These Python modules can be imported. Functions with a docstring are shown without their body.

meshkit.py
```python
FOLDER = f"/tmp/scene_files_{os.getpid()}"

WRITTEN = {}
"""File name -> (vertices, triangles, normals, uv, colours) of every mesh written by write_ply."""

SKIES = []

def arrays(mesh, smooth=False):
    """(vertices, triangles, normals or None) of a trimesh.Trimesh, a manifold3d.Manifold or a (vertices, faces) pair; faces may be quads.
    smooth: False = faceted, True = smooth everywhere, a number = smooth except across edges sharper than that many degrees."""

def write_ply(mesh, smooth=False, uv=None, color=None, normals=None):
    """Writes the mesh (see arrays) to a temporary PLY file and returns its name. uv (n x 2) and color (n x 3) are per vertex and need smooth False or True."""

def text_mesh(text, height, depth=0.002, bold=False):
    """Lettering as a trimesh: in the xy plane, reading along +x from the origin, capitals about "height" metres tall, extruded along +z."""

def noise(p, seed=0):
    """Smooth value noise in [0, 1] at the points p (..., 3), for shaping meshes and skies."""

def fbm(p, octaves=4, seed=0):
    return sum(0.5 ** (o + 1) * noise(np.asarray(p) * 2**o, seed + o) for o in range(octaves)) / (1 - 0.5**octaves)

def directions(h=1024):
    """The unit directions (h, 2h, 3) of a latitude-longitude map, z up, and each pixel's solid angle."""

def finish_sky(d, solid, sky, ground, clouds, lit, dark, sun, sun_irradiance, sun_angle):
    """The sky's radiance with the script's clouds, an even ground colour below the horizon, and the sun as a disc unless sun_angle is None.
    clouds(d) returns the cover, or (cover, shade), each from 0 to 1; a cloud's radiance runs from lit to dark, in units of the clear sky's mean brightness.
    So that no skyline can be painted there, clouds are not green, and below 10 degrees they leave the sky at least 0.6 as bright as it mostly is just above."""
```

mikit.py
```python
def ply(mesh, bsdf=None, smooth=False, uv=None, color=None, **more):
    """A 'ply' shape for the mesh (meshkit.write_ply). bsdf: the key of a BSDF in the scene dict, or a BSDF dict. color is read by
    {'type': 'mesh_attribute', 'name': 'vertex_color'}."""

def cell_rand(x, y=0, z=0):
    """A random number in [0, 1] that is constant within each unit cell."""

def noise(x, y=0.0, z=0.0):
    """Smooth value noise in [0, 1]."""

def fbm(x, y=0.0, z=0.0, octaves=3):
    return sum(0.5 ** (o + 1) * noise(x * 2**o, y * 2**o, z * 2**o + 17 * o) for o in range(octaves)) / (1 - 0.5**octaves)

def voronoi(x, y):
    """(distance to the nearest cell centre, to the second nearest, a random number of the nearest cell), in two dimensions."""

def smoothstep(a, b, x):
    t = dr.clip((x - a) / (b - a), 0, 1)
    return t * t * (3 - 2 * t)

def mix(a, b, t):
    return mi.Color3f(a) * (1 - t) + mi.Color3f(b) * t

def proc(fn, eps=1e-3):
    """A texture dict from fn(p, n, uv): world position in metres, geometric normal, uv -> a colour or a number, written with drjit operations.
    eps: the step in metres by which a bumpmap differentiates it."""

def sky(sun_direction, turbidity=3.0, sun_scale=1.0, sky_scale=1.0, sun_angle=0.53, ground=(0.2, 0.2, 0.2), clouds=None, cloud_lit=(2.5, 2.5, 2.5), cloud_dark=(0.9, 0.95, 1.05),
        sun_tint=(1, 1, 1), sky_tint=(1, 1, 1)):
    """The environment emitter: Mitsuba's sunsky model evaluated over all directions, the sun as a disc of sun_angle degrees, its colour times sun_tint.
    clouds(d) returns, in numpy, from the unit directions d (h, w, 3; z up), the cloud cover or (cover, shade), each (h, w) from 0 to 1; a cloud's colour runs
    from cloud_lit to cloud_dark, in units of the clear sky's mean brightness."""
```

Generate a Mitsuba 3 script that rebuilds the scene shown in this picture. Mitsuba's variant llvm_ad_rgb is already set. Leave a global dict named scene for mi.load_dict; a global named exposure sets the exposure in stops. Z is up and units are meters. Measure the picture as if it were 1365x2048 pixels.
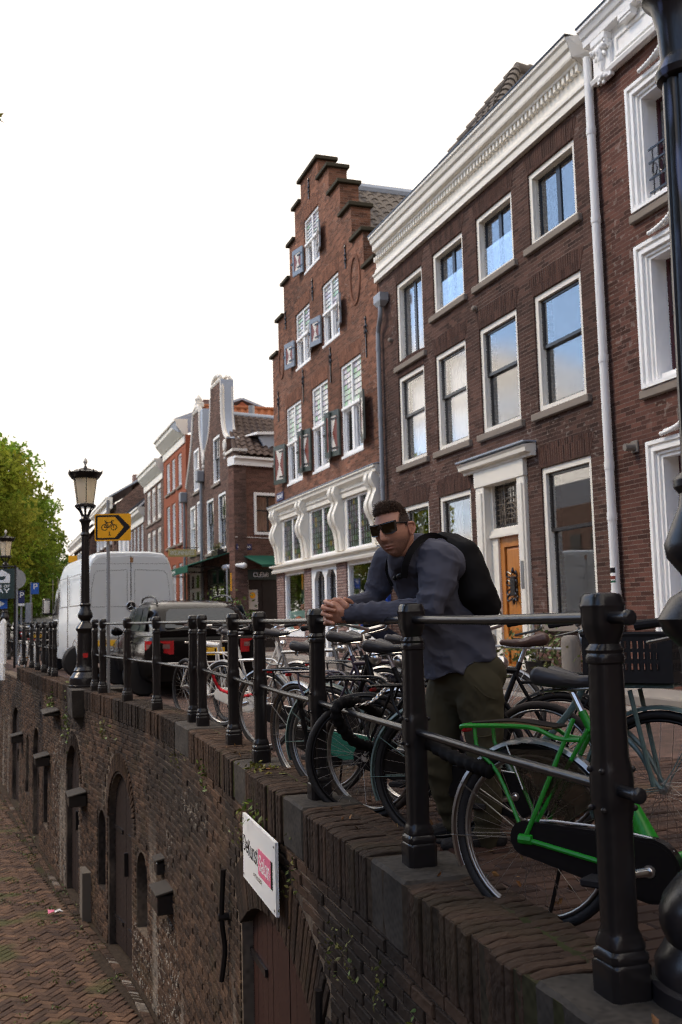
import math, random
import numpy as np, trimesh, drjit as dr, mitsuba as mi, mikit, meshkit
import manifold3d as m3
from shapely.geometry import Polygon, box as sbox, LineString, Point
from shapely.ops import unary_union
from shapely import affinity
from mikit import ply, proc, noise, fbm, cell_rand, smoothstep, mix
T = mi.ScalarTransform4f
rng = np.random.default_rng(7)
A = np.array
scene, labels = {}, {}

# ------------------------------------------------------------------ camera, sky, exposure
# 35 mm lens held just outside the quay railing, eye 1.15 m above the street (z = 0); +y runs along the houses, +x from the canal to the houses
EYE = A([0, 0, 1.15])
CR, CU, CF = A([0.94327519, -0.33098952, -0.02603575]), A([-0.00992076, -0.10648204, 0.99426513]), A([0.33186368, 0.93760733, 0.10372553])
FPX = 1990.0
scene['camera'] = {'type': 'thinlens', 'fov': math.degrees(2 * math.atan(682.5 / FPX)), 'fov_axis': 'x', 'near_clip': 0.05, 'far_clip': 2000.0,
                   'aperture_radius': 0.004, 'focus_distance': 4.75,
                   'to_world': T().look_at(origin=EYE.tolist(), target=(EYE + CF).tolist(), up=CU.tolist())}


def sky_clouds(d):
    n = meshkit.fbm(d * A([2.2, 2.2, 5.0]) + 11.3, 5, 4)
    az = np.degrees(np.arctan2(d[..., 0], d[..., 1]))          # 0 = down the street, negative = over the canal
    side = np.clip((-az - 12) / 10, 0, 1) * np.clip((az + 175) / 15, 0, 1)   # the cloud sheet breaks up over the canal side
    bank = 0.16 * np.clip((17 - np.degrees(np.arcsin(d[..., 2]))) / 5, -0.6, 1)   # heavier cloud towards the skyline
    broken = np.clip((n + bank - 0.47) / 0.12, 0, 1)
    cover = 1 - side * (1 - broken)
    shade = 0.35 * np.clip((meshkit.fbm(d * 3.1 + 4.0, 4, 9) - 0.4) / 0.4, 0, 1)
    return cover, shade


scene['sky'] = mikit.sky([-0.62, 0.25, 0.75], turbidity=3, sun_scale=0.16, sun_angle=16, clouds=sky_clouds, cloud_lit=(1.86, 1.69, 1.50), cloud_dark=(1.2, 1.18, 1.18), ground=(0.1, 0.09, 0.08))
exposure = 3.28


def at(px, py, z):
    """The point at depth z (metres along the view axis) of a pixel of the 1365 x 2048 photograph."""
    return EYE + (CF + CR * ((px - 682.5) / FPX) - CU * ((py - 1024.0) / FPX)) * z


def atz(px, py, h):
    d = CF + CR * ((px - 682.5) / FPX) - CU * ((py - 1024.0) / FPX)
    return EYE + d * ((h - EYE[2]) / d[2])


# ------------------------------------------------------------------ helpers: names, meshes
used = {}


def numbered(k):
    n = used.get(k, -1) + 1
    used[k] = n
    return k if n == 0 else f'{k}_{n:03d}'


def thing(name, label=None, cat=None, group=None, kind=None):
    k = numbered(name)
    labels[k] = {a: b for a, b in (('label', label), ('category', cat), ('group', group), ('kind', kind)) if b}
    return k


def obj(name, mesh, mat, parent=None, smooth=False, label=None, kind=None, color=None, M=None, own=False, uv=None):
    """One entry of the scene: a part of parent, or (own) the mesh of the thing called name itself."""
    if mesh is None: return None
    k = name if own else numbered(f'{parent}__{name}' if parent else name)
    if isinstance(mesh, list): mesh = cat(mesh)
    if M is not None: mesh = xf(mesh, M)
    scene[k] = ply(mesh, mat, smooth=smooth, color=color, uv=uv)
    if label or kind: labels[k] = {a: b for a, b in (('label', label), ('kind', kind)) if b}
    return k


def vf(m):
    if hasattr(m, 'to_mesh'):
        q = m.to_mesh(); return np.array(q.vert_properties[:, :3], float), np.array(q.tri_verts)
    if isinstance(m, (tuple, list)):
        v, f = np.asarray(m[0], float), np.asarray(m[1], int)
        return (v, np.vstack([f[:, [0, 1, 2]], f[:, [0, 2, 3]]]) if f.shape[1] == 4 else f)
    return np.array(m.vertices), np.array(m.faces)


def cat(ms):
    vs, fs, n = [], [], 0
    for m in ms:
        if m is None: continue
        v, f = vf(m); vs.append(v); fs.append(f + n); n += len(v)
    return trimesh.Trimesh(np.vstack(vs), np.vstack(fs), process=False)


def xf(m, M):
    v, f = vf(m); M = np.asarray(M)
    v = v @ M[:3, :3].T + M[:3, 3]
    return trimesh.Trimesh(v, f[:, ::-1] if np.linalg.det(M[:3, :3]) < 0 else f, process=False)


def mat4(R=None, t=(0, 0, 0)):
    M = np.eye(4)
    if R is not None: M[:3, :3] = R
    M[:3, 3] = t
    return M


def rz(a):
    a = math.radians(a); return A([[math.cos(a), -math.sin(a), 0], [math.sin(a), math.cos(a), 0], [0, 0, 1.]])


def rx(a):
    a = math.radians(a); return A([[1., 0, 0], [0, math.cos(a), -math.sin(a)], [0, math.sin(a), math.cos(a)]])


def ry(a):
    a = math.radians(a); return A([[math.cos(a), 0, math.sin(a)], [0, 1., 0], [-math.sin(a), 0, math.cos(a)]])


BV = A([[x, y, z] for x in (0, 1) for y in (0, 1) for z in (0, 1)], float)
BF = A([[0, 1, 3], [0, 3, 2], [4, 6, 7], [4, 7, 5], [0, 4, 5], [0, 5, 1], [2, 3, 7], [2, 7, 6], [0, 2, 6], [0, 6, 4], [1, 5, 7], [1, 7, 3]])


def bx(x0, x1, y0, y1, z0, z1):
    return trimesh.Trimesh(A([x0, y0, z0]) + BV * A([x1 - x0, y1 - y0, z1 - z0]), BF, process=False)


def cbox(x0, x1, y0, y1, z0, z1, c):
    """A box with chamfered edges."""
    p = []
    for k in range(3):
        e = [c, c, c]; e[k] = 0
        p += [[(x0 + e[0]) if a else (x1 - e[0]), (y0 + e[1]) if b else (y1 - e[1]), (z0 + e[2]) if d else (z1 - e[2])] for a in (0, 1) for b in (0, 1) for d in (0, 1)]
    return m3.Manifold.hull_points(A(p))


def tube(pts, r, n=8, closed=False, cap=True):
    p = np.asarray(pts, float); m = len(p)
    r = np.broadcast_to(np.asarray(r, float), (m,))
    if closed: t = np.roll(p, -1, 0) - np.roll(p, 1, 0)
    else: t = np.gradient(p, axis=0) if m > 2 else np.repeat([p[1] - p[0]], 2, 0)
    t /= np.linalg.norm(t, axis=1, keepdims=True) + 1e-12
    a = np.cross(t[0], [0, 0, 1.] if abs(t[0][2]) < 0.9 else [1., 0, 0]); fr = []
    for i in range(m):
        a = a - t[i] * (a @ t[i]); a /= np.linalg.norm(a) + 1e-12; fr.append((a, np.cross(t[i], a)))
    g = np.arange(n) * 2 * np.pi / n
    v = np.vstack([p[i] + r[i] * (np.cos(g)[:, None] * fr[i][0] + np.sin(g)[:, None] * fr[i][1]) for i in range(m)])
    f = []
    for i in range(m if closed else m - 1):
        j = (i + 1) % m
        for k in range(n):
            l = (k + 1) % n
            f += [[i * n + k, i * n + l, j * n + l], [i * n + k, j * n + l, j * n + k]]
    if cap and not closed:
        f += [[0, k + 1, k] for k in range(1, n - 1)] + [[(m - 1) * n, (m - 1) * n + k, (m - 1) * n + k + 1] for k in range(1, n - 1)]
    return trimesh.Trimesh(v, A(f), process=False)


def spline(pts, n=8):
    """Catmull-Rom through the points."""
    p = np.asarray(pts, float); q = np.vstack([2 * p[0] - p[1], p, 2 * p[-1] - p[-2]]); out = []
    for i in range(1, len(q) - 2):
        for t in np.linspace(0, 1, n, endpoint=False):
            out.append(0.5 * (2 * q[i] + (q[i + 1] - q[i - 1]) * t + (2 * q[i - 1] - 5 * q[i] + 4 * q[i + 1] - q[i + 2]) * t * t + (3 * q[i] - q[i - 1] - 3 * q[i + 1] + q[i + 2]) * t ** 3))
    return np.vstack(out + [p[-1]])


def lathe(prof, n=24, sq=None):
    """Profile (r, z) about z; sq: (exponent per point) makes the section squarish, 2 = round."""
    prof = np.asarray(prof, float); g = (np.arange(n) + 0.5) * 2 * np.pi / n; vs = []
    for i, (r, z) in enumerate(prof):
        e = 2.0 if sq is None else (sq[i] if hasattr(sq, '__len__') else sq)
        k = r / (np.abs(np.cos(g)) ** e + np.abs(np.sin(g)) ** e) ** (1 / e)
        vs.append(np.stack([k * np.cos(g), k * np.sin(g), np.full(n, z)], 1))
    m = len(prof); f = []
    for i in range(m - 1):
        for k in range(n):
            l = (k + 1) % n
            f += [[i * n + k, i * n + l, (i + 1) * n + l], [i * n + k, (i + 1) * n + l, (i + 1) * n + k]]
    f += [[0, k + 1, k] for k in range(1, n - 1)] + [[(m - 1) * n, (m - 1) * n + k, (m - 1) * n + k + 1] for k in range(1, n - 1)]
    return trimesh.Trimesh(np.vstack(vs), A(f), process=False)


def hull(*pr, n=10):
    """Convex hull of spheres (point, radius)."""
    s = SPH[n]
    return m3.Manifold.hull_points(np.vstack([A(p) + s * r for p, r in pr]))


SPH = {n: trimesh.creation.uv_sphere(1.0, count=[n // 2 + 1, n]).vertices for n in (8, 10, 12, 16, 24)}


def ext(poly, d):
    """Extrude a shapely polygon along +z by d."""
    ps = list(getattr(poly, 'geoms', [poly]))
    return cat([trimesh.creation.extrude_polygon(p, d, engine='earcut') for p in ps if p.area > 1e-9])


def wallx(poly, x0, x1):
    """A polygon drawn in (y, z) as a slab between x0 and x1."""
    m = ext(poly, 1.0); v = np.array(m.vertices)
    return trimesh.Trimesh(np.stack([x0 + v[:, 2] * (x1 - x0), v[:, 0], v[:, 1]], 1), m.faces if x1 > x0 else m.faces[:, ::-1], process=False)


def sweepy(prof, y0, y1):
    """A cornice: profile points (x, z) swept along y."""
    p = Polygon(prof)
    if not p.is_valid: p = p.buffer(0)
    m = ext(p, 1.0); v = np.array(m.vertices)
    return trimesh.Trimesh(np.stack([v[:, 0], y0 + v[:, 2] * (y1 - y0), v[:, 1]], 1), m.faces[:, ::-1], process=False)


def frame_poly(y0, y1, z0, z1, w, wb=None):
    return sbox(y0, z0, y1, z1).difference(sbox(y0 + w, z0 + (w if wb is None else wb), y1 - w, z1 - w))


def text(s, h, depth=0.002, bold=False, w=None):
    m = meshkit.text_mesh(s, h, depth, bold)
    if w:
        b = m.bounds; m.vertices[:, 0] = (m.vertices[:, 0] - b[0, 0]) * w / (b[1, 0] - b[0, 0])
    return m


def on_facade(m, x, y, z):
    """A mesh drawn in xy (reading along +x) set upright on a facade that faces -x: it reads towards -y."""
    v, f = vf(m)
    return trimesh.Trimesh(np.stack([x - v[:, 2], y - v[:, 0], z + v[:, 1]], 1), f, process=False)


def fold(m, amp, freq, seed=0):
    v, f = vf(m)
    n = trimesh.Trimesh(v, f, process=False).vertex_normals
    return trimesh.Trimesh(v + n * ((meshkit.fbm(v * A(freq), 3, seed) - 0.5) * 2 * amp)[:, None], f, process=False)


def body(parts, edge=0.02, it=10):
    m = m3.Manifold.batch_boolean(parts, m3.OpType.Add).refine_to_length(edge)
    t = trimesh.Trimesh(*vf(m), process=True)
    trimesh.smoothing.filter_taubin(t, lamb=0.5, nu=0.51, iterations=it)
    return t


# ------------------------------------------------------------------ materials
def pm(name, rgb, rough=0.6, spec=0.5, metallic=0.0, **kw):
    d = {'type': 'principled', 'base_color': rgb if isinstance(rgb, dict) else {'type': 'rgb', 'value': list(rgb)}, 'roughness': rough, 'specular': spec, 'metallic': metallic, **kw}
    scene[name] = {'type': 'twosided', 'bsdf': d}
    return name


def bumped(name, fn, scale, eps=1e-3):
    inner = scene[name]['bsdf']
    scene[name] = {'type': 'twosided', 'bsdf': {'type': 'bumpmap', 'arbitrary': proc(fn, eps), 'scale': scale, 'bsdf': inner}}


VC = {'type': 'mesh_attribute', 'name': 'vertex_color'}
F3 = mi.Color3f


def facade_brick(p, n, uv):
    """Brickwork of every house front, in courses of 62 mm; each house has its own clay."""
    side = dr.abs(n.x) < 0.6
    u = dr.select(side, p.x, p.y); v = p.z
    row = dr.floor(v / 0.062); odd = row - 2 * dr.floor(row / 2)
    a = u / 0.215 + 0.5 * odd
    fu, fv = a - dr.floor(a), v / 0.062 - row
    mort = dr.maximum(0.45 * dr.maximum(smoothstep(0.04, 0.015, fu), smoothstep(0.97, 0.99, fu)), dr.maximum(smoothstep(0.15, 0.05, fv), smoothstep(0.92, 0.98, fv)))
    r = cell_rand(dr.floor(a), row, 3); big = fbm(u * 0.55, v * 0.7, 3.0)
    c = F3(0.072, 0.037, 0.028)                                                        # brown house
    m = F3(0.20, 0.155, 0.13)
    c = dr.select(p.y < 11.45, F3(0.088, 0.038, 0.028), c)                            # right-hand house
    c = dr.select((p.y > 19.9), F3(0.165, 0.072, 0.043), c)                            # stepped gable
    c = dr.select((p.y > 29.5), F3(0.12, 0.068, 0.052), c)                              # corner house
    c = dr.select((p.y > 39.3), F3(0.12, 0.08, 0.066), c)
    c = dr.select((p.y > 49.0), F3(0.15, 0.09, 0.07), c)
    dark = dr.select((p.y > 11.45) & (p.y < 19.9), 0.75, 0.9)
    streak = fbm(u * 2.6, v * 0.22, 6.0)
    c = c * (0.55 + 0.85 * r) * (0.45 + 1.0 * big) * (0.72 + 0.5 * streak)
    fleck = smoothstep(0.8, 0.86, noise(u * 17, v * 26, 5.0)) * smoothstep(0.5, 0.75, noise(u * 0.9, v * 0.8, 8.0))
    m = m * (0.5 + 0.9 * noise(u * 0.8, v * 1.1, 9.0)) * dark
    return mix(mix(c, m, mort * 0.8), F3(0.4, 0.36, 0.32), fleck * 0.22)


def soldier_brick(p, n, uv):
    """The bricks on edge over the windows: narrow upright courses."""
    a = p.y / 0.062; fu = a - dr.floor(a)
    mort = dr.maximum(smoothstep(0.16, 0.05, fu), smoothstep(0.9, 0.98, fu))
    c = dr.select(p.y > 19.9, F3(0.17, 0.075, 0.045), F3(0.06, 0.029, 0.021))
    c = dr.select(p.y < 11.45, F3(0.1, 0.042, 0.03), c) * (0.6 + 0.8 * cell_rand(dr.floor(a), dr.floor(p.z / 0.24), 5))
    return mix(c, F3(0.15, 0.11, 0.095), mort * 0.55)


def street_brick(p, n, uv):
    """Street clinkers beyond the laid ones: courses across the street, worn lighter in the lane."""
    row = dr.floor(p.y / 0.085); odd = row - 2 * dr.floor(row / 2)
    a = p.x / 0.2 + 0.5 * odd; fu, fv = a - dr.floor(a), p.y / 0.085 - row
    j = dr.maximum(dr.maximum(smoothstep(0.05, 0.02, fu), smoothstep(0.95, 0.98, fu)), dr.maximum(smoothstep(0.1, 0.04, fv), smoothstep(0.92, 0.97, fv)))
    c = mix(F3(0.06, 0.038, 0.03), F3(0.115, 0.068, 0.055), cell_rand(dr.floor(a), row, 2)) * (0.6 + 0.7 * fbm(p.x * 0.7, p.y * 0.5, 2.0))
    return mix(c, F3(0.035, 0.026, 0.02), j * 0.75)


def joints(p, n, uv):
    """Sand, dirt and moss between the paving bricks and in the quay wall."""
    g = smoothstep(0.55, 0.75, fbm(p.x * 1.1, p.y * 0.8, p.z * 1.1 + 4))
    return mix(F3(0.045, 0.033, 0.024), F3(0.04, 0.05, 0.014), g * 0.7) * (0.6 + 0.8 * noise(p.x * 40, p.y * 40, p.z * 40))


def old_brick(p, n, uv):
    """Old dark brick of the quay: black crust high up, browner lower down, lime runs and moss."""
    s = p.y + p.x
    crust = smoothstep(0.42, 0.62, fbm(s * 0.8, p.z * 1.0, 1.0)) * smoothstep(-2.4, -0.4, p.z)
    c = mix(F3(0.030, 0.0185, 0.0125), F3(0.086, 0.049, 0.030), uv.x)
    c = c * (0.55 + 0.8 * fbm(s * 6, p.z * 9, 2.0))
    c = mix(c, F3(0.021, 0.0155, 0.012), crust * 0.85)
    lime = smoothstep(0.6, 0.72, fbm(s * 2.2, p.z * 0.35, 7.0)) * smoothstep(-0.9, -2.0, p.z)
    spots = smoothstep(0.76, 0.82, noise(s * 26, p.z * 26, 5.0)) * smoothstep(0.66, 0.78, noise(s * 0.7, p.z * 0.7, 14.0)) * smoothstep(-0.4, -0.7, p.z)
    c = mix(c, F3(0.26, 0.23, 0.19), dr.maximum(lime * 0.4, spots * 0.7))
    moss = smoothstep(0.62, 0.72, fbm(s * 3, p.z * 3, 21.0))
    return mix(c, F3(0.03, 0.028, 0.01), moss * 0.2)


def mortar(p, n, uv):
    """Pale old mortar of the quay wall, sooty in places."""
    s = fbm(p.y * 0.9 + p.x, p.z * 1.1, 5.0)
    return mix(F3(0.13, 0.10, 0.075), F3(0.04, 0.031, 0.026), smoothstep(0.4, 0.68, s)) * (0.6 + 0.8 * noise(p.y * 30, p.z * 30, p.x * 30))


def paver(p, n, uv):
    c = mix(F3(0.050, 0.032, 0.026), F3(0.115, 0.070, 0.047), uv.x)
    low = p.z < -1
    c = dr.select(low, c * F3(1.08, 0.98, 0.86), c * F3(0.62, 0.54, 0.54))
    c = c * (0.5 + 0.9 * fbm(p.x * 5, p.y * 5, 3.0))
    moss = smoothstep(0.56, 0.72, fbm(p.x * 1.3, p.y * 1.3, 9.0))
    return mix(c, F3(0.06, 0.065, 0.018), dr.select(low, moss * 0.7, moss * 0.12))


def stone(p, n, uv):
    c = mix(F3(0.020, 0.0165, 0.014), F3(0.062, 0.052, 0.043), fbm(p.x * 7, p.y * 7, p.z * 7))
    return c * (0.7 + 0.6 * noise(p.x * 60, p.y * 60, p.z * 60))


def oak(p, n, uv):
    g = fbm(p.y * 34, p.z * 2.1, 3.0); k = fbm(p.y * 5, p.z * 1.4, 8.0)
    return mix(F3(0.25, 0.078, 0.012), F3(0.52, 0.20, 0.034), 0.55 * g + 0.45 * k)


def grit(p, n, uv): return fbm(p.x * 55, p.y * 55, p.z * 55, 3)


def iron_bump(p, n, uv): return fbm(p.x * 26, p.y * 26, p.z * 26, 2)


def cloth_bump(p, n, uv): return fbm(p.x * 16 + p.z * 6, p.y * 16, p.z * 22 - p.x * 9, 3)


def worn_paint(p, n, uv):
    """Black iron paint worn to blue grey on the tall column by the quay."""
    w = smoothstep(0.5, 0.62, fbm(p.x * 30, p.y * 30, p.z * 2.5)) * smoothstep(1.9, 2.5, p.z)
    return mix(F3(0.016, 0.014, 0.016), F3(0.13, 0.16, 0.28), w)




pm('m_brick', proc(facade_brick), 0.9, 0.2)
pm('m_soldier', proc(soldier_brick), 0.9, 0.2)
pm('m_street', proc(street_brick), 0.75, 0.3)
pm('m_joint', proc(joints), 0.95, 0.1)
pm('m_old_brick', proc(old_brick), 0.85, 0.25); bumped('m_old_brick', grit, 0.009, 2e-3)
pm('m_mortar', proc(mortar), 0.95, 0.1)
pm('m_paver', proc(paver), 0.8, 0.3)
pm('m_stone', proc(stone), 0.8, 0.3)
pm('m_oak', proc(oak), 0.35, 0.5)
pm('m_iron', (0.014, 0.012, 0.0125), 0.24, 0.4); bumped('m_iron', iron_bump, 0.0015)
pm('m_worn_iron', proc(worn_paint), 0.3, 0.5)
pm('m_cream', (0.72, 0.68, 0.60), 0.45, 0.4)
pm('m_white', (0.80, 0.79, 0.77), 0.4, 0.4)
pm('m_offwhite', (0.62, 0.58, 0.52), 0.5, 0.4)
pm('m_sill', (0.22, 0.185, 0.155), 0.85, 0.2)
pm('m_dark_paint', (0.018, 0.016, 0.016), 0.25, 0.5)
pm('m_zinc', (0.28, 0.29, 0.31), 0.45, 0.5, 0.3)
pm('m_pipe', (0.70, 0.69, 0.68), 0.4, 0.5)
pm('m_grey_pipe', (0.22, 0.23, 0.25), 0.45, 0.5)
pm('m_lead', (0.33, 0.37, 0.44), 0.5, 0.5, 0.2)
pm('m_tile', (0.115, 0.095, 0.078), 0.7, 0.3)
pm('m_red_tile', (0.30, 0.10, 0.04), 0.8, 0.3)
pm('m_slate', (0.07, 0.07, 0.08), 0.6, 0.4)
pm('m_shutter_green', (0.03, 0.045, 0.038), 0.3, 0.5)
pm('m_shutter_grey', (0.17, 0.19, 0.22), 0.3, 0.5)
pm('m_red_paint', (0.17, 0.04, 0.026), 0.4, 0.5)
pm('m_orange_wall', (0.27, 0.085, 0.045), 0.85, 0.2)
pm('m_awning', (0.018, 0.085, 0.055), 0.8, 0.2)
pm('m_room', (0.10, 0.085, 0.07), 0.9, 0.1)
pm('m_curtain', (0.34, 0.31, 0.26), 0.9, 0.1)
pm('m_net', (0.75, 0.75, 0.74), 0.9, 0.1)
pm('m_vertex', VC, 0.6, 0.4)
pm('m_vertex_gloss', VC, 0.3, 0.5)
pm('m_bordeaux', (0.06, 0.008, 0.012), 0.35, 0.5)
scene['m_glass'] = {'type': 'thindielectric', 'int_ior': 2.3}
scene['m_car_glass'] = {'type': 'thindielectric', 'int_ior': 1.6, 'specular_transmittance': {'type': 'rgb', 'value': [0.35, 0.4, 0.42]}}
scene['m_frosted'] = {'type': 'principledthin', 'base_color': {'type': 'rgb', 'value': [0.96, 0.86, 0.68]}, 'roughness': 0.5, 'diff_trans': 1.1}
pm('m_chrome', (0.72, 0.71, 0.70), 0.22, 0.5, 1.0)
pm('m_steel', (0.42, 0.41, 0.40), 0.35, 0.5, 1.0)
pm('m_rubber', (0.022, 0.020, 0.020), 0.6, 0.3)
pm('m_black', (0.009, 0.008, 0.009), 0.35, 0.25)
pm('m_matt_black', (0.016, 0.014, 0.015), 0.75, 0.3)
pm('m_saddle', (0.035, 0.032, 0.035), 0.4, 0.4)
pm('m_brown_leather', (0.085, 0.045, 0.035), 0.4, 0.5)
pm('m_green_frame', (0.012, 0.25, 0.016), 0.3, 0.5, clearcoat=0.5)
pm('m_sage_frame', (0.10, 0.15, 0.14), 0.3, 0.5, clearcoat=0.4)
pm('m_white_frame', (0.55, 0.53, 0.50), 0.3, 0.5, clearcoat=0.4)
pm('m_purple_frame', (0.045, 0.03, 0.05), 0.3, 0.5, clearcoat=0.4)
pm('m_teal_guard', (0.012, 0.12, 0.085), 0.5, 0.4)
pm('m_red', (0.55, 0.012, 0.012), 0.3, 0.5)
pm('m_red_wool', (0.50, 0.02, 0.03), 0.9, 0.2)
pm('m_amber', (0.8, 0.3, 0.01), 0.3, 0.5)
pm('m_yellow', (0.92, 0.43, 0.010), 0.5, 0.4)
pm('m_plate', (0.80, 0.45, 0.03), 0.4, 0.4)
pm('m_sign_blue', (0.02, 0.10, 0.42), 0.4, 0.5)
pm('m_navy', (0.02, 0.025, 0.10), 0.4, 0.5)
pm('m_sign_green', (0.03, 0.05, 0.045), 0.4, 0.5)
pm('m_pink', (0.75, 0.18, 0.28), 0.4, 0.4)
pm('m_gold', (0.42, 0.32, 0.11), 0.4, 0.5)
pm('m_van', (0.60, 0.62, 0.62), 0.25, 0.5, clearcoat=0.4)
pm('m_car', (0.006, 0.005, 0.005), 0.12, 0.12)
pm('m_car_grey', (0.06, 0.055, 0.055), 0.3, 0.5, clearcoat=0.6)
pm('m_leaf', VC, 0.5, 0.3)
scene['m_tree_leaf'] = {'type': 'principledthin', 'base_color': VC, 'roughness': 0.6, 'diff_trans': 1.0}
pm('m_bark', (0.06, 0.045, 0.035), 0.9, 0.2)
pm('m_skin', VC, 0.5, 0.4)
pm('m_hair', VC, 0.55, 0.4)
pm('m_shirt', (0.074, 0.074, 0.098), 0.85, 0.2, sheen=0.4); bumped('m_shirt', cloth_bump, 0.012)
pm('m_trousers', (0.058, 0.049, 0.029), 0.9, 0.15, sheen=0.3); bumped('m_trousers', cloth_bump, 0.008)
pm('m_pack', (0.007, 0.006, 0.0065), 0.8, 0.2)
pm('m_lens', (0.020, 0.011, 0.004), 0.08, 0.12)
pm('m_blue_cloth', (0.012, 0.05, 0.30), 0.8, 0.2)
pm('m_navy_cloth', (0.015, 0.016, 0.028), 0.85, 0.2)
pm('m_stained_dark', VC, 0.15, 0.6)
pm('m_door_dark', (0.022, 0.014, 0.012), 0.5, 0.4)
pm('m_box', (0.55, 0.33, 0.1), 0.6, 0.4)
pm('m_concrete', (0.19, 0.17, 0.15), 0.85, 0.2)
# ------------------------------------------------------------------ the setting: street, quay wall, wharf, canal
from scipy.interpolate import CubicSpline
WY = A([-12, 0, 2.6, 4.14, 5.72, 7.3, 10.08, 12.4, 14.5, 16.43, 20, 26.4, 40, 62, 90.])
WX = A([.8, 1.33, 1.48, 1.57, 1.645, 1.72, 1.82, 1.78, 1.58, 1.37, 1.06, .62, -.5, -3.0, -6.5])
_w = CubicSpline(WY, WX)
wx = lambda y: _w(np.asarray(y, float))
WHARF = -3.25


def view(p):
    """(px, py, depth) in the photograph, to choose which pieces are large enough to build."""
    d = np.asarray(p, float) - EYE; z = d @ CF
    return np.stack([682.5 + FPX * (d @ CR) / z, 1024 - FPX * (d @ CU) / z, z], -1)


def sheet(poly, z):
    m = trimesh.creation.extrude_polygon(poly, 0.3, engine='earcut'); m.apply_translation([0, 0, z - 0.3]); return m


def struct(name, mesh, mat, **k):
    obj(name, mesh, mat, own=True, **k); labels[name] = {'kind': 'structure'}; used[name] = 0
    return name


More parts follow.
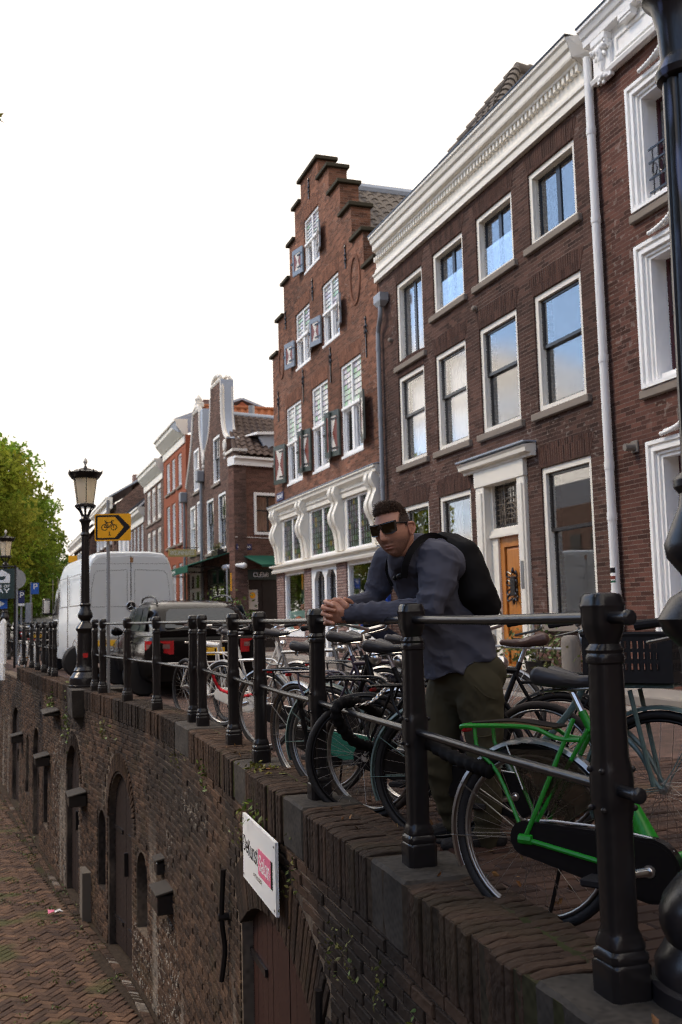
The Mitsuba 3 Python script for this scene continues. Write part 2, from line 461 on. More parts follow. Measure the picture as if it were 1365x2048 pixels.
ys = np.linspace(-12, 90, 180)
edge = np.stack([wx(ys) + 0.25, ys], 1)
struct('street', sheet(Polygon(np.vstack([edge, [[300, 90], [300, -12]]])), 0.0), 'm_street')
struct('ground', sheet(sbox(-600, 90.0, 600, 1500), -0.004), 'm_street')
struct('wharf', sheet(Polygon(np.vstack([np.stack([wx(ys) + 0.4, ys], 1), [[-5.2, 90], [-5.2, -12]]])), WHARF - 0.012), 'm_joint')
struct('canal_water', bx(-15, -5.2, -12, 90, -5, -4.1), 'm_dark_paint')
struct('opposite_quay', bx(-60, -15, -12, 90, -5, -0.01), 'm_concrete')
struct('pavement', cbox(7.22, 8.2, -12, 29.2, -0.1, 0.12, 0.015), 'm_concrete')
struct('gutter_strip', bx(6.75, 7.1, -12, 60, -0.1, 0.006), 'm_concrete')
struct('pavement_001', cbox(7.1, 8.2, 34.4, 62, -0.1, 0.12, 0.015), 'm_concrete')

wall = thing('quay_wall', 'old dark brick quay wall with arched cellar doors below the railing', 'quay wall')


def arch(y0, y1, z0, zs, crown, n=18):
    """A doorway with an arched head in (y, z)."""
    c, h = (y0 + y1) / 2, (y1 - y0) / 2; t = np.linspace(0, math.pi, n)
    return Polygon([(y0, z0)] + [(c - h * math.cos(a), zs + (crown - zs) * math.sin(a)) for a in t] + [(y1, z0)])


OPEN = dict(big=arch(5.15, 7.25, -3.3, -1.02, -0.72), d1=arch(13.2, 14.5, -3.3, -1.5, -0.88), n1=arch(12.32, 12.92, -2.62, -1.95, -1.66), n0=arch(14.72, 15.2, -2.62, -1.8, -1.53),
            d2=arch(16.65, 17.75, -3.3, -1.35, -0.86), f1=arch(21.4, 22.5, -3.3, -1.4, -1.0), f2=arch(20.1, 20.7, -2.7, -1.75, -1.5), f3=arch(23.3, 24.0, -2.6, -1.6, -1.3), f4=arch(25.5, 27.2, -3.3, -1.3, -0.9))
holes = unary_union(list(OPEN.values()))
core = []
for a, b in zip(np.arange(-1, 40, 0.5), np.arange(-0.5, 40.5, 0.5)):
    g = sbox(a, WHARF - 0.1, b, -0.16).difference(holes)
    for q in getattr(g, 'geoms', [g]):
        m = ext(q, 0.45); v = np.array(m.vertices)
        core.append(trimesh.Trimesh(np.stack([wx(v[:, 0]) + 0.012 + v[:, 2], v[:, 0], v[:, 1]], 1), m.faces[:, ::-1], process=False))
obj('core', core, 'm_mortar', wall)
obj('back', [bx(float(wx(y)) + 0.46, float(wx(y)) + 0.6, y, y + 1, WHARF, -0.16) for y in range(-1, 40)], 'm_door_dark', wall)

# bricks: one block each, the largest in the picture as parts of their own
def brick_mesh(l, d, h, c=0.006): return cbox(-d, 0, -l / 2, l / 2, -h / 2, h / 2, c)


BRM = [vf(brick_mesh(0.207, 0.1, 0.054, 0.005)), vf(brick_mesh(0.1, 0.1, 0.054, 0.005))]


def flat_uv(v, u): return np.tile([u, 0.5], (len(v), 1))


def lay(name, parent, places, raw, mat, most=300, tones=6, lo=0.0, hi=1.0):
    """places: (matrix, kind); every piece gets one of a few tones. The largest in the picture become parts, the others one mesh."""
    if not places: return
    c = view(A([p[0][:3, 3] for p in places])); tone = (rng.random(len(places)) * tones).astype(int); shared = {}
    seen = (c[:, 2] > 0.3) & (c[:, 0] > -60) & (c[:, 0] < 1430) & (c[:, 1] > -60) & (c[:, 1] < 2120)
    order = np.argsort(np.where(seen, c[:, 2], 1e6)); rest, ru = [], []
    for k, i in enumerate(order):
        M, kind = places[i]; v, f = raw[kind]; u = lo + (hi - lo) * (tone[i] + .5) / tones
        if k < most and seen[i]:
            if (kind, tone[i]) not in shared: shared[kind, tone[i]] = ply((v, f), mat, uv=flat_uv(v, u))
            scene[numbered(f'{parent}__{name}')] = {**shared[kind, tone[i]], 'to_world': T(M.tolist())}
        elif seen[i] or c[i, 2] < 12: rest.append((v @ M[:3, :3].T + M[:3, 3], f)); ru.append(flat_uv(v, u))
    if rest: obj(name + 'work', rest, mat, parent, kind='stuff', uv=np.vstack(ru))


pl = []
keep = holes.buffer(0.02)
vous = {'big': 0.38, 'd1': 0.24, 'd2': 0.24}
vo_polys, vo_specs = [], []
for k, w in vous.items():
    y0, _, y1, _ = OPEN[k].bounds; c = (y0 + y1) / 2; h = (y1 - y0) / 2
    zs, cr = {'big': (-1.02, -0.72), 'd1': (-1.5, -0.88), 'd2': (-1.35, -0.86)}[k]
    R = (h * h + (cr - zs) ** 2) / (2 * (cr - zs)); zc = cr - R; a1 = math.asin(min(1, h / R))
    if cr - zs > h * 0.9: R, zc, a1 = h, zs, math.pi / 2
    a1 += .5 * .066 / R
    t = np.linspace(-a1, a1, 24)
    vo_polys.append(Polygon([(c + (R - .01) * math.sin(a), zc + (R - .01) * math.cos(a)) for a in t] + [(c + (R + w + .008) * math.sin(a), zc + (R + w + .008) * math.cos(a)) for a in t[::-1]]).buffer(0))
    vo_specs.append((c, R, zc, a1, w))
ring_zone = unary_union(vo_polys)
for r in range(47):
    z = -0.225 - 0.0655 * r
    for i, y in enumerate(np.arange(1.5, 31, 0.218)):
        yy = y + (0.109 if r % 2 else 0) + rng.normal(0, 0.003)
        q = sbox(yy - 0.103, z - 0.026, yy + 0.103, z + 0.026)
        kind = 0
        if q.intersects(keep) or q.intersects(ring_zone):
            done = False
            for s in (-0.053, 0.053):
                q2 = sbox(yy + s - 0.05, z - 0.026, yy + s + 0.05, z + 0.026)
                if not q2.intersects(holes) and not q2.intersects(ring_zone):
                    slope = float(_w(yy, 1))
                    M = mat4(A([[1, slope, 0], [0, 1, 0], [0, 0, 1]]) @ rz(rng.normal(0, .8)), (float(wx(yy + s)) + 0.1 + rng.normal(0, 0.003), yy + s, z)); M[:3, :3] = rz(-math.degrees(math.atan(slope)) + rng.normal(0, .8)); pl.append((M, 1))
            continue
        slope = float(_w(yy, 1))
        pl.append((mat4(rz(-math.degrees(math.atan(slope)) + rng.normal(0, 0.9)) @ rx(rng.normal(0, 0.5)), (float(wx(yy)) + 0.1 + rng.normal(0, 0.0035), yy, z + rng.normal(0, 0.0015))), 0))
lay('brick', wall, pl, BRM, 'm_old_brick')

# arch bricks on edge round the three doors
vo = []
for c, R, zc, a1, w in vo_specs:
    n = int(2 * a1 * (R + w / 2) / 0.066)
    for i in range(n):
        a = -a1 + (i + 0.5) * 2 * a1 / n; ry_, rz_ = math.sin(a), math.cos(a)
        y, z = c + (R + w / 2) * ry_, zc + (R + w / 2) * rz_
        m = cbox(-0.1, 0, -0.026, 0.026, -w / 2, w / 2, 0.005)
        vo.append((y, xf(m, mat4(rx(-math.degrees(a)), (float(wx(y)) + 0.098 + rng.normal(0, 0.003), y, z)))))
for y, m in vo: obj('arch_brick', m, 'm_old_brick', wall, uv=flat_uv(vf(m)[0], rng.random()))

# coping: bricks on edge across the wall, with a stone block under every post
POSTS = [(1.64, 2.43), (1.715, 3.97), (1.81, 5.61), (1.88, 7.2), (1.935, 8.3), (2.0, 9.92), (1.985, 10.31), (1.87, 11.99), (1.73, 13.58), (1.58, 15.23), (1.535, 15.9), (1.21, 20.6), (1.17, 21.1), (1.10, 22.5), (1.03, 23.8), (.95, 25.2), (.83, 27.2), (.70, 29.4), (.55, 32.)]
stones = [(y - 0.24, y + 0.2) for _, y in POSTS if 8.3 != y]
for y0, y1 in stones:
    if y1 > 11.5: continue
    s = -math.degrees(math.atan(float(_w((y0 + y1) / 2, 1))))
    m = cbox(-0.004, 0.365, (y0 - y1) / 2, (y1 - y0) / 2, -0.19, 0.103, 0.014)
    v, f = vf(m3.Manifold.refine_to_length(m, 0.06)); v = v + (meshkit.fbm(v * 9 + y0, 3, 3)[:, None] - 0.5) * 0.012
    obj('coping_stone', xf((v, f), mat4(rz(s), (float(wx((y0 + y1) / 2)), (y0 + y1) / 2, 0))), 'm_stone', wall, smooth=30)
cb_raw = []
for i in range(10):
    for w_, zt in ((0.215, 0.29), (0.13, 0.12)):
        m = m3.Manifold.refine_to_length(cbox(0, w_, -0.0245, 0.0245, -zt, 0.0, 0.004), 0.026); v, f = vf(m)
        v = v + (meshkit.fbm(v * 30 + 9.1 * i, 2, i)[:, None] - 0.5) * A([0.003, 0.0015, 0.0015]) + (meshkit.noise(v * 95 + i, i + 40)[:, None] - 0.5) * A([0.0045, 0.004, 0.005])
        front = (v[:, 0] < 0.1) & (v[:, 2] > -0.06)
        v[front, 2] -= 0.014 * (1 - v[front, 0] / 0.1) ** 3
        cb_raw.append((v, f))
pl = []
for y in np.arange(1.2, 26.0, 0.0565):
    if any(a - 0.03 < y < b + 0.03 for a, b in stones if b < 11.5): continue
    s = rz(-math.degrees(math.atan(float(_w(y, 1)))) + rng.normal(0, 0.7))
    for k in (0, 1):
        i = rng.integers(10)
        pl.append((mat4(s @ ry(rng.normal(0, 0.4)), (float(wx(y)) + (-0.008 if k == 0 else 0.216) + rng.normal(0, 0.005), y + (0.03 if k else 0) + rng.normal(0, .0015), 0.104 - 0.006 * k + rng.normal(0, 0.002))), 2 * i + k))
obj('coping_bed', [m3.Manifold.hull_points(A([[float(wx(y)) + a, y + b, z] for a in (.012, .335) for b in (-.06, .31) for z in (-.17, .09)])) for y in np.arange(1.2, 26.0, .25)], 'm_joint', wall)
lay('coping_brick', wall, pl, cb_raw, 'm_old_brick', lo=.15, hi=.65)

# street bricks near the quay: courses parallel to the image foreground
sb = [cbox(-0.1, 0.1, -0.041, 0.041, -0.05, 0.0, 0.007)]
pl = []
for j, y in enumerate(np.arange(1.4, 8.4, 0.088)):
    for x in np.arange(1.75, 6.0, 0.206):
        x2 = x + (0.103 if j % 2 else 0) + rng.normal(0, 0.003)
        if x2 < float(wx(y)) + 0.44: continue
        if math.hypot(x2, y) > 8.2: continue
        pl.append((mat4(rz(rng.normal(0, 1.2)) @ rx(rng.normal(0, 0.8)), (x2, y + rng.normal(0, 0.002), 0.008 + rng.normal(0, 0.0025))), 0))
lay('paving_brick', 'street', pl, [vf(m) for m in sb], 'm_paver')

# herringbone bricks of the wharf
wb = [cbox(-0.102, 0.102, -0.0475, 0.0475, -0.05, 0.0, 0.006)]
pl = []
L, W = 0.21, 0.105
for i in range(-70, 90):
    for j in range(-60, 60):
        for k, (dx, dy, a) in enumerate(((0, 0, 0), (-W * 0.5 - L * 0.5 + W, W * 0.5 + L * 0.5 - 0.0, 90))):
            ux = i * W - j * W + 0.0 + (0 if k == 0 else -0.0); uy = 0
            # two-brick herringbone cell stepping by (W, W) and (2W, -2W)
            px_, py_ = i * W + 2 * W * j, i * W - 2 * W * j
            cx, cy, ang = (px_ + L / 2, py_ + W / 2, 0) if k == 0 else (px_ + W / 2, py_ + W + L / 2, 90)
            q = rz(52) @ A([cx, cy, 0]) + A([-0.6, 16.5, 0])
            if q[0] > float(wx(q[1])) - 0.25 or q[0] < -5 or not 9 < q[1] < 29: continue
            pl.append((mat4(rz(ang + 52 + rng.normal(0, 1.3)) @ rx(rng.normal(0, 1.0)), (q[0], q[1], WHARF + rng.normal(0, 0.004))), 0))
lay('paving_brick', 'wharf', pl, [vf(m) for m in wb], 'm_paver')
# kerb row of bricks along the foot of the wall
pl = [(mat4(rz(90 - math.degrees(math.atan(float(_w(y, 1))))), (float(wx(y)) - 0.12, y, WHARF + 0.02 + rng.normal(0, 0.004))), 0) for y in np.arange(9, 28, 0.215)]
lay('edge_brick', 'wharf', pl, [vf(m) for m in wb], 'm_old_brick', most=60)


# cellar doors
def cellar_door(key, y0, y1, lab, tone, hinges):
    d = thing('cellar_door', lab, 'door')
    g = OPEN[key].buffer(-0.012); x = float(wx((y0 + y1) / 2)) + 0.09
    sl = float(_w((y0 + y1) / 2, 1)); c = (y0 + y1) / 2
    put = lambda m: (lambda v, f: trimesh.Trimesh(np.stack([v[:, 0] + sl * (v[:, 1] - c), v[:, 1], v[:, 2]], 1), f, process=False))(*vf(m))
    n = max(4, int((y1 - y0) / 0.15))
    for i in range(n):
        a, b = y0 + (y1 - y0) * i / n, y0 + (y1 - y0) * (i + 1) / n
        gap = 0.012 if i == n // 2 else 0.003
        p = g.intersection(sbox(a + gap, WHARF + 0.03, b - 0.003, 0))
        if p.area > 0.01: obj('plank', put(wallx(p, x + rng.uniform(0, .004), x + 0.05)), tone, d)
    for hz, s in hinges:
        obj('strap_hinge', put(bx(x - 0.02, x - 0.001, *((y0, y0 + 0.5) if s else (y1 - 0.5, y1)), hz, hz + 0.05)), 'm_iron', d)
    obj('handle', put(bx(x - 0.05, x - 0.001, c - 0.1, c - 0.07, -2.2, -1.9)), 'm_iron', d)
    return d


cellar_door('big', 5.15, 7.25, 'wide reddish brown cellar door under the white shop sign', 'm_big_door', ((-1.25, 0), (-2.6, 0), (-1.35, 1), (-2.6, 1)))
cellar_door('d1', 13.2, 14.5, 'double black arched cellar door beside the small arched niche with a light box', 'm_door_dark', ((-1.7, 0), (-1.7, 1), (-2.9, 0), (-2.9, 1)))
cellar_door('d2', 16.65, 17.75, 'narrow black arched cellar door below the tall lamp post', 'm_door_dark', ((-1.6, 1), (-2.9, 1)))
cellar_door('f1', 21.4, 22.5, 'far dark arched cellar door, second beyond the tall lamp post', 'm_door_dark', ())
cellar_door('f4', 25.5, 27.2, 'farthest dark cellar door at the end of the quay wall', 'm_door_dark', ())
pm('m_big_door', (0.035, 0.014, 0.011), 0.5, 0.4)

# boxes bracketed to the wall, iron stays
for (px, py, w_, h_, d_, lab) in ((341, 1800, 0.42, 0.2, 0.2, 'dark metal light box on the quay wall beside the nearest niche'), (158, 1595, 0.5, 0.17, 0.3, 'pale edged light box beside the narrow black cellar door'),
                                 (97, 1520, 0.55, 0.16, 0.3, 'third light box along the quay wall, beyond the narrow cellar door'), (45, 1500, 0.5, 0.16, 0.3, 'farthest light box on the quay wall'),
                                 (330, 1733, 0.2, 0.13, 0.1, 'small dark junction box above the nearest light box'), (118, 1415, 0.9, 0.05, 0.3, 'slanting tin canopy on the wall just left of the lamp corbel')):
    yy = {341: 10.95, 158: 16.2, 97: 20.0, 45: 24.8, 330: 11.35, 118: 18.9}[px]; zz = {341: -1.8, 158: -1.55, 97: -1.42, 45: -1.5, 330: -1.55, 118: -0.45}[px]
    x = float(wx(yy)); b = thing('wall_box' if px != 118 else 'tin_canopy', lab, 'light box' if px != 118 else 'canopy')
    obj('housing', cbox(x - d_ * .8, x + 0.02, yy - w_ / 2, yy + w_ / 2, zz - h_ / 2, zz + h_ / 2, 0.01), 'm_dark_paint', b)
    obj('lid', xf(cbox(-d_ * .8 - 0.02, 0.02, -w_ / 2 - 0.03, w_ / 2 + 0.03, 0, 0.025, 0.006), mat4(ry(-12), (x, yy, zz + h_ / 2 + 0.03))), 'm_box_lid', b)
pm('m_box_lid', (.045, .037, .03), .7, .3)
for pts, lab in (([(-.05, 7.66, -0.74), (-.06, 7.70, -1.1), (-.03, 7.75, -1.35), (-.05, 7.8, -1.6)], 'long iron shutter stay on the wall left of the wide cellar door'), ([(-.05, 4.93, -0.70), (-.05, 4.94, -0.95), (-.03, 4.96, -1.3)], 'short iron stay on the wall right of the wide cellar door')):
    o = thing('iron_stay', lab, 'iron bar')
    P = A([[float(wx(p[1])) + p[0], p[1], p[2]] for p in pts])
    obj('bar', tube(spline(P, 5), 0.022, 6), 'm_iron', o); obj('pin', tube([P[1] + [0.1, 0, 0], P[1] - [.03, 0, 0]], 0.03, 8), 'm_iron', o)
struct('plinth', bx(float(wx(15.9)) - 0.1, float(wx(15.9)) + 0.1, 15.65, 16.1, WHARF, -2.55), 'm_plinth')
pm('m_plinth', (.12, .10, .08), .8, .2)

# corbel under the lamp
co = thing('lamp_corbel', 'stone corbel block jutting from the quay wall under the tall lamp post', 'corbel')
x = float(wx(16.7)) + .24
obj('block', m3.Manifold.hull_points(A([[x - 0.38, 16.15, 0.1], [x - 0.38, 17.15, 0.1], [x + 0.5, 16.15, 0.1], [x + 0.5, 17.15, 0.1], [x - 0.36, 16.2, -0.32], [x - 0.36, 17.1, -0.32], [x + 0.2, 16.25, -0.34], [x + 0.2, 17.05, -0.34]])), 'm_stone', co)
obj('bracket', m3.Manifold.hull_points(A([[x - 0.34, 16.3, -0.325], [x - 0.34, 17.0, -0.325], [x + 0.1, 16.25, -0.325], [x + 0.1, 17.05, -0.325], [x + 0.02, 16.4, -0.85], [x + 0.02, 16.95, -0.85], [x + 0.1, 16.4, -0.85], [x + 0.1, 16.95, -0.85]])), 'm_stone', co)

# white shop sign on the wall
sg = thing('shop_sign', 'white rectangular shop sign with a pink panel on the quay wall', 'sign')
y0, y1, z0, z1 = 5.76, 6.74, -0.575, -0.155
xs = float(wx(6.25)) - 0.05; sl = float(_w(6.25, 1))
# drawn flat in (u, v), reading towards the camera's right: u runs from y1 down to y0
def on_sign(m, off=0.0):
    v, f = vf(m); y = y1 - v[:, 0]
    return trimesh.Trimesh(np.stack([xs + sl * (y - 6.25) - off - v[:, 2], y, z0 + v[:, 1]], 1), f, process=False)
obj('panel', on_sign(ext(sbox(0, 0, y1 - y0, z1 - z0), 0.02)), 'm_white', sg)
def put_text(s, u, v, h, mat, w=None, bold=False, off=0.02):
    m = text(s, h, 0.002, bold, w); m.apply_translation([u - m.bounds[0, 0], v, 0]); obj('lettering', on_sign(m, off), mat, sg)
obj('pink_panel', on_sign(ext(sbox(0.5, 0.13, 0.86, 0.29), 0.002), 0.0203), 'm_pink', sg)
obj('black_edge', on_sign(ext(sbox(0.861, 0.13, 0.905, 0.29), 0.002), 0.0203), 'm_black', sg)
put_text('De', 0.03, 0.185, 0.1, 'm_black', 0.14); put_text('Kunst', 0.18, 0.175, 0.105, 'm_black', 0.3); put_text('Salon', 0.53, 0.165, 0.095, 'm_white', 0.3, off=0.0225)
put_text('ATELIER', 0.34, 0.085, 0.025, 'm_sill', 0.25)
for u, v in ((0.03, 0.03), (0.95, 0.03), (0.03, 0.39), (0.95, 0.39)): obj('screw', on_sign(xf(lathe([(0.009, 0), (0.006, 0.005)], 8), mat4(t=(u, v, 0.02)))), 'm_steel', sg)


# little plants rooted in the wall joints
def leaves(c, n, spread, size, tone, seed, down=0.0):
    r = np.random.default_rng(seed); vs, fs, cs = [], [], []
    for i in range(n):
        p = r.normal(0, 1, 3) * spread; p[2] -= down * abs(r.normal())
        a = r.normal(0, 1, 3); a /= np.linalg.norm(a); b = np.cross(a, r.normal(0, 1, 3)); b /= np.linalg.norm(b)
        s = size * r.uniform(0.6, 1.3); k = 4 * i; w = np.cross(a, b) * s * .12
        vs += [p - a * s, p + b * s * .5 + w, p + a * s, p - b * s * .5 + w]; fs += [[k, k + 1, k + 2], [k, k + 2, k + 3]]
        cs += [A(tone) * r.uniform(0.5, 1.5) * A([r.uniform(.8, 1.3), 1, 1])] * 4
    return trimesh.Trimesh(A(vs) + c, A(fs), process=False), A(cs)


G1, G2 = (0.09, 0.13, 0.018), (0.11, 0.12, 0.03)
for i, (y, z, n, sp, sz, tone, lab) in enumerate([(6.55, -0.15, 60, (.03, .16, .035), .026, G1, 'bright leafy creeper hanging over the top of the white shop sign'), (5.6, -.3, 40, (.03, .05, .12), .014, G2, 'thin weeds just right of the white shop sign'),
                                       (4.75, -.45, 40, (.03, .05, .06), .014, G2, 'small fern in the wall right of the shop sign'), (4.5, -.42, 50, (.03, .04, .07), .014, G2, 'pale fern in the wall, second right of the shop sign'), (4.05, -.4, 40, (.03, .04, .05), .013, G2, 'pale fern in the wall, third right of the shop sign'),
                                       (3.62, -.45, 60, (.03, .035, .05), .013, G1, 'yellow green fern low in the wall below the nearest coping stone'), (8.7, -.2, 60, (.03, .09, .06), .022, G1, 'green weed tuft in the wall left of the shop sign'), (7.1, -.35, 40, (.03, .08, .08), .016, G2, 'weed in the wall just above the wide cellar door'),
                                       (17.6, -.45, 70, (.05, .14, .22), .04, G1, 'weeds growing down the stone lamp corbel'), (19.3, -.28, 60, (.05, .1, .1), .04, G1, 'weed tuft in the wall left of the lamp corbel'), (15.0, -.35, 50, (.03, .5, .06), .03, G2, 'row of small weeds right of the lamp corbel'), (10.5, -.25, 40, (.03, .25, .05), .02, G2, 'weeds in the joint under the coping below the paired posts')]):
    k = thing('wall_plant', lab, 'plant')
    m, c = leaves((float(wx(y)) - 0.01, y, z), n, sp, sz, tone, i); obj('leaves', m, 'm_leaf', k, color=c)
for i, (y, lab) in enumerate(((6.9, 'yellow green weeds on the coping bricks by the fourth post'), )):
    k = thing('coping_weed', lab, 'plant'); m, c = leaves((float(wx(y)) + .08, y, 0.115), 60, (.06, .12, .01), .022, (.16, .16, .03), 40 + i); obj('leaves', m, 'm_leaf', k, color=c)
mm = []
for i in range(150):
    y = rng.uniform(9.5, 27); x = float(wx(y)) - abs(rng.normal(0.1, 0.9)) - .05
    mm.append(leaves((x, y, WHARF + .012), 14, (.05, .05, .012), .02, (0.06, 0.085, 0.015), 90 + i))
k = thing('moss', kind='stuff'); labels[k]['label'] = 'moss and weeds between the wharf bricks'; labels[k]['category'] = 'moss'
obj(k, cat([m for m, _ in mm]), 'm_leaf', own=True, color=np.vstack([c for _, c in mm]))
q = thing('paper_litter', 'crumpled pink and white paper litter on the wharf bricks', 'litter')
p = atz(116, 1828, WHARF + 0.03)
for i, mt in enumerate(('m_white', 'm_pink')):
    v, f = vf(cbox(-.07, .07, -.045, .045, 0, .01, .003).refine_to_length(.03)); v[:, 2] += 0.05 * meshkit.fbm(v * 14 + i * 3, 2, i)
    obj('sheet', xf((v, f), mat4(rz(30 + 60 * i), p + A([-.10 * i, 0.02, 0.01]))), mt, q)
leaf_rng = np.random.default_rng(5)
lm = []
for i in range(160):
    y = leaf_rng.uniform(2.2, 9); x = float(wx(y)) + leaf_rng.uniform(.05, 1.6)
    lm.append(leaves((x, y, 0.112 if x < float(wx(y)) + .45 else 0.02), 1, (.01, .01, .001), .02, (0.20, 0.11, 0.04), 300 + i))
k = thing('fallen_leaves', kind='stuff'); labels[k].update(label='dry brown leaf scraps on the coping and street', category='leaves')
obj(k, cat([m for m, _ in lm]), 'm_leaf', own=True, color=np.vstack([c for _, c in lm]))
# ------------------------------------------------------------------ houses: all fronts stand on the plane x = FX and face -x
FX = 8.07


def wave_sheet(y0, y1, z0, z1, x, amp, per, n=40):
    y = np.linspace(y0, y1, n); xx = x + amp * np.sin(2 * np.pi * (y - y0) / per + 0.6 * np.sin(y * 5))
    v = np.vstack([np.stack([xx, y, np.full(n, z)], 1) for z in (z0, z1)]); f = []
    for i in range(n - 1): f += [[i, i + 1, n + i + 1], [i, n + i + 1, n + i]]
    return trimesh.Trimesh(v, A(f), process=False)


def window(h, y0, y1, z0, z1, casing=0.09, mat='m_cream', sash='m_dark_paint', split=None, mullion=None, sill=True, curtain=None, inset=0.03, deep=0.10, glass=True, name='window', bars=None, label=None, reveal=0.3, glass_bar=None):
    """A window of house h: casing, sashes, panes, sill; y0 < y1 (the camera sees y1 on the left)."""
    w = numbered(f'{h}__{name}')
    if label: labels[w] = {'label': label}
    x0 = FX + inset
    fr = wallx(frame_poly(y0 + 0.003, y1 - 0.003, z0, z1 - 0.003, casing), x0, x0 + deep + 0.06)
    obj('frame', [fr, wallx(frame_poly(y0 + casing * .55, y1 - casing * .55, z0 + casing * .55, z1 - casing * .55, casing * .45 + 0.012), x0 + 0.06, x0 + deep + 0.05)], mat, w)
    a0, a1, b0, b1 = y0 + casing, y1 - casing, z0 + casing, z1 - casing
    xs = x0 + deep
    lights = []
    zs = b0 + (b1 - b0) * split if split else None
    t = 0.05
    if mullion:
        ym = (a0 + a1) / 2
        for (p, q) in ((a0, ym), (ym, a1)): lights.append((p, q, b0, b1, 0))
    elif zs:
        lights += [(a0, a1, zs - 0.02, b1, -0.045), (a0, a1, b0, zs + 0.03, 0)]
    else: lights.append((a0, a1, b0, b1, 0))
    for (p, q, r, s, dx) in lights:
        obj('sash', wallx(frame_poly(p, q, r, s, t), xs + dx, xs + dx + 0.04), sash, w)
        if glass: obj('pane', bx(xs + dx + 0.02, xs + dx + 0.0205, p + t, q - t, r + t, s - t) if False else trimesh.Trimesh(A([[xs + dx + 0.02, p + t, r + t], [xs + dx + 0.02, q - t, r + t], [xs + dx + 0.02, q - t, s - t], [xs + dx + 0.02, p + t, s - t]]), A([[0, 2, 1], [0, 3, 2]]), process=False), 'm_glass', w)
        if bars:
            nb, mb = bars
            for i in range(1, nb): obj('glazing_bar', bx(xs + dx - 0.004, xs + dx + 0.03, p + (q - p) * i / nb - 0.012, p + (q - p) * i / nb + 0.012, r + t, s - t), sash if glass_bar is None else glass_bar, w)
            for i in range(1, mb): obj('glazing_bar', bx(xs + dx - 0.006, xs + dx + 0.028, p + t, q - t, r + (s - r) * i / mb - 0.012, r + (s - r) * i / mb + 0.012), sash if glass_bar is None else glass_bar, w)
    if sill: obj('sill', cbox(FX - 0.07, FX + 0.1, y0 - 0.12, y1 + 0.12, z0 - 0.12, z0 - 0.004, 0.01), 'm_sill', w)
    if curtain == 'net':
        obj('curtain', wave_sheet(a0, a1, b0, b1, xs + 0.16, 0.02, 0.13, 60), 'm_net', w)
    elif curtain == 'sides':
        obj('curtain', wave_sheet(a0, a0 + (a1 - a0) * .14, b0, b1, xs + 0.16, 0.025, 0.1, 24), 'm_curtain', w)
        obj('curtain', wave_sheet(a1 - (a1 - a0) * .26, a1, b0, b1, xs + 0.16, 0.025, 0.1, 24), 'm_curtain', w)
    elif curtain == 'left':
        obj('curtain', wave_sheet(a1 - (a1 - a0) * .4, a1, b0, b1, xs + 0.16, 0.025, 0.1, 24), 'm_curtain', w)
    elif curtain == 'full':
        obj('curtain', wave_sheet(a0, a1, b0, b1, xs + 0.14, 0.03, 0.12, 60), 'm_curtain', w)
    elif curtain == 'blind':
        obj('blind', [bx(xs + .1, xs + .12, a0, a1, b0 + .03 * i, b0 + .03 * i + .024) for i in range(int((b1 - b0) / .03))], 'm_net', w)
    return w


def soldier(h, y0, y1, z, hgt=0.3, splay=0.12):
    """The fanned course of bricks on edge over an opening, 3 mm proud of the wall."""
    n = int((y1 - y0 + 2 * splay) / 0.066); out = []
    for i in range(n):
        a, b = i / n, (i + 1) / n
        lo = lambda t: y0 + (y1 - y0) * t; hi = lambda t: y0 - splay + (y1 - y0 + 2 * splay) * t
        arc = lambda t: 0.05 * math.sin(math.pi * t)
        p = Polygon([(lo(a) + .003, z), (lo(b) - .003, z), (hi(b) - .004, z + hgt + arc(b)), (hi(a) + .004, z + hgt + arc(a))])
        out.append(wallx(p, FX - 0.004 - 0.004 * rng.random(), FX + 0.02))
    obj('window_arch', out, 'm_soldier', h, kind='stuff')


def room(h, y0, y1, levels, depth=3.2, parts=()):
    ms = [bx(FX + depth, FX + depth + .1, y0 + .2, y1 - .2, 0.02, levels[-1])]
    for z in levels: ms.append(bx(FX + .36, FX + depth, y0 + .2, y1 - .2, z - .12, z))
    for y in (y0 + .15, y1 - .25, *parts): ms.append(bx(FX + .36, FX + depth, y, y + .1, 0.02, levels[-1]))
    obj('interior', ms, 'm_room', h)


def wall_with(h, outline, opens, mat='m_brick', x0=FX, x1=FX + 0.35, name='wall'):
    p = outline.difference(unary_union([sbox(*o) if not hasattr(o, 'area') else o for o in opens]))
    obj(name, wallx(p, x0, x1), mat, h)


def roof_slab(h, pts, thick=0.12, mat='m_tile', name='roof'):
    """Flat roof plane through 4 corners."""
    P = A(pts, float); n = np.cross(P[1] - P[0], P[2] - P[0]); n /= np.linalg.norm(n)
    v = np.vstack([P, P - n * thick]); f = [[0, 1, 2], [0, 2, 3], [6, 5, 4], [7, 6, 4]]
    for i in range(4): j = (i + 1) % 4; f += [[i, j, 4 + j], [i, 4 + j, 4 + i]]
    return obj(name, trimesh.Trimesh(v, A(f), process=False), mat, h)


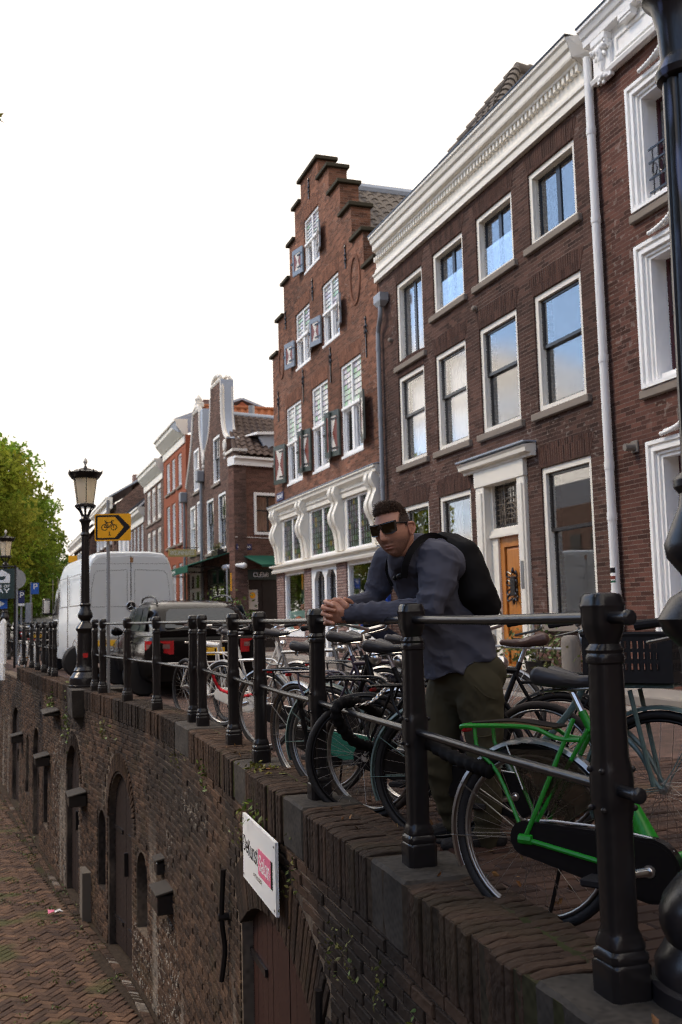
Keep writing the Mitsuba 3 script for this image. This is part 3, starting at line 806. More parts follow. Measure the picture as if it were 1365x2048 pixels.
def pantiles(h, e0, e1, r0, r1, w=0.24, l=0.3, mat='m_tile', most=300, seed=0):
    """S-shaped roof tiles: eave from e0 to e1, ridge from r0 to r1. Returns their part names."""
    e0, e1, r0, r1 = map(A, (e0, e1, r0, r1)); R = np.random.default_rng(seed)
    W, Lh = np.linalg.norm(e1 - e0), np.linalg.norm(r0 - e0); nx, ny = int(W / w), int(Lh / l)
    ax = (e1 - e0) / W; ay = (r0 - e0) / Lh; az = np.cross(ax, ay)
    if az[2] < 0: az = -az
    u = np.linspace(0, 1.08, 9); prof = 0.035 * np.sin(u * 2 * np.pi) + 0.03
    v = []
    for t, lift in ((0, 0.03), (1.12, 0.0)):
        for th in (0.0, -0.022): v.append(np.stack([u * w, np.full(9, t * l), prof + lift + th], 1))
    v = np.vstack(v); f = []
    for i in range(8):
        f += [[i, i + 1, 18 + i + 1], [i, 18 + i + 1, 18 + i], [9 + i, 27 + i + 1, 9 + i + 1], [9 + i, 27 + i, 27 + i + 1], [i, 9 + i + 1, i + 1], [i, 9 + i, 9 + i + 1]]
    tile = ply((v, A(f)), mat, smooth=40); k = 0; rest = []
    B = np.stack([ax, ay, az], 1)
    for j in range(ny):
        for i in range(nx):
            s = j / max(1, ny); o = (e0 + (r0 - e0) * s) + ((e1 + (r1 - e1) * s) - (e0 + (r0 - e0) * s)) * ((i + 0.0) / nx)
            M = mat4(B @ rz(R.normal(0, 0.6)), o + az * R.normal(0, 0.004))
            c = view(o[None])[0]
            if k < most and -20 < c[0] < 1385 and c[1] > -20: scene[numbered(f'{h}__tile')] = {**tile, 'to_world': T(M.tolist())}; k += 1
            else: rest.append((v @ M[:3, :3].T + M[:3, 3], A(f)))
    if rest: obj('tiling', rest, mat, h, kind='stuff')


# ---------------------------------------------------------------- brown brick house with the oak door
h = thing('brown_house', 'dark brown brick house with broad cream cornice and oak front door', 'house')
Y0, Y1 = 11.46, 19.95
tops = [(17.57, 18.93, 6.30, 8.10), (15.78, 17.1, 6.88, 8.10), (13.95, 15.26, 6.88, 8.10), (12.07, 13.42, 6.90, 8.10)]
tops[0] = (17.6, 18.93, 6.33, 8.10)
mids = [(17.65, 18.96, 4.22, 6.09), (15.81, 17.12, 4.22, 6.09), (13.95, 15.28, 4.22, 6.09), (12.07, 13.41, 4.22, 6.09)]
lows = [(17.65, 18.9, 0.95, 3.35), (15.84, 17.17, 0.95, 3.35), (12.05, 13.43, 0.95, 3.35)]
door = (13.84, 15.56, 0.12, 3.45)
wall_with(h, sbox(Y0, -0.3, Y1, 9.15), [(a, c, b, d) for a, b, c, d in tops + mids + lows + [door]])
for i, (a, b, c, d) in enumerate(tops):
    w = window(h, a, b, c, d, mullion=True, curtain=None if i else 'net', casing=.085, deep=0.11)
    soldier(h, a, b, d + 0.004)
    if i in (1, 2):
        obj('glass_guard', bx(FX + 0.1, FX + 0.104, a + .1, b - .1, c - .0, c + 0.62), 'm_glass', w)
for i, (a, b, c, d) in enumerate(mids):
    window(h, a, b, c, d, split=0.55, curtain=('net', 'net', 'blind', 'blind')[i] if i < 2 else None); soldier(h, a, b, d + 0.004)
for i, (a, b, c, d) in enumerate(lows):
    window(h, a, b, c, d, split=0.6, curtain=('sides', 'sides', None)[i]); soldier(h, a, b, d + 0.004)
room(h, Y0, Y1, [0.1, 3.9, 6.55, 9.2], 2.6, (13.6, 15.6, 17.4))
# cornice: frieze, dentils, gutter moulding
cz = 8.48
obj('frieze', sweepy([(FX - .03, cz), (FX + .1, cz), (FX + .1, 9.1), (FX - .03, 9.1)], Y0 + .04, Y1 - .02), 'm_cream', h)
obj('lower_moulding', [sweepy([(FX - .034, cz), (FX - .09, cz), (FX - .09, cz + .12), (FX - .12, cz + .14), (FX - .12, cz + .18), (FX - .07, cz + .22), (FX - .05, cz + .3), (FX - .034, cz + .3)], Y0 + .06, Y1)], 'm_cream', h)
for i in range(68):
    y = Y0 + 0.25 + i * 0.121
    if y < Y1 - .1: obj('dentil', bx(FX - .11, FX - .031, y, y + .062, 8.93, 9.03), 'm_cream', h)
obj('cornice', [sweepy([(FX, 9.03), (FX - .12, 9.035), (FX - .13, 9.07), (FX - .2, 9.10), (FX - .21, 9.13), (FX - .21, 9.23), (FX - .25, 9.26), (FX - .27, 9.34), (FX - .3, 9.37), (FX - .3, 9.42), (FX, 9.42)], Y0 + .25, Y1 - .25)], 'm_cream', h)
# broken plastered return at the right-hand end
obj('cornice_return', m3.Manifold.hull_points(A([[FX - .29, Y0 + .245, 9.41], [FX, Y0 + .245, 9.41], [FX - .2, Y0 + .245, 9.12], [FX, Y0 + .245, 9.0], [FX - .12, Y0 + .02, 9.36], [FX, Y0 + .02, 9.36], [FX - .06, Y0 + .02, 9.1], [FX, Y0 + .02, 9.0]])), 'm_offwhite', h)
obj('gutter', sweepy([(FX - .315, 9.422), (FX + .05, 9.422), (FX + .05, 9.445), (FX - .315, 9.445)], Y0 + .22, Y1 - .22), 'm_dark_paint', h)
# hipped pantile roof: the front hip rises to an apex behind the cornice, the ridge runs back from it
AP = A([FX + 2.38, 17.5, 12.5]); EL, ER = A([FX + .1, 19.85, 9.2]), A([FX + .1, 15.15, 9.2])
roof_slab(h, [ER, EL, AP + A([0, .01, 0]), AP], .05)
for e, s_ in ((EL, 1), (ER, -1)): roof_slab(h, [e, e + A([8, 0, 0]), AP + A([6, 0, 0]), AP][::s_], .05)
roof_slab(h, [(FX, Y0, 9.2), (FX, Y1, 9.2), (FX + 8, Y1, 9.2), (FX + 8, Y0, 9.2)], .05)
tl = []
for j in range(14):
    t = j / 14
    for i in range(-9, 10):
        y = 17.5 + .25 * i
        if abs(y - 17.5) < 2.3 * (1 - t) - .12: tl.append((t, y))
dirs = (AP - A([FX + .1, 17.5, 9.2])) / np.linalg.norm(AP - A([FX + .1, 17.5, 9.2]))
for t, y in tl:
    p = A([FX + .1, y, 9.2]) + (AP - A([FX + .1, 17.5, 9.2])) * t; q = p + dirs * .34
    obj('tile', tube([p + A([-.05, 0, .02]), q + A([-.02, 0, .0])], [.085, .075], 8), 'm_tile', h, smooth=40)
for e in (EL, ER):
    for i in range(15):
        p0, p1 = e + (AP - e) * i / 15, e + (AP - e) * (i + 1.15) / 15
        obj('ridge_tile', tube([p0 + A([-.05, 0, .06]), p1 + A([-.05, 0, .04])], [.13, .10], 10), 'm_tile', h, smooth=40)
for i in range(2): obj('ridge_tile', tube([AP + A([.3 * i - .12, -.05, .0]), AP + A([.3 * i + .2, -.05, -.02])], [.16, .14], 14), 'm_tile', h, smooth=40)
# door case
d = numbered(f'{h}__doorcase')
a, b, c, e = door
obj('pilaster', [cbox(FX - .06, FX + .3, b - .32, b - .02, .12, 3.3, .01), cbox(FX - .09, FX - .05, b - .27, b - .07, .5, 3.2, .01), cbox(FX - .1, FX + .0, b - .34, b, .12, .42, .01)], 'm_cream', d)
obj('pilaster', [cbox(FX - .06, FX + .3, a + .02, a + .26, .12, 3.3, .01), cbox(FX - .09, FX - .05, a + .06, a + .22, .5, 3.2, .01), cbox(FX - .1, FX + .0, a, a + .28, .12, .42, .01)], 'm_cream', d)
obj('entablature', [cbox(FX - .08, FX + .3, a, b + .0, 3.3, 3.58, .008), sweepy([(FX, 3.58), (FX - .09, 3.58), (FX - .1, 3.63), (FX - .19, 3.65), (FX - .2, 3.71), (FX - .23, 3.75), (FX, 3.79)], a - .3, b + .36)], 'm_cream', d)
obj('flashing', bx(FX - .24, FX, a - .32, b + .38, 3.792, 3.815), 'm_lead', d)
obj('inner_frame', [wallx(frame_poly(14.08, 15.24, 2.5, 3.38, .06), FX + .08, FX + .2), bx(FX + .04, FX + .2, 14.06, 15.26, 2.40, 2.52), bx(FX + .06, FX + .22, 15.02, 15.26, .12, 2.41), bx(FX + .06, FX + .22, 14.05, 14.12, .12, 2.41), wallx(frame_poly(14.02, 15.3, 2.4, 3.46, .05), FX + .01, FX + .1)], 'm_cream', d)
fan = numbered(f'{h}__fanlight')
obj('pane', trimesh.Trimesh(A([[FX + .16, 14.14, 2.56], [FX + .16, 15.18, 2.56], [FX + .16, 15.18, 3.32], [FX + .16, 14.14, 3.32]]), A([[0, 2, 1], [0, 3, 2]]), process=False), 'm_glass', fan)
obj('frame', wallx(frame_poly(14.14, 15.18, 2.56, 3.32, .05), FX + .13, FX + .18), 'm_dark_paint', fan)
obj('grille', [bx(FX + .14, FX + .155, 14.14 + .1 * i, 14.15 + .1 * i, 2.6, 3.3) for i in range(1, 10)] + [bx(FX + .138, FX + .15, 14.18, 15.15, 2.6 + .09 * i, 2.612 + .09 * i) for i in range(1, 8)] + [tube([(FX + .13, 14.66 + r * math.cos(t), 2.65 + r * 1.1 * math.sin(t)) for t in np.linspace(0, math.pi, 20)], .008, 5) for r in (.12, .2, .28, .36)] + [bx(FX + .128, FX + .16, yy, yy + .03, 2.6, 3.3) for yy in (14.45, 14.84)], 'm_stained', fan)
pm('m_stained', (0.16, 0.13, 0.10), 0.4, 0.4)
dr_ = numbered(f'{h}__door')
x = FX + .1
obj('leaf', wallx(sbox(14.12, .14, 15.02, 2.40).difference(unary_union([sbox(14.26, .75, 14.88, 2.25), sbox(14.26, .25, 14.88, .6)])), x, x + .06), 'm_oak', dr_)
obj('panel', [m3.Manifold.hull_points(A([[x + .045, 14.255, p], [x + .045, 14.885, p], [x + .045, 14.255, q], [x + .045, 14.885, q], [x + .01, 14.33, p + .08], [x + .01, 14.81, p + .08], [x + .01, 14.33, q - .08], [x + .01, 14.81, q - .08]])) for p, q in ((.75, 2.25), (.25, .6))], 'm_oak', dr_)
obj('moulding', [wallx(frame_poly(14.25, 14.89, p, q, .03), x - .012, x + .02) for p, q in ((.745, 2.255), (.245, .605))], 'm_oak', dr_)
obj('letterbox', cbox(x - .012, x + .02, 14.42, 14.72, .63, .71, .005), 'm_dark_paint', dr_)
kn = [cbox(x - .05, x + .015, 14.49, 14.66, 1.40, 1.72, .01)] + [tube(spline([(x - .03, 14.575 + s * .05, z), (x - .05, 14.575 + s * .14, z + q * .04), (x - .05, 14.575 + s * .17, z - q * .02), (x - .03, 14.575 + s * .12, z - q * .05)], 5), .016, 6) for s in (-1, 1) for z, q in ((1.76, 1), (1.62, 1), (1.46, -1), (1.36, -1))] + [hull(((x - .03, 14.575, 1.8), .03), ((x - .03, 14.575, 1.86), .014)), hull(((x - .03, 14.575, 1.33), .03), ((x - .03, 14.575, 1.27), .014))]
obj('knocker', kn, 'm_iron', dr_)
obj('intercom', cbox(FX - .1, FX - .06, 13.92, 14.02, 1.5, 1.95, .006), 'm_steel', h)
struct('doorstep', cbox(7.55, FX - .01, 13.9, 15.5, .1, .22, .01), 'm_stone')
for (yy, zz) in ((19.25, 7.0), (15.35, 6.5)): obj('wall_fitting', lathe([(.05, 0), (.05, .06), (.03, .08)], 10).apply_transform(mat4(ry(-90), (FX, yy, zz))), 'm_sill', h)
# things in the ground floor window: picture on an easel, lamp arm
pic = thing('picture_board', 'yellow picture with sunflower shapes standing in the right ground floor window', 'picture')
obj('board', xf(cbox(-.01, .01, -.17, .17, 0, .3, .004), mat4(ry(12), (FX + .26, 12.33, 1.3))), 'm_box', pic)
obj('flowers', [xf(lathe([(r, 0), (r * .6, .004)], 9), mat4(ry(-78), (FX + .25 + .21 * zz, 12.33 + yy, 1.3 + zz))) for yy, zz, r in ((.07, .07, .035), (-.07, .08, .035), (.1, .19, .03), (-.06, .2, .035), (.0, .14, .03))], 'm_matt_black', pic)

# rainwater pipe between the two houses
dp = thing('drainpipe', 'tall white drainpipe between the brown house and the right-hand house', 'drainpipe')
px_, py_ = FX - .08, 11.50
obj('pipe', tube([(px_, py_, .0), (px_, py_, 9.0)], .062, 14), 'm_pipe', dp, smooth=True)
for z in (7.85, 6.55, 4.55, 3.05, 2.35, 1.3): obj('collar', tube([(px_, py_, z), (px_, py_, z + .1)], .07, 14), 'm_pipe', dp, smooth=40)
st = thing('pipe_sticker', 'small sticker with red and green stripes on the white drainpipe', 'sticker')
arcp = lambda z0, z1, r: trimesh.Trimesh(np.vstack([[(px_ - r * math.cos(t), py_ + r * math.sin(t) - 0.0, z) for t in np.linspace(-1.0, .9, 9)] for z in (z0, z1)]), A([q for i in range(8) for q in ([i, i + 10, i + 1], [i, i + 9, i + 10])]), process=False)
obj('paper', arcp(1.5, 1.72, .0635), 'm_white', st); obj('red_band', arcp(1.54, 1.59, .0645), 'm_red_paint', st); obj('green_band', arcp(1.5, 1.53, .0645), 'm_awning', st); obj('figure', arcp(1.63, 1.70, .0645), 'm_black', st)

# ---------------------------------------------------------------- right-hand house, mostly beyond the frame
h = thing('ornate_house', 'reddish brick house with carved white cornice brackets at the right edge', 'house')
Y0, Y1 = 4.5, 11.44
wins = [(9.0, 10.66, 6.36, 8.06), (9.0, 10.66, 3.98, 5.86), (9.0, 10.65, .6, 3.25), (6.2, 7.86, 6.36, 8.06), (6.2, 7.86, 3.98, 5.86), (6.2, 7.86, .6, 3.25)]
wall_with(h, sbox(Y0, -.3, Y1, 9.4), [(a, c, b, d) for a, b, c, d in wins])
for i, (a, b, c, d) in enumerate(wins):
    w = window(h, a, b, c, d, casing=.16, mat='m_white', sash='m_bordeaux', inset=.06, deep=.2, sill=i != 2, bars=(2, 2))
    obj('architrave', [wallx(frame_poly(a - .03 + k * .045, b + .03 - k * .045, c, d + .03 - k * .045, .05), FX - q, FX + .1) for k, q in enumerate((.09, .055, .075, .03, .0))], 'm_white', w)
    cr = [hull(((FX - .1, (a + b) / 2 + s * t * .42, d + .10 + .07 * (1 - t) ** 3), .05 - .02 * t)) for s in (-1, 1) for t in np.linspace(0, 1, 9)] + [hull(((FX - .14, (a + b) / 2 + s * t * .42 + .03, d + .07 + .09 * (1 - t) ** 2), .03)) for s in (-1, 1) for t in np.linspace(0, 1, 9)]
    obj('carving', cr, 'm_white', w, smooth=50)
w = numbered(f'{h}__balcony_grille')
obj('rail', [bx(FX - .02, FX, 9.3, 10.36, z, z + .025) for z in (6.5, 6.68, 6.9, 7.08)] + [tube([(FX - .01, y, 6.4), (FX - .01, y, 7.1)], .01, 5) for y in np.arange(9.32, 10.36, .12)], 'm_iron', w)
obj('scroll', [tube([(FX - .02, y + .05 * math.cos(t), 6.79 + .08 * math.sin(t)) for t in np.linspace(0, 6.2, 12)], .01, 5) for y in np.arange(9.4, 10.36, .14)], 'm_iron', w)
room(h, Y0, Y1, [.1, 3.8, 6.2, 9.2], 2.4)
obj('curtain', [wave_sheet(9.35, 10.3, z0, z1, FX + .5, .03, .14) for z0, z1 in ((6.6, 7.8), (4.2, 5.6), (.9, 3))], 'm_bordeaux', h)
obj('frieze', [bx(FX - .06, FX + .05, Y0, Y1 - .05, 8.52, 9.05), sweepy([(FX - .065, 8.5), (FX - .12, 8.5), (FX - .14, 8.55), (FX - .1, 8.6), (FX - .065, 8.62)], Y0, Y1 - .06)], 'm_white', h)
for a, b in ((9.55, 10.85), (7.6, 9.0)):
    obj('panel', wallx(frame_poly(a, b, 8.66, 8.94, .05), FX - .085, FX - .058), 'm_white', h)
obj('cornice', sweepy([(FX, 9.03), (FX - .08, 9.035), (FX - .09, 9.06), (FX - .2, 9.07), (FX - .21, 9.17), (FX - .24, 9.19), (FX - .27, 9.26), (FX - .3, 9.28), (FX - .3, 9.33), (FX, 9.33)], Y0, Y1 - .03), 'm_white', h)
obj('gutter', bx(FX - .315, FX, Y0, Y1 - .015, 9.332, 9.355), 'm_dark_paint', h)
for y in (11.08, 9.15, 7.2):
    c = numbered(f'{h}__console')
    obj('block', [cbox(FX - .2, FX - .055, y - .17, y + .17, 8.96, 9.066, .01), cbox(FX - .12, FX - .05, y - .16, y + .16, 8.44, 8.96, .008)], 'm_white', c)
    sc_ = [hull(((FX - .15, y - .1, 8.89), .06), ((FX - .15, y + .1, 8.89), .06)), hull(((FX - .14, y, 8.74), .06), ((FX - .15, y, 8.88), .07)), hull(((FX - .125, y, 8.6), .035), ((FX - .13, y, 8.74), .055)), hull(((FX - .13, y, 8.5), .05)), hull(((FX - .13, y + .06, 8.47), .035)), hull(((FX - .13, y - .06, 8.47), .035)), hull(((FX - .12, y, 8.41), .028))]
    sc_ += [tube([(FX - .15 - .06 * (1 - k / 26) * math.cos(k * .7), y + .17 * s, 8.89 + .06 * (1 - k / 26) * math.sin(k * .7)) for k in range(22)], .014, 6) for s in (-1, 1)]
    sc_ += [hull(((FX - .15, y + s * .08, 8.8), .03), ((FX - .16, y + s * .11, 8.76), .02)) for s in (-1, 1)] + [hull(((FX - .2, y, 8.83), .03), ((FX - .19, y, 8.77), .018))]
    obj('scroll', sc_, 'm_white', c, smooth=45)
for y in (10.45, 9.8, 8.5, 7.85): obj('modillion', [cbox(FX - .19, FX - .07, y - .13, y + .13, 8.95, 9.066, .008), cbox(FX - .205, FX - .17, y - .14, y + .14, 8.99, 9.067, .006)], 'm_white', h)
roof_slab(h, [(FX - .1, Y0, 9.36), (FX - .1, Y1, 9.36), (FX + 3.0, Y1, 11.0), (FX + 3, Y0, 11.0)])
sd = thing('wall_spotlight', 'small grey wall spotlight on the reddish brick beside the white drainpipe', 'lamp')
obj('head', tube([(FX, 11.0, 3.28), (FX - .16, 11.02, 3.27)], .05, 12), 'm_concrete', sd, smooth=40); obj('base', cbox(FX - .03, FX, 10.93, 11.07, 3.2, 3.36, .008), 'm_concrete', sd)

# ---------------------------------------------------------------- stepped gable house
h = thing('step_gable_house', 'tall red brown brick house with stepped gable and open shutters', 'house')
L = [(28.7, 9.0), (28.02, 9.95), (27.36, 10.86), (26.69, 11.8), (26.1, 12.66), (25.48, 13.2)]
Rr = [(23.93, 13.2), (23.08, 12.6), (22.27, 11.82), (21.52, 10.92), (20.77, 10.0), (20.07, 9.08)]
pts = [(28.72, -.3)]
z = 0
for i, (y, zt) in enumerate(L): pts += [(y, pts[-1][1] if i else 5), (y, zt)] if i else [(28.7, 9.0)]
pts = [(28.72, -.3), (28.7, 9.0)]
for (y, zt), (yp, zp) in zip(L[1:], L[:-1]): pts += [(y, zp), (y, zt)]
for (y, zt), nxt in zip(Rr, Rr[1:] + [None]): pts += [(y, zt)] + ([(y, nxt[1])] if nxt else [])
pts += [(20.0, 9.08), (20.0, -.3)]
g = Polygon(pts).buffer(0)
w3 = [(25.88, 27.36, 4.94, 7.17), (23.57, 24.93, 4.94, 7.2), (21.14, 22.6, 4.98, 7.23)]
w2 = [(24.93, 26.24, 8.06, 9.63), (22.55, 23.85, 8.08, 9.69)]
w1 = [(23.97, 25.26, 10.53, 12.0)]
shop = (20.25, 28.5, .3, 4.3)
wall_with(h, g, [(a, c, b, d) for a, b, c, d in w1 + w2 + w3] + [sbox(shop[0], .12, shop[1], 4.28)], x1=FX + .5)
for i, (y, zt) in enumerate(L): obj('step_cap', [cbox(FX - .09, FX + .55, (L[i + 1][0] if i < 5 else 23.9) + (.0 if i < 5 else -.06), y + .1, zt, zt + .1, .012)], 'm_cap', h)
for i, (y, zt) in enumerate(Rr[1:]): obj('step_cap', cbox(FX - .09, FX + .55, y - .1, Rr[i][0] - .003, zt, zt + .1, .012), 'm_cap', h)
pm('m_cap', (0.05, 0.042, 0.028), 0.85, 0.2)


def leaded(w, y0, y1, z0, z1, nx, nz, pal, x, seed):
    R = np.random.default_rng(seed)
    for i in range(nx):
        for j in range(nz):
            a, b = y0 + (y1 - y0) * i / nx, y0 + (y1 - y0) * (i + 1) / nx; c, e = z0 + (z1 - z0) * j / nz, z0 + (z1 - z0) * (j + 1) / nz
            obj('pane', xf(bx(-.003, .003, a + .006 - (a + b) / 2, b - .006 - (a + b) / 2, c + .006 - (c + e) / 2, e - .006 - (c + e) / 2), mat4(rz(R.normal(0, 1.2)) @ ry(R.normal(0, 1.2)), (x, (a + b) / 2, (c + e) / 2))), pal[R.integers(len(pal))], w)
    obj('lead_bar', [bx(x - .012, x + .008, y0, y1, z0 + (z1 - z0) * j / nz - .011, z0 + (z1 - z0) * j / nz + .011) for j in range(1, nz)], 'm_dark_paint', w)
    obj('lead', [bx(x - .006, x + .006, y0 + (y1 - y0) * i / nx - .006, y0 + (y1 - y0) * i / nx + .006, z0, z1) for i in range(1, nx)], 'm_lead', w)


for k, c in dict(a=(.62, .62, .58), b=(.36, .55, .36), c=(.55, .50, .56), d=(.66, .66, .62), e=(.5, .6, .5)).items(): pm('m_pale_' + k, c, .12, .6)
PALE = ['m_pale_' + k for k in 'aabccdde']
for k, c in dict(a=(.02, .03, .018), b=(.05, .035, .04), c=(.03, .05, .02), d=(.10, .075, .01), e=(.012, .012, .012), f=(.045, .05, .035)).items(): pm('m_dim_' + k, tuple(1.5 * q for q in c), .2, .25)
DIM = ['m_dim_' + k for k in 'aabbceeffd']


def gable_window(a, b, c, d, rows, seed):
    w = numbered(f'{h}__window'); x = FX + .035; zs = c + (d - c) * .53; ym = (a + b) / 2
    obj('frame', [wallx(sbox(a, c, b, d).difference(unary_union([sbox(a + .07, zs + .04, ym - .035, d - .07), sbox(ym + .035, zs + .04, b - .07, d - .07), sbox(a + .09, c + .08, ym - .07, zs - .05), sbox(ym + .07, c + .08, b - .09, zs - .05)])), x, x + .12), cbox(x - .05, x + .1, a - .03, b + .03, c - .05, c + .02, .008), cbox(x - .03, x + .1, a, b, zs - .05, zs + .02, .006)], 'm_white', w)
    for p, q in ((a + .07, ym - .035), (ym + .035, b - .07)): leaded(w, p, q, zs + .04, d - .07, 3, rows, PALE, x + .05, seed + int(p * 10))
    for p, q in ((a + .09, ym - .07), (ym + .07, b - .09)):
        obj('sash', wallx(frame_poly(p, q, c + .08, zs - .05, .045), x + .05, x + .09), 'm_white', w)
        obj('pane', trimesh.Trimesh(A([[x + .07, p + .04, c + .12], [x + .07, q - .04, c + .12], [x + .07, q - .04, zs - .09], [x + .07, p + .04, zs - .09]]), A([[0, 2, 1], [0, 3, 2]]), process=False), 'm_glass', w)
    return w


for i, (a, b, c, d) in enumerate(w3 + w2 + w1):
    gable_window(a, b, c, d, 7 if i < 3 else 6, i); soldier(h, a, b, d + .004, .32, .1)


def shutter(yh, side, z0, z1, wd, ang, mat='m_shutter_green'):
    """Shutter hinged at y = yh; side +1 opens towards +y. ang: degrees it stands off the wall."""
    s = numbered(f'{h}__shutter'); ca, sa = math.cos(math.radians(ang)), math.sin(math.radians(ang))
    def put(m, off=0.0):
        v, f = vf(m)
        return trimesh.Trimesh(np.stack([FX - .025 - v[:, 0] * sa - (v[:, 2] + off) * ca, yh + side * (v[:, 0] * ca - (v[:, 2] + off) * sa), z0 + v[:, 1]], 1), f if side < 0 else f[:, ::-1], process=False)
    H = z1 - z0; a, b, c, e = .085, wd - .085, .13, H - .13
    obj('frame', put(ext(sbox(0, 0, wd, H).difference(sbox(a, c, b, e)), .045)), mat, s)
    obj('panel', put(ext(sbox(a, c, b, e), .012), .018), 'm_red_paint', s)
    m = (a + b) / 2; k = (c + e) / 2
    obj('hourglass', put(ext(Polygon([(a + .05, c), (b - .05, c), (m + .02, k), (b - .05, e), (a + .05, e), (m - .02, k)]), .004), .0305), 'm_offwhite', s)
    for zz in (.2, H - .2): obj('hinge', put(ext(sbox(-.05, zz - .02, wd * .5, zz + .02), .006), .046), 'm_iron', s)
    obj('latch', put(ext(sbox(wd - .03, k - .03, wd + .05, k + .03), .03), .03), 'm_iron', s)


for a, b, c, d in w3:
    shutter(b + .02, 1, c + .08, c + 1.22, .66, 14); shutter(a - .02, -1, c + .1, c + 1.24, .62, 14)
for a, b, c, d in w2:
    shutter(b + .02, 1, c + .12, c + .86, .56, 12, 'm_shutter_grey'); shutter(a - .02, -1, c + .12, c + .86, .5, 12, 'm_shutter_grey')
for a, b, c, d in w1: shutter(b + .02, 1, c + .06, c + .8, .56, 12, 'm_shutter_grey'); shutter(a - .02, -1, c + .1, c + .82, .5, 12, 'm_shutter_grey')
for y, z0, z1, big in ((24.7, 12.42, 12.95, 0), (24.58, 9.55, 10.08, 0), (27.17, 9.5, 10.0, 0), (21.96, 9.52, 10.05, 0), (20.73, 7.0, 7.9, 1), (23.26, 7.0, 7.86, 1), (25.6, 7.0, 7.85, 1), (28.1, 6.95, 7.8, 1)):
    w_ = .09 if big else .06
    obj('wall_anchor', [bx(FX - .03, FX - .004, y - .016, y + .016, z0, z1)] + [tube([(FX - .025, y + s * (w_ * .5 + w_ * .5 * math.cos(t)), z1 - .2 - k * .13 + w_ * .7 * math.sin(t)) for t in np.linspace(0, 5.2, 9)], .016, 5) for s in (-1, 1) for k in (0, 1)] + [hull(((FX - .02, y, z1), .03), ((FX - .02, y, z1 + .08), .008), n=8)], 'm_iron', h)
# two blind oculi with a brick ring
for y, z, rh, rw in ((21.35, 9.05, .62, .36), (27.7, 8.65, .5, .3)):
    obj('blind_arch', [wallx(Polygon([(y + rw * math.cos(t), z + rh * math.sin(t)) for t in np.linspace(0, 6.28, 28)]).difference(Polygon([(y + (rw - .09) * math.cos(t), z + (rh - .09) * math.sin(t)) for t in np.linspace(0, 6.28, 28)])), FX - .03, FX + .01)], 'm_soldier', h)
room(h, 20.0, 28.7, [.1, 4.4, 7.5, 9.2], 2.6, (23, 25.4))
roof_slab(h, [(FX + .5, 20.1, 9.0), (FX + 9, 20.1, 9.0), (FX + 9, 24.45, 12.75), (FX + .5, 24.45, 12.75)], mat='m_tile')
roof_slab(h, [(FX + .5, 28.7, 9.0), (FX + 9, 28.7, 9.0), (FX + 9, 24.45, 12.75), (FX + .5, 24.45, 12.75)], mat='m_tile')
pantiles(h, (FX + .56, 20.3, 9.12), (FX + 7, 20.3, 9.12), (FX + .56, 24.4, 12.66), (FX + 7, 24.4, 12.66), w=.3, l=.36, seed=5)
obj('ridge', tube([(FX + .5, 24.45, 12.8), (FX + 9, 24.45, 12.8)], .14, 8), 'm_lead', h, smooth=40)
for yy in (20.2, 28.6): obj('side_wall', bx(FX + .5, FX + 9, yy - .1, yy + .1, -.2, 9.0), 'm_brick', h)
# shop front: cornice, brackets, leaded windows, belt, piers, shop windows and door
obj('cornice', [sweepy([(FX, 4.14), (FX - .05, 4.14), (FX - .06, 4.2), (FX - .17, 4.28), (FX - .18, 4.35), (FX - .22, 4.38), (FX - .22, 4.42), (FX, 4.46)], 20.0, 28.85), sweepy([(FX, 3.98), (FX - .05, 3.98), (FX - .05, 4.08), (FX - .09, 4.12), (FX, 4.165)], 20.25, 28.6)], 'm_cream', h)
obj('cornice_lead', xf(bx(0, .25, 19.98, 28.88, 0, .02), mat4(ry(-10), (FX - .235, 0, 4.425))), 'm_lead', h)
obj('belt', [sweepy([(FX + .1, 2.44), (FX - .12, 2.44), (FX - .14, 2.5), (FX - .08, 2.54), (FX - .1, 2.6), (FX - .2, 2.62), (FX - .2, 2.66), (FX + .1, 2.66)], 20.0, 28.82), bx(FX - .03, FX + .2, 20.1, 28.6, 2.66, 2.70)], 'm_cream', h)
brk = [28.4, 25.72, 22.9, 20.36]
obj('front_frame', wallx(sbox(20.1, 2.68, 28.6, 4.2).difference(unary_union([sbox(b + .38, 2.72, a - .4, 3.97) for a, b in zip(brk[:-1], brk[1:])])), FX + .02, FX + .14), 'm_cream', h)
for i, yb in enumerate(brk):
    for s in (-.16, .16):
        prof = spline(A([[-.2, 4.28], [-.24, 4.14], [-.19, 4.02], [-.13, 3.9], [-.18, 3.76], [-.24, 3.58], [-.21, 3.40], [-.12, 3.22], [-.08, 3.0], [-.06, 2.72]]), 5)
        p = Polygon(np.vstack([np.stack([FX + prof[:, 0], prof[:, 1]], 1), [[FX + .03, 2.72], [FX + .03, 4.3]]])).buffer(0)
        m = ext(p, .19); v = np.array(m.vertices)
        obj('scroll_bracket', trimesh.Trimesh(np.stack([v[:, 0], yb + s - .095 + v[:, 2], v[:, 1]], 1), m.faces[:, ::-1], process=False), 'm_cream', h, smooth=40)
for i, (a, b) in enumerate(zip(brk[:-1], brk[1:])):
    w = numbered(f'{h}__leaded_window'); p, q = b + .38, a - .4; m = (p + q) / 2
    obj('frame', wallx(sbox(p, 2.72, q, 3.97).difference(unary_union([sbox(p + .05, 2.77, m - .05, 3.92), sbox(m + .05, 2.77, q - .05, 3.92)])), FX + .03, FX + .1), 'm_white', w)
    for u, v_ in ((p + .05, m - .05), (m + .05, q - .05)): leaded(w, u, v_, 2.77, 3.92, 5, 8, DIM, FX + .07, 50 + i)
piers = [(27.95, 28.7), (25.35, 25.95), (22.55, 23.25), (20.0, 20.6)]
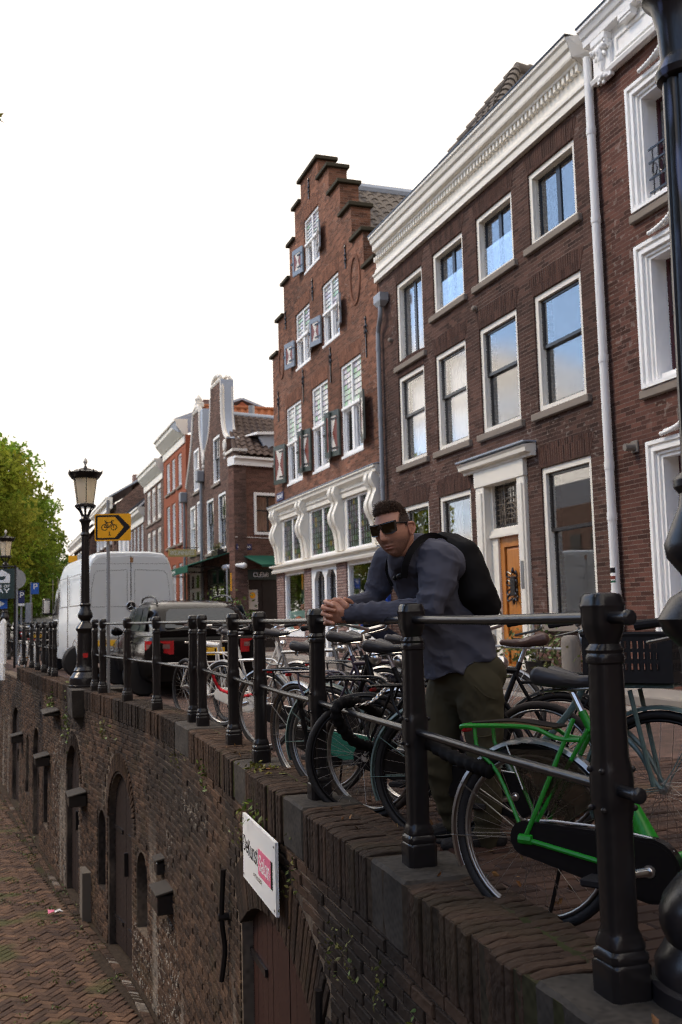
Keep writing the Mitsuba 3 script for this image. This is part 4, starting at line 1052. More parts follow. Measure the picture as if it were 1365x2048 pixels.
for a, b in piers: obj('pier', bx(FX - .002, FX + .4, a, b, -.2, 2.44), 'm_pier', h)


def pier_brick(p, n, uv):
    row = dr.floor(p.z / .0715); fz = p.z / .0715 - row; odd = row - 2 * dr.floor(row / 2); a = (p.y + p.x) / .215 + .5 * odd; fa = a - dr.floor(a)
    m = dr.maximum(dr.maximum(smoothstep(.24, .14, fz), smoothstep(.86, .92, fz)), smoothstep(.08, .04, fa))
    return mix(mix(F3(.20, .12, .10), F3(.30, .21, .18), cell_rand(dr.floor(a), row, 4)), F3(.06, .04, .035), m * .9)


pm('m_pier', proc(pier_brick), .9, .2)
obj('plinth', [bx(FX - .004, FX + .4, 25.95, 27.95, -.2, .62), bx(FX - .004, FX + .4, 20.6, 22.55, -.2, .62)], 'm_pier', h)
w = numbered(f'{h}__shop_window')
for a, b in ((25.95, 27.95), (20.6, 22.55)):
    obj('frame', [wallx(frame_poly(a, b, .62, 2.44, .1), FX + .04, FX + .16), cbox(FX - .03, FX + .1, a, b, .6, .8, .01)], 'm_white', w)
    obj('pane', trimesh.Trimesh(A([[FX + .1, a + .1, .8], [FX + .1, b - .1, .8], [FX + .1, b - .1, 2.34], [FX + .1, a + .1, 2.34]]), A([[0, 2, 1], [0, 3, 2]]), process=False), 'm_glass', w)
    obj('privacy_film', bx(FX + .112, FX + .114, a + .1, b - .1, .8, 1.32), 'm_film', w)
    obj('curtain', wave_sheet(a + .1, a + .95, .9, 2.34, FX + .3, .03, .12), 'm_curtain', w)
    obj('screen', bx(FX + .5, FX + .52, a + .1, b - .1, .7, 2.44), 'm_film_dark', w)
    obj('shop_display', [hull(((FX + .25, a + .5, .95), .2), ((FX + .25, a + 1.2, .95), .24), ((FX + .25, a + .9, 1.15), .14)), hull(((FX + .3, a + 1.0, 1.4), .12))], 'm_orange_wall', w)
pm('m_film', (.22, .36, .33), .5, .3); pm('m_film_dark', (.10, .15, .12), .8, .2)
dw = numbered(f'{h}__shop_door')
obj('frame', [wallx(sbox(23.25, .12, 25.35, 2.44).difference(unary_union([Polygon([(23.38, .12), (24.1, .12), (24.1, 2.15), (23.95, 2.32), (23.55, 2.32), (23.38, 2.15)]), Polygon([(24.28, .12), (25.1, .12), (25.1, 2.1), (24.9, 2.32), (24.48, 2.32), (24.28, 2.15)])])), FX + .02, FX + .16)], 'm_white', dw)
for a, b in ((23.38, 24.1), (24.28, 25.1)):
    obj('leaf', wallx(sbox(a, .12, b, 2.34).difference(sbox(a + .1, .95, b - .1, 2.2)), FX + .12, FX + .18), 'm_dark_paint', dw)
    obj('pane', trimesh.Trimesh(A([[FX + .15, a, .9], [FX + .15, b, .9], [FX + .15, b, 2.3], [FX + .15, a, 2.3]]), A([[0, 2, 1], [0, 3, 2]]), process=False), 'm_glass', dw)
    obj('glazing_bar', [bx(FX + .125, FX + .16, (a + b) / 2 - .015, (a + b) / 2 + .015, .95, 2.2)] + [bx(FX + .125, FX + .16, a + .1, b - .1, z, z + .025) for z in (1.25, 1.55, 1.85)], 'm_dark_paint', dw)
# grey rainwater pipe with hopper between the gable and the brown house
dp = thing('drainpipe', 'grey drainpipe with box hopper between the stepped gable and the brown house', 'drainpipe')
obj('hopper', m3.Manifold.hull_points(A([[FX - x_, 19.5 + y_, z_] for x_, y_, z_ in [(a, b, c) for a in (.22, .02) for b in (-.19, .19) for c in (8.08, 7.9)] + [(a, b, 7.8) for a in (.18, .06) for b in (-.09, .09)]])), 'm_zinc', dp)
obj('pipe', tube(spline([(FX - .14, 19.5, 7.85), (FX - .14, 19.52, 7.6), (FX - .1, 19.75, 7.35), (FX - .1, 19.78, 6.9), (FX - .1, 19.78, 3.5), (FX - .1, 19.78, .1)], 6), .05, 12), 'm_grey_pipe', dp, smooth=True)
for z in (6.9, 5.4, 3.9, 2.2): obj('collar', tube([(FX - .1, 19.78, z), (FX - .1, 19.78, z + .1)], .06, 12), 'm_grey_pipe', dp, smooth=40)
sgn = thing('street_sign', 'small blue street name plate on the left corner of the stepped gable house', 'sign')
obj('plate', cbox(FX - .03, FX - .003, 27.75, 28.45, 4.58, 4.82, .004), 'm_navy', sgn)
obj('lettering', on_facade(text('OUDEGRACHT', .1, .003, True, .6), FX - .031, 28.4, 4.65), 'm_white', sgn)
# ---------------------------------------------------------------- corner house with the neck gable, across the side street
def arc_pts(c, r, a0, a1, n=10): return [(c[0] + r[0] * math.cos(t), c[1] + r[1] * math.sin(t)) for t in np.linspace(math.radians(a0), math.radians(a1), n)]


SD = A([math.sin(math.radians(75)), math.cos(math.radians(75)), 0])     # direction of the side street
def side_wall(poly, off, thick, c=A([FX, 34.07, 0])):
    """A polygon drawn in (s, z) along the side street, pushed out by off towards the street."""
    m = ext(poly, thick); v = np.array(m.vertices); n = A([SD[1], -SD[0], 0])
    p = c + v[:, :1] * SD + (off - thick + v[:, 2:]) * n; p[:, 2] = v[:, 1]
    return trimesh.Trimesh(p, m.faces, process=False)


h = thing('corner_house', 'brick corner house with pale edged neck gable and green awning', 'house')
neck = spline([(39.35, 7.75), (38.75, 8.05), (38.25, 8.5), (37.95, 9.2), (37.9, 9.75)], 5)
neckr = spline([(35.98, 9.75), (35.98, 9.2), (35.9, 8.5), (35.6, 7.98), (35.1, 7.7)], 5)
out = [(39.35, -.2), (39.35, 7.75)] + neck.tolist() + [(37.75, 10.2)] + arc_pts((36.95, 10.05), (.75, .35), 165, 15, 9) + [(36.05, 10.1)] + neckr.tolist() + [(35.1, 7.05), (34.07, 7.05), (34.07, -.2)]
wn = [(36.3, 37.5, 6.28, 8.1), (37.5, 38.82, 3.7, 5.82), (35.4, 36.7, 3.7, 5.82)]
lowo = [(34.75, 39.0, .3, 3.1)]
wall_with(h, Polygon(out).buffer(0), [(a, c, b, d) for a, b, c, d in wn + lowo], x1=FX + .45)
for a, b, c, d in wn: window(h, a, b, c, d, casing=.1, split=.55, mat='m_white', inset=.02, curtain=None, bars=(2, 2))
for poly in (neck, neckr, A([(37.78, 9.75)] + [(37.75, 10.15)] + arc_pts((36.95, 10.05), (.78, .38), 165, 15, 9) + [(36.0, 10.1), (35.98, 9.75)])):
    obj('gable_coping', [tube([(FX + .06, y, z) for y, z in poly], .09, 8), tube([(FX + .42, y, z) for y, z in poly], .07, 6)], 'm_offwhite', h, smooth=40)
for q in range(len(neckr) - 1):
    (a, b), (c, e) = neckr[q], neckr[q + 1]
    if q % 5 == 0: pts_ = []
    pts_.append((a, b))
    if q % 5 == 4 or q == len(neckr) - 2:
        pts_.append((c, e)); obj('coping_lead', [m3.Manifold.hull_points(A([[x, y + o, z + o2] for x in (FX, FX + .48) for (y, z) in ((u[0], u[1]), (v[0], v[1])) for o, o2 in ((0, 0), (-.05, 0))])) for u, v in zip(pts_[:-1], pts_[1:])], 'm_lead', h)
obj('coping_lead', bx(FX, FX + .48, 35.93, 35.98, 9.2, 10.1), 'm_lead', h)
for y, z in ((39.2, 7.55), (35.3, 7.45)): obj('scroll', [tube([(FX - .02, y + .17 * (1 - k / 30) * math.cos(k * .55), z + .22 * (1 - k / 30) * math.sin(k * .55)) for k in range(26)], .06, 6), hull(((FX, y, z - .3), .1)), hull(((FX, y + .06, z - .45), .07))], 'm_offwhite', h, smooth=40)
obj('corner_cap', bx(FX - .06, FX + .5, 34.0, 35.15, 7.05, 7.15), 'm_offwhite', h)
# side wall with one window and a door under an awning
sw = (.79, 2.05, 4.1, 5.62); sdo = (.5, 2.1, 0, 2.9)
obj('side_wall', side_wall(sbox(0, -.2, 9, 6.55).difference(unary_union([sbox(sw[0], sw[2], sw[1], sw[3]), sbox(sdo[0], sdo[2], sdo[1], sdo[3])])), 0, .4), 'm_side_brick', h)


def side_brick(p, n, uv):
    u = p.x / .97; row = dr.floor(p.z / .062); odd = row - 2 * dr.floor(row / 2); a = u / .215 + .5 * odd; fu, fv = a - dr.floor(a), p.z / .062 - row
    m = dr.maximum(smoothstep(.05, .02, fu), dr.maximum(smoothstep(.16, .05, fv), smoothstep(.9, .98, fv)))
    return mix(F3(.12, .06, .045) * (.65 + .7 * cell_rand(dr.floor(a), row, 3)) * (.7 + .6 * fbm(u, p.z, 3)), F3(.17, .13, .11), m * .6)


pm('m_side_brick', proc(side_brick), .9, .2)
w = numbered(f'{h}__window')
obj('frame', side_wall(frame_poly(sw[0], sw[1], sw[2], sw[3], .1), .03, .2), 'm_white', w)
obj('sash', [side_wall(frame_poly(sw[0] + .1, sw[1] - .1, sw[2] + .1, sw[3] - .1, .05), -.08, .05), side_wall(sbox(sw[0] + .6, sw[2] + .1, sw[0] + .66, sw[3] - .1), -.07, .05), side_wall(sbox(sw[0] + .1, sw[2] + .85, sw[1] - .1, sw[2] + .9), -.07, .05)], 'm_dark_paint', w)
obj('pane', side_wall(sbox(sw[0] + .12, sw[2] + .12, sw[1] - .12, sw[3] - .12), -.1, .004), 'm_glass', w)
n_ = A([SD[1], -SD[0], 0])
cur = wave_sheet(0, .9, 4.25, 5.5, 0, .03, .12, 40); v = np.array(cur.vertices)
obj('curtain', trimesh.Trimesh(A([FX, 34.07, 0]) + (v[:, 1:2] + .95) * SD + (v[:, :1] - .3) * n_ + v[:, 2:] * A([0, 0, 1]), cur.faces, process=False), 'm_curtain', w)
obj('eaves', [side_wall(Polygon([(-.05, 6.55), (9, 6.55), (9, 6.84), (-.05, 6.84)]), .14, .5), side_wall(Polygon([(-.05, 6.78), (9, 6.78), (9, 6.86), (-.05, 6.86)]), .24, .5)], 'm_white', h)
obj('side_door', [side_wall(frame_poly(sdo[0], sdo[1], sdo[2], sdo[3], .09), -.1, .1)], 'm_sill', h)
obj('side_door_leaf', [side_wall(sbox(sdo[0] + .09, 0, sdo[1], sdo[3] - .09), -.22, .05), side_wall(sbox(1.2, 0, 1.24, 2.8), -.2, .04), side_wall(sbox(.6, 1.4, 2.1, 1.45), -.2, .04)], 'm_dark_paint', h)
obj('notice', side_wall(sbox(.62, 1.45, 1.0, 2.15), -.18, .02), 'm_offwhite', h)
obj('notice_disc', side_wall(Point(.78, 1.95).buffer(.11), -.158, .02), 'm_yellow', h)
sgm = text('CLEM!', .16, .01, True, .62); v = np.array(sgm.vertices)
obj('shop_board', side_wall(sbox(.5, 2.5, 2.1, 2.86), -.06, .06), 'm_sign_green', h)
obj('lettering', trimesh.Trimesh(A([FX, 34.07, 0]) + (v[:, :1] + .75) * SD + (-.05 + v[:, 2:]) * n_ + (v[:, 1:2] + 2.6) * A([0, 0, 1]), sgm.faces, process=False), 'm_white', h)
aw = thing('awning', 'green awning over the side street door of the corner house', 'awning')
sp = lambda s, o, z: (A([FX, 34.07, 0]) + s * SD + o * n_ + A([0, 0, z])).tolist()
obj('canvas', m3.Manifold.hull_points(A([sp(.3, .02, 3.36), sp(2.3, .02, 3.36), sp(.3, .02, 3.33), sp(2.3, .02, 3.33), sp(.55, .95, 2.98), sp(2.5, .95, 2.98), sp(.55, .95, 2.95), sp(2.5, .95, 2.95)])), 'm_awning', aw)
obj('valance', side_wall(sbox(.55, 2.9, 2.5, 2.99), .96, .02), 'm_awning', aw)
aw = thing('awning', 'long green awning over the quay front of the corner house', 'awning')
obj('canvas', m3.Manifold.hull_points(A([[FX, 34.6, 3.52], [FX, 43.0, 3.52], [FX - 1.5, 34.9, 3.06], [FX - 1.5, 43.4, 3.06], [FX, 34.6, 3.49], [FX, 43.0, 3.49], [FX - 1.5, 34.9, 3.03], [FX - 1.5, 43.4, 3.03]])), 'm_awning', aw)
obj('valance', bx(FX - 1.52, FX - 1.5, 34.9, 43.4, 2.82, 3.06), 'm_awning', aw)
obj('arm', [tube([(FX - .02, y, 3.0), (FX - 1.48, y, 3.02)], .03, 6) for y in (35.2, 39, 43.1)], 'm_dark_paint', aw)
obj('side_flap', m3.Manifold.hull_points(A([[FX - .9, 43.4, 3.2], [FX - 1.5, 43.4, 3.05], [FX - .9, 43.4, 2.6], [FX - 1.5, 43.4, 2.6], [FX - .9, 43.42, 3.2], [FX - 1.5, 43.42, 3.05], [FX - .9, 43.42, 2.6], [FX - 1.5, 43.42, 2.6]])), 'm_awning', aw)
obj('lettering', on_facade(text('Eetcafe', .12, .003, True, .8), FX - 1.521, 38.2, 2.89), 'm_white', aw)
f_ = numbered(f'{h}__shop_front')
obj('frame', [bx(FX + .05, FX + .15, y, y + .1, .1, 3.1) for y in (34.75, 36.0, 37.3, 38.9)] + [bx(FX + .05, FX + .15, 34.75, 39, z, z + .08) for z in (.3, 2.4, 3.02)], 'm_dark_paint', f_)
obj('pane', bx(FX + .09, FX + .094, 34.75, 39, .3, 3.1), 'm_glass', f_)
room(h, 34.6, 39.2, [.1, 3.4, 6.2], 2.5)
for s_ in (.08, .9): pass
obj('wall_lamp', [hull(((FX - .16, 35.0, 2.98), .11), ((FX - .1, 34.6, 2.98), .08)), hull((tuple(sp(.25, .2, 2.98)), .11), (tuple(sp(.05, .05, 3.0)), .06))], 'm_white', h, smooth=True)
obj('cable', tube([sp(.02, .02, 4.0), sp(2.5, .02, 3.97)], .012, 5), 'm_pipe', h)
pm('m_corner_roof', (.085, .06, .05), .8, .2)
roof_slab(h, [sp(-.05, .2, 6.86), sp(9, .2, 6.86), (FX + 9, 39.0, 8.95), (FX + .4, 36.9, 8.95)], .1, 'm_corner_roof')
pantiles(h, sp(.1, .22, 6.92), sp(6, .22, 6.92), (FX + .5, 37.0, 8.95), (FX + 6.2, 38.3, 8.95), w=.28, l=.34, most=260, mat='m_corner_roof', seed=9)
obj('ridge', tube([(FX + .4, 37.0, 9.0), (FX + 8, 38.8, 9.0)], .12, 8), 'm_lead', h)
dmr = numbered(f'{h}__dormer')
obj('cheek', m3.Manifold.hull_points(A([sp(1.25, -.35, 7.72), sp(1.7, -.35, 6.95), sp(1.7, -.35, 7.9), sp(3, -.35, 7.72), sp(3, -.35, 6.95), sp(1.7, -1.4, 7.9), sp(3, -1.4, 7.9)])), 'm_lead', dmr)
obj('roof', m3.Manifold.hull_points(A([sp(1.1, -.2, 7.78), sp(3.2, -.2, 7.95), sp(1.1, -.2, 7.88), sp(3.2, -.2, 8.05), sp(1.1, -2, 7.9), sp(3.2, -2, 8.05)])), 'm_white', dmr)
obj('chimney_pipe', tube([(FX + 1.6, 37.6, 8.9), (FX + 1.6, 37.6, 9.5)], .12, 10), 'm_zinc', h)
bs = [(34.12, 36.0)]
sgn = thing('street_sign', 'blue street name plate round the corner above the green awnings', 'sign')
obj('plate', side_wall(sbox(.06, 3.55, .66, 3.76), .03, .025), 'm_navy', sgn)
sgm = text('GEERTESTRAAT', .07, .004, True, .52); v = np.array(sgm.vertices)
obj('lettering', trimesh.Trimesh(A([FX, 34.07, 0]) + (v[:, :1] + .1) * SD + (.031 + v[:, 2:]) * n_ + (v[:, 1:2] + 3.62) * A([0, 0, 1]), sgm.faces, process=False), 'm_white', sgn)
bsh = thing('hedge_shrub', 'round green shrub at the corner behind the dark estate car', 'shrub')
m, c = leaves((FX - 1.0, 31.2, .9), 1500, (.35, .55, .38), .07, (.075, .13, .02), 71); obj('foliage', m, 'm_leaf', bsh, color=c)
obj('tub', lathe([(.3, 0), (.42, .5), (.44, .55)], 12).apply_transform(mat4(t=(FX - 1, 31.2, 0))), 'm_dark_paint', bsh)
ps = thing('bus_pole', 'thin grey street pole with a narrow yellow sign before the corner house', 'pole')
p = atz(513, 1258, 0.1); p = A([6.9, 30.2, 0])
obj('pole', tube([p, p + A([0, 0, 2.75])], .03, 8), 'm_zinc', ps); obj('yellow_strip', bx(p[0] + .1, p[0] + .13, p[1] - .06, p[1] + .0, 2.0, 2.55), 'm_yellow', ps)
# hanging gold sign
gs = thing('hanging_sign', 'gold lettered hanging sign on the dark gable house', 'sign')
obj('board', bx(FX - 1.25, FX - .12, 40.4, 40.47, 3.72, 4.02), 'm_gold', gs)
gm = text('WIJNHUIS', .17, .004, True, 1.0); v = np.array(gm.vertices)
obj('lettering', trimesh.Trimesh(np.stack([FX - 1.2 + v[:, 0], 40.398 - v[:, 2], 3.79 + v[:, 1]], 1), gm.faces, process=False), 'm_offwhite', gs)
obj('bracket', tube([(FX, 40.43, 4.08), (FX - 1.25, 40.43, 4.08)], .02, 6), 'm_iron', gs)

# ---------------------------------------------------------------- dark neck gable, orange house, the row beyond
h = thing('dark_gable_house', 'greyish brown house with pale edged neck gable beside the orange house', 'house')
nl = spline([(43.05, 6.9), (42.75, 7.25), (42.2, 7.9), (41.65, 8.8), (41.4, 9.6)], 5)
nr = spline([(39.9, 9.6), (39.85, 8.8), (39.6, 8.2), (39.37, 7.7)], 5)
out = [(43.05, -.2), (43.05, 6.9)] + nl.tolist() + [(41.2, 9.85)] + arc_pts((40.65, 9.75), (.6, .25), 165, 15, 7) + [(39.95, 9.8)] + nr.tolist() + [(39.36, 7.6), (39.36, -.2)]
wn = [(40.2, 41.35, 6.45, 8.24), (41.1, 42.25, 3.9, 5.92), (39.7, 40.75, 3.9, 6.0)]
lo_ = [(39.6, 42.8, .2, 3.1)]
wall_with(h, Polygon(out).buffer(0), [(a, c, b, d) for a, b, c, d in wn + lo_], x1=FX + .4)
for a, b, c, d in wn: window(h, a, b, c, d, casing=.1, split=.55, mat='m_white', sash='m_white', inset=.01, curtain='full')
for poly in (nl, nr, A([(41.35, 9.6), (41.2, 9.85)] + arc_pts((40.65, 9.75), (.6, .25), 165, 15, 7) + [(39.95, 9.8), (39.9, 9.6)])): obj('gable_coping', tube([(FX + .03, y, z) for y, z in poly], .1, 8), 'm_offwhite', h, smooth=40)
obj('finial', [cbox(FX - .05, FX + .3, 40.45, 40.85, 9.98, 10.2, .03), lathe([(.12, 10.2), (.16, 10.35), (.05, 10.5), (.0, 10.55)], 10).apply_transform(mat4(t=(FX + .1, 40.65, 0)))], 'm_offwhite', h)
obj('gable_lead', bx(FX, FX + .6, 39.4, 39.88, 7.8, 9.7), 'm_lead', h)
obj('shop_front', [bx(FX + .06, FX + .16, y, y + .12, .1, 3.1) for y in (39.6, 40.6, 41.7, 42.7)] + [bx(FX + .06, FX + .16, 39.6, 42.8, z, z + .14) for z in (.2, .9, 2.3, 3.0)], 'm_white', h); obj('shop_pane', bx(FX + .1, FX + .104, 39.6, 42.8, .2, 3.1), 'm_glass', h)
obj('fascia', cbox(FX - .06, FX - .003, 39.5, 42.9, 3.1, 3.4, .01), 'm_offwhite', h)
room(h, 39.4, 43, [.1, 3.4, 6.2], 2.5)
roof_slab(h, [(FX + .4, 39.3, 7.4), (FX + 9, 39.3, 7.4), (FX + 9, 41.2, 10.15), (FX + .4, 41.2, 10.15)], .1, 'm_red_tile')
roof_slab(h, [(FX + .4, 43.0, 7.0), (FX + 9, 43.0, 7.0), (FX + 9, 41.2, 10.15), (FX + .4, 41.2, 10.15)], .1, 'm_red_tile')
pantiles(h, (FX + .5, 39.5, 7.75), (FX + 6.5, 39.5, 7.75), (FX + .5, 41.15, 10.1), (FX + 6.5, 41.15, 10.1), w=.3, l=.36, most=200, mat='m_red_tile', seed=12)
obj('ridge', tube([(FX + .4, 41.2, 10.18), (FX + 8, 41.2, 10.18)], .1, 8), 'm_red_tile', h)
for i, (y, z0, z1) in enumerate(((39.36, .1, 7.0), (43.1, .1, 6.6))):
    dp = thing('drainpipe', ('dark drainpipe between the two neck gable houses', 'dark drainpipe between the orange house and the neck gable')[i], 'drainpipe')
    obj('pipe', tube([(FX - .1, y, z0), (FX - .1, y, z1)], .06, 8), 'm_grey_pipe', dp); obj('hopper', cbox(FX - .3, FX - .0, y - .2, y + .2, z1 - .35, z1 + .1, .03), 'm_grey_pipe', dp)
fb = thing('flower_box', 'dark window box with small plants on the corner house front', 'flower box'); obj('trough', cbox(FX - .3, FX - .03, 35.5, 36.6, 3.45, 3.68, .01), 'm_dark_paint', fb)
m, c = leaves((FX - .17, 36.05, 3.78), 120, (.06, .35, .08), .05, (.1, .1, .03), 72); obj('plants', m, 'm_leaf', fb, color=c)


def row_house(name, lab, y0, y1, zc, mat, wins, cornice='m_cream', ztop=None, cp=.35, roof='m_slate', casing=.09, sash='m_white', lab2=None, roof_h=2.2, x=FX, curtain=None):
    global FX
    h = thing(name, lab, 'house'); keep_ = FX; FX = x
    ztop = ztop or zc + .7
    wall_with(h, sbox(y0, -.2, y1, zc + .1), [(a, c, b, d) for a, b, c, d in wins], mat)
    for a, b, c, d in wins: window(h, a, b, c, d, casing=casing, split=.5, mat='m_white' if casing < .2 else 'm_offwhite', sash=sash, inset=.05, curtain=curtain, sill=d - c > .5)
    obj('cornice', [bx(FX - .05, FX + .1, y0 + .05, y1 - .05, zc - .25, zc + .1), sweepy([(FX + .1, zc + .1), (FX - .1, zc + .1), (FX - cp * .8, ztop - .3), (FX - cp * .85, ztop - .15), (FX - cp, ztop - .1), (FX - cp, ztop), (FX + .1, ztop)], y0, y1)], cornice, h)
    roof_slab(h, [(FX - .1, y0, ztop), (FX - .1, y1, ztop), (FX + 2.6, y1, ztop + roof_h), (FX + 2.6, y0, ztop + roof_h)], .1, roof)
    roof_slab(h, [(FX + 5.3, y1, ztop), (FX + 5.3, y0, ztop), (FX + 2.6, y0, ztop + roof_h), (FX + 2.6, y1, ztop + roof_h)], .1, roof)
    for y in (y0 + .06, y1 - .06): obj('side_wall', [bx(FX + .36, FX + 5.2, y - .05, y + .05, 0, zc), m3.Manifold.hull_points(A([[FX + .3, y - .05, zc], [FX + 5.2, y - .05, zc], [FX + 2.6, y - .05, ztop + roof_h - .1], [FX + .3, y + .05, zc], [FX + 5.2, y + .05, zc], [FX + 2.6, y + .05, ztop + roof_h - .1]]))], mat, h)
    room(h, y0, y1, [.1, 3.2, 6.0, zc], 2.0); FX = keep_
    return h


og = lambda zz, hh: [(a, b, zz, zz + hh) for a, b in ((44.2, 45.15), (45.85, 46.8), (47.3, 48.3))]
h = row_house('orange_house', 'narrow orange rendered house with cream cornice', 43.15, 49.1, 9.2, 'm_orange_wall', og(7.2, 1.5) + og(4.6, 2.0) + og(2.0, 1.7), ztop=10.0, cp=.5, casing=.08, curtain='full', roof='m_lead', roof_h=1.0)
obj('roof_lead', m3.Manifold.hull_points(A([[FX - .5, 43.16, 10.0], [FX - .5, 44.8, 10.0], [FX + 2, 43.16, 11.0], [FX + 2, 44.8, 11.0], [FX - .3, 43.2, 9.4], [FX + 1.9, 43.2, 9.4]])), 'm_lead', h)
ch = obj('chimney', bx(FX + .9, FX + 1.5, 43.5, 44.1, 10, 11.0), 'm_pier', h)
row_house('white_trim_house', 'brown house with white framed windows and broad pale cornice beyond the orange house', 49.2, 55.6, 8.45, 'm_brick', [(a, b, z0, z1) for z0, z1 in ((6.3, 8.15), (3.6, 5.9), (.9, 3.0)) for a, b in ((50.0, 51.3), (51.8, 53.1), (53.5, 54.8))], ztop=9.2, cp=.45, casing=.26, curtain='net', roof_h=.8)
row_house('far_row_house', 'low brown house with white windows and steep slate roof in the distance', 55.7, 62.2, 6.9, 'm_brick', [(a, b, z0, z1) for z0, z1 in ((5.0, 6.6), (2.6, 4.3)) for a, b in ((56.2, 57.2), (57.8, 58.8), (59.4, 60.4), (60.9, 61.8))], ztop=7.5, cp=.4, curtain='net', roof_h=2.6)
h = row_house('far_row_house', 'house with white side gable behind the slate roof in the distance', 62.3, 67.6, 7.2, 'm_white_wall', [(a, b, z0, z1) for z0, z1 in ((5.0, 6.6), (2.6, 4.3)) for a, b in ((63.0, 64.2), (65.4, 66.6))], ztop=7.8, roof_h=2.2)
pm('m_white_wall', (.6, .58, .56), .8, .2)
h = row_house('far_tall_house', 'far taller house with pale stepped roof above the yellow bicycle sign', 67.8, 80, 9.0, 'm_brick', [(a, a + 1.2, z0, z1) for z0, z1 in ((6.4, 8.3), (3.4, 5.4)) for a in (69, 71.5, 74, 76.5)], ztop=9.5, roof='m_lead', roof_h=1.6, x=7.6)
obj('chimney', bx(9.4, 10.2, 70, 70.8, 10, 11.4), 'm_pier', h)
h = row_house('far_row_house', 'farthest house with pale dormers just right of the tall lamp post', 80.2, 96, 7.6, 'm_brick', [(a, a + 1.2, z0, z1) for z0, z1 in ((5.2, 7.0), (2.6, 4.4)) for a in (81.5, 84, 86.5, 89, 91.5)], ztop=8.2, roof_h=2.4, x=7.0)
obj('chimney', bx(8.8, 9.5, 82, 82.8, 9, 10.9), 'm_pier', h)

# side street: a plain house front closes it, off frame to the right
# houses across the canal, seen only in the window glass
for i, (y0, y1, hh, tone) in enumerate(((-32, 8, 9, 'm_pier'), (8, 22, 8.5, 'm_brick'), (22.4, 36, 7.8, 'm_pier'), (36.5, 52, 8.8, 'm_brick'), (52.4, 70, 8, 'm_pier'))):
    h = thing('opposite_house', ('long pale block across the canal, behind the camera', 'plain brick house across the canal, nearest', 'pale brick house across the canal, second', 'plain brick house across the canal, third', 'pale brick house across the canal, farthest')[i], 'house')
    obj('wall', bx(-28, -20, y0, y1, 0, hh), tone, h)
    obj('roof', m3.Manifold.hull_points(A([[-28, y0, hh], [-20, y0, hh], [-28, y1, hh], [-20, y1, hh], [-24, y0, hh + 2.5], [-24, y1, hh + 2.5]])), 'm_slate', h)
    for k, y in enumerate(np.arange(y0 + 1.2, y1 - 1.5, 2.4)):
        for z in (1.0, 4.2): obj('window', bx(-19.99, -19.93, y, y + 1.2, z, z + 1.9), 'm_white' if False else 'm_dark_paint', h)


h = thing('near_row_house', 'plain brick house continuing the row to the right of the frame', 'house')
obj('wall', bx(FX, FX + 7, -34, 4.4, 0, 9.6), 'm_brick', h); obj('cornice', bx(FX - .25, FX + .1, -34, 4.4, 9.2, 9.62), 'm_cream', h)
for y in np.arange(-32, 3, 2.2):
    for z in (1.0, 4.3, 7.0): obj('window', bx(FX - .012, FX + .01, y, y + 1.2, z, z + 1.8), 'm_dark_paint', h)
h = thing('bridge_house', 'brick house closing the view behind the camera', 'house')
obj('wall', bx(-20, FX, -44, -36, -4, 7.0), 'm_pier', h); obj('roof', m3.Manifold.hull_points(A([[-20, -44, 7], [FX, -44, 7], [-20, -36, 7], [FX, -36, 7], [-20, -40, 9.5], [FX, -40, 9.5]])), 'm_slate', h)

# ---------------------------------------------------------------- trees at the canal's end
def tree(lab, x, y, zt, rad, seed, tone, trunk_r=.25, nclump=70, nl=110, base=-.0, low=2.2):
    t = thing('plane_tree', lab, 'tree', 'canal trees'); R = np.random.default_rng(seed)
    obj('trunk', tube([(x, y, base), (x + .1, y, 2), (x + .15, y + .1, zt * .45), (x, y, zt * .8)], [trunk_r, trunk_r * .85, trunk_r * .6, .05], 10), 'm_bark', t, smooth=True)
    cs = []; br = []
    for i in range(nclump):
        th, zz = R.uniform(0, 6.28), R.uniform(low, zt); k = (zz - low) / (zt - low)
        rr = rad * math.sqrt(max(.05, 1 - (2 * k - .85) ** 2 * .85)) * R.uniform(.35, 1.08)
        cs.append(A([x + rr * math.cos(th), y + rr * math.sin(th), zz]))
        if i % 4 == 0: br.append(tube([(x + .1, y, min(zz * .8, zt * .7)), (A([x, y, zz * .85]) + cs[-1]) / 2 + A([0, 0, .2]), cs[-1]], [.09, .06, .02], 5))
    obj('branch', br, 'm_bark', t)
    V, C = [], []
    for c in cs:
        n = nl; p = R.normal(0, 1, (n, 3)); p *= (R.uniform(.2, 1, n) ** .5 / np.linalg.norm(p, axis=1))[:, None] * A([1, 1, .75]) * R.uniform(.55, 1.05)
        a = R.normal(0, 1, (n, 3)); a /= np.linalg.norm(a, axis=1, keepdims=True); b = np.cross(a, R.normal(0, 1, (n, 3))); b /= np.linalg.norm(b, axis=1, keepdims=True)
        s = R.uniform(.07, .15, n)[:, None]; q = c + p
        V.append(np.stack([q - a * s, q + b * s * .55, q + a * s, q - b * s * .55], 1).reshape(-1, 3))
        col = A(tone) * R.uniform(.65, 1.35) * A([R.uniform(.85, 1.25), 1, R.uniform(.8, 1.2)])
        C.append(np.repeat(col * R.uniform(.75, 1.3, (n, 1)), 4, 0))
    V, C = np.vstack(V), np.vstack(C); k = np.arange(len(V) // 4) * 4
    obj('crown', trimesh.Trimesh(V, np.vstack([np.stack([k, k + 1, k + 2], 1), np.stack([k, k + 2, k + 3], 1)]), process=False), 'm_tree_leaf', t, color=C)


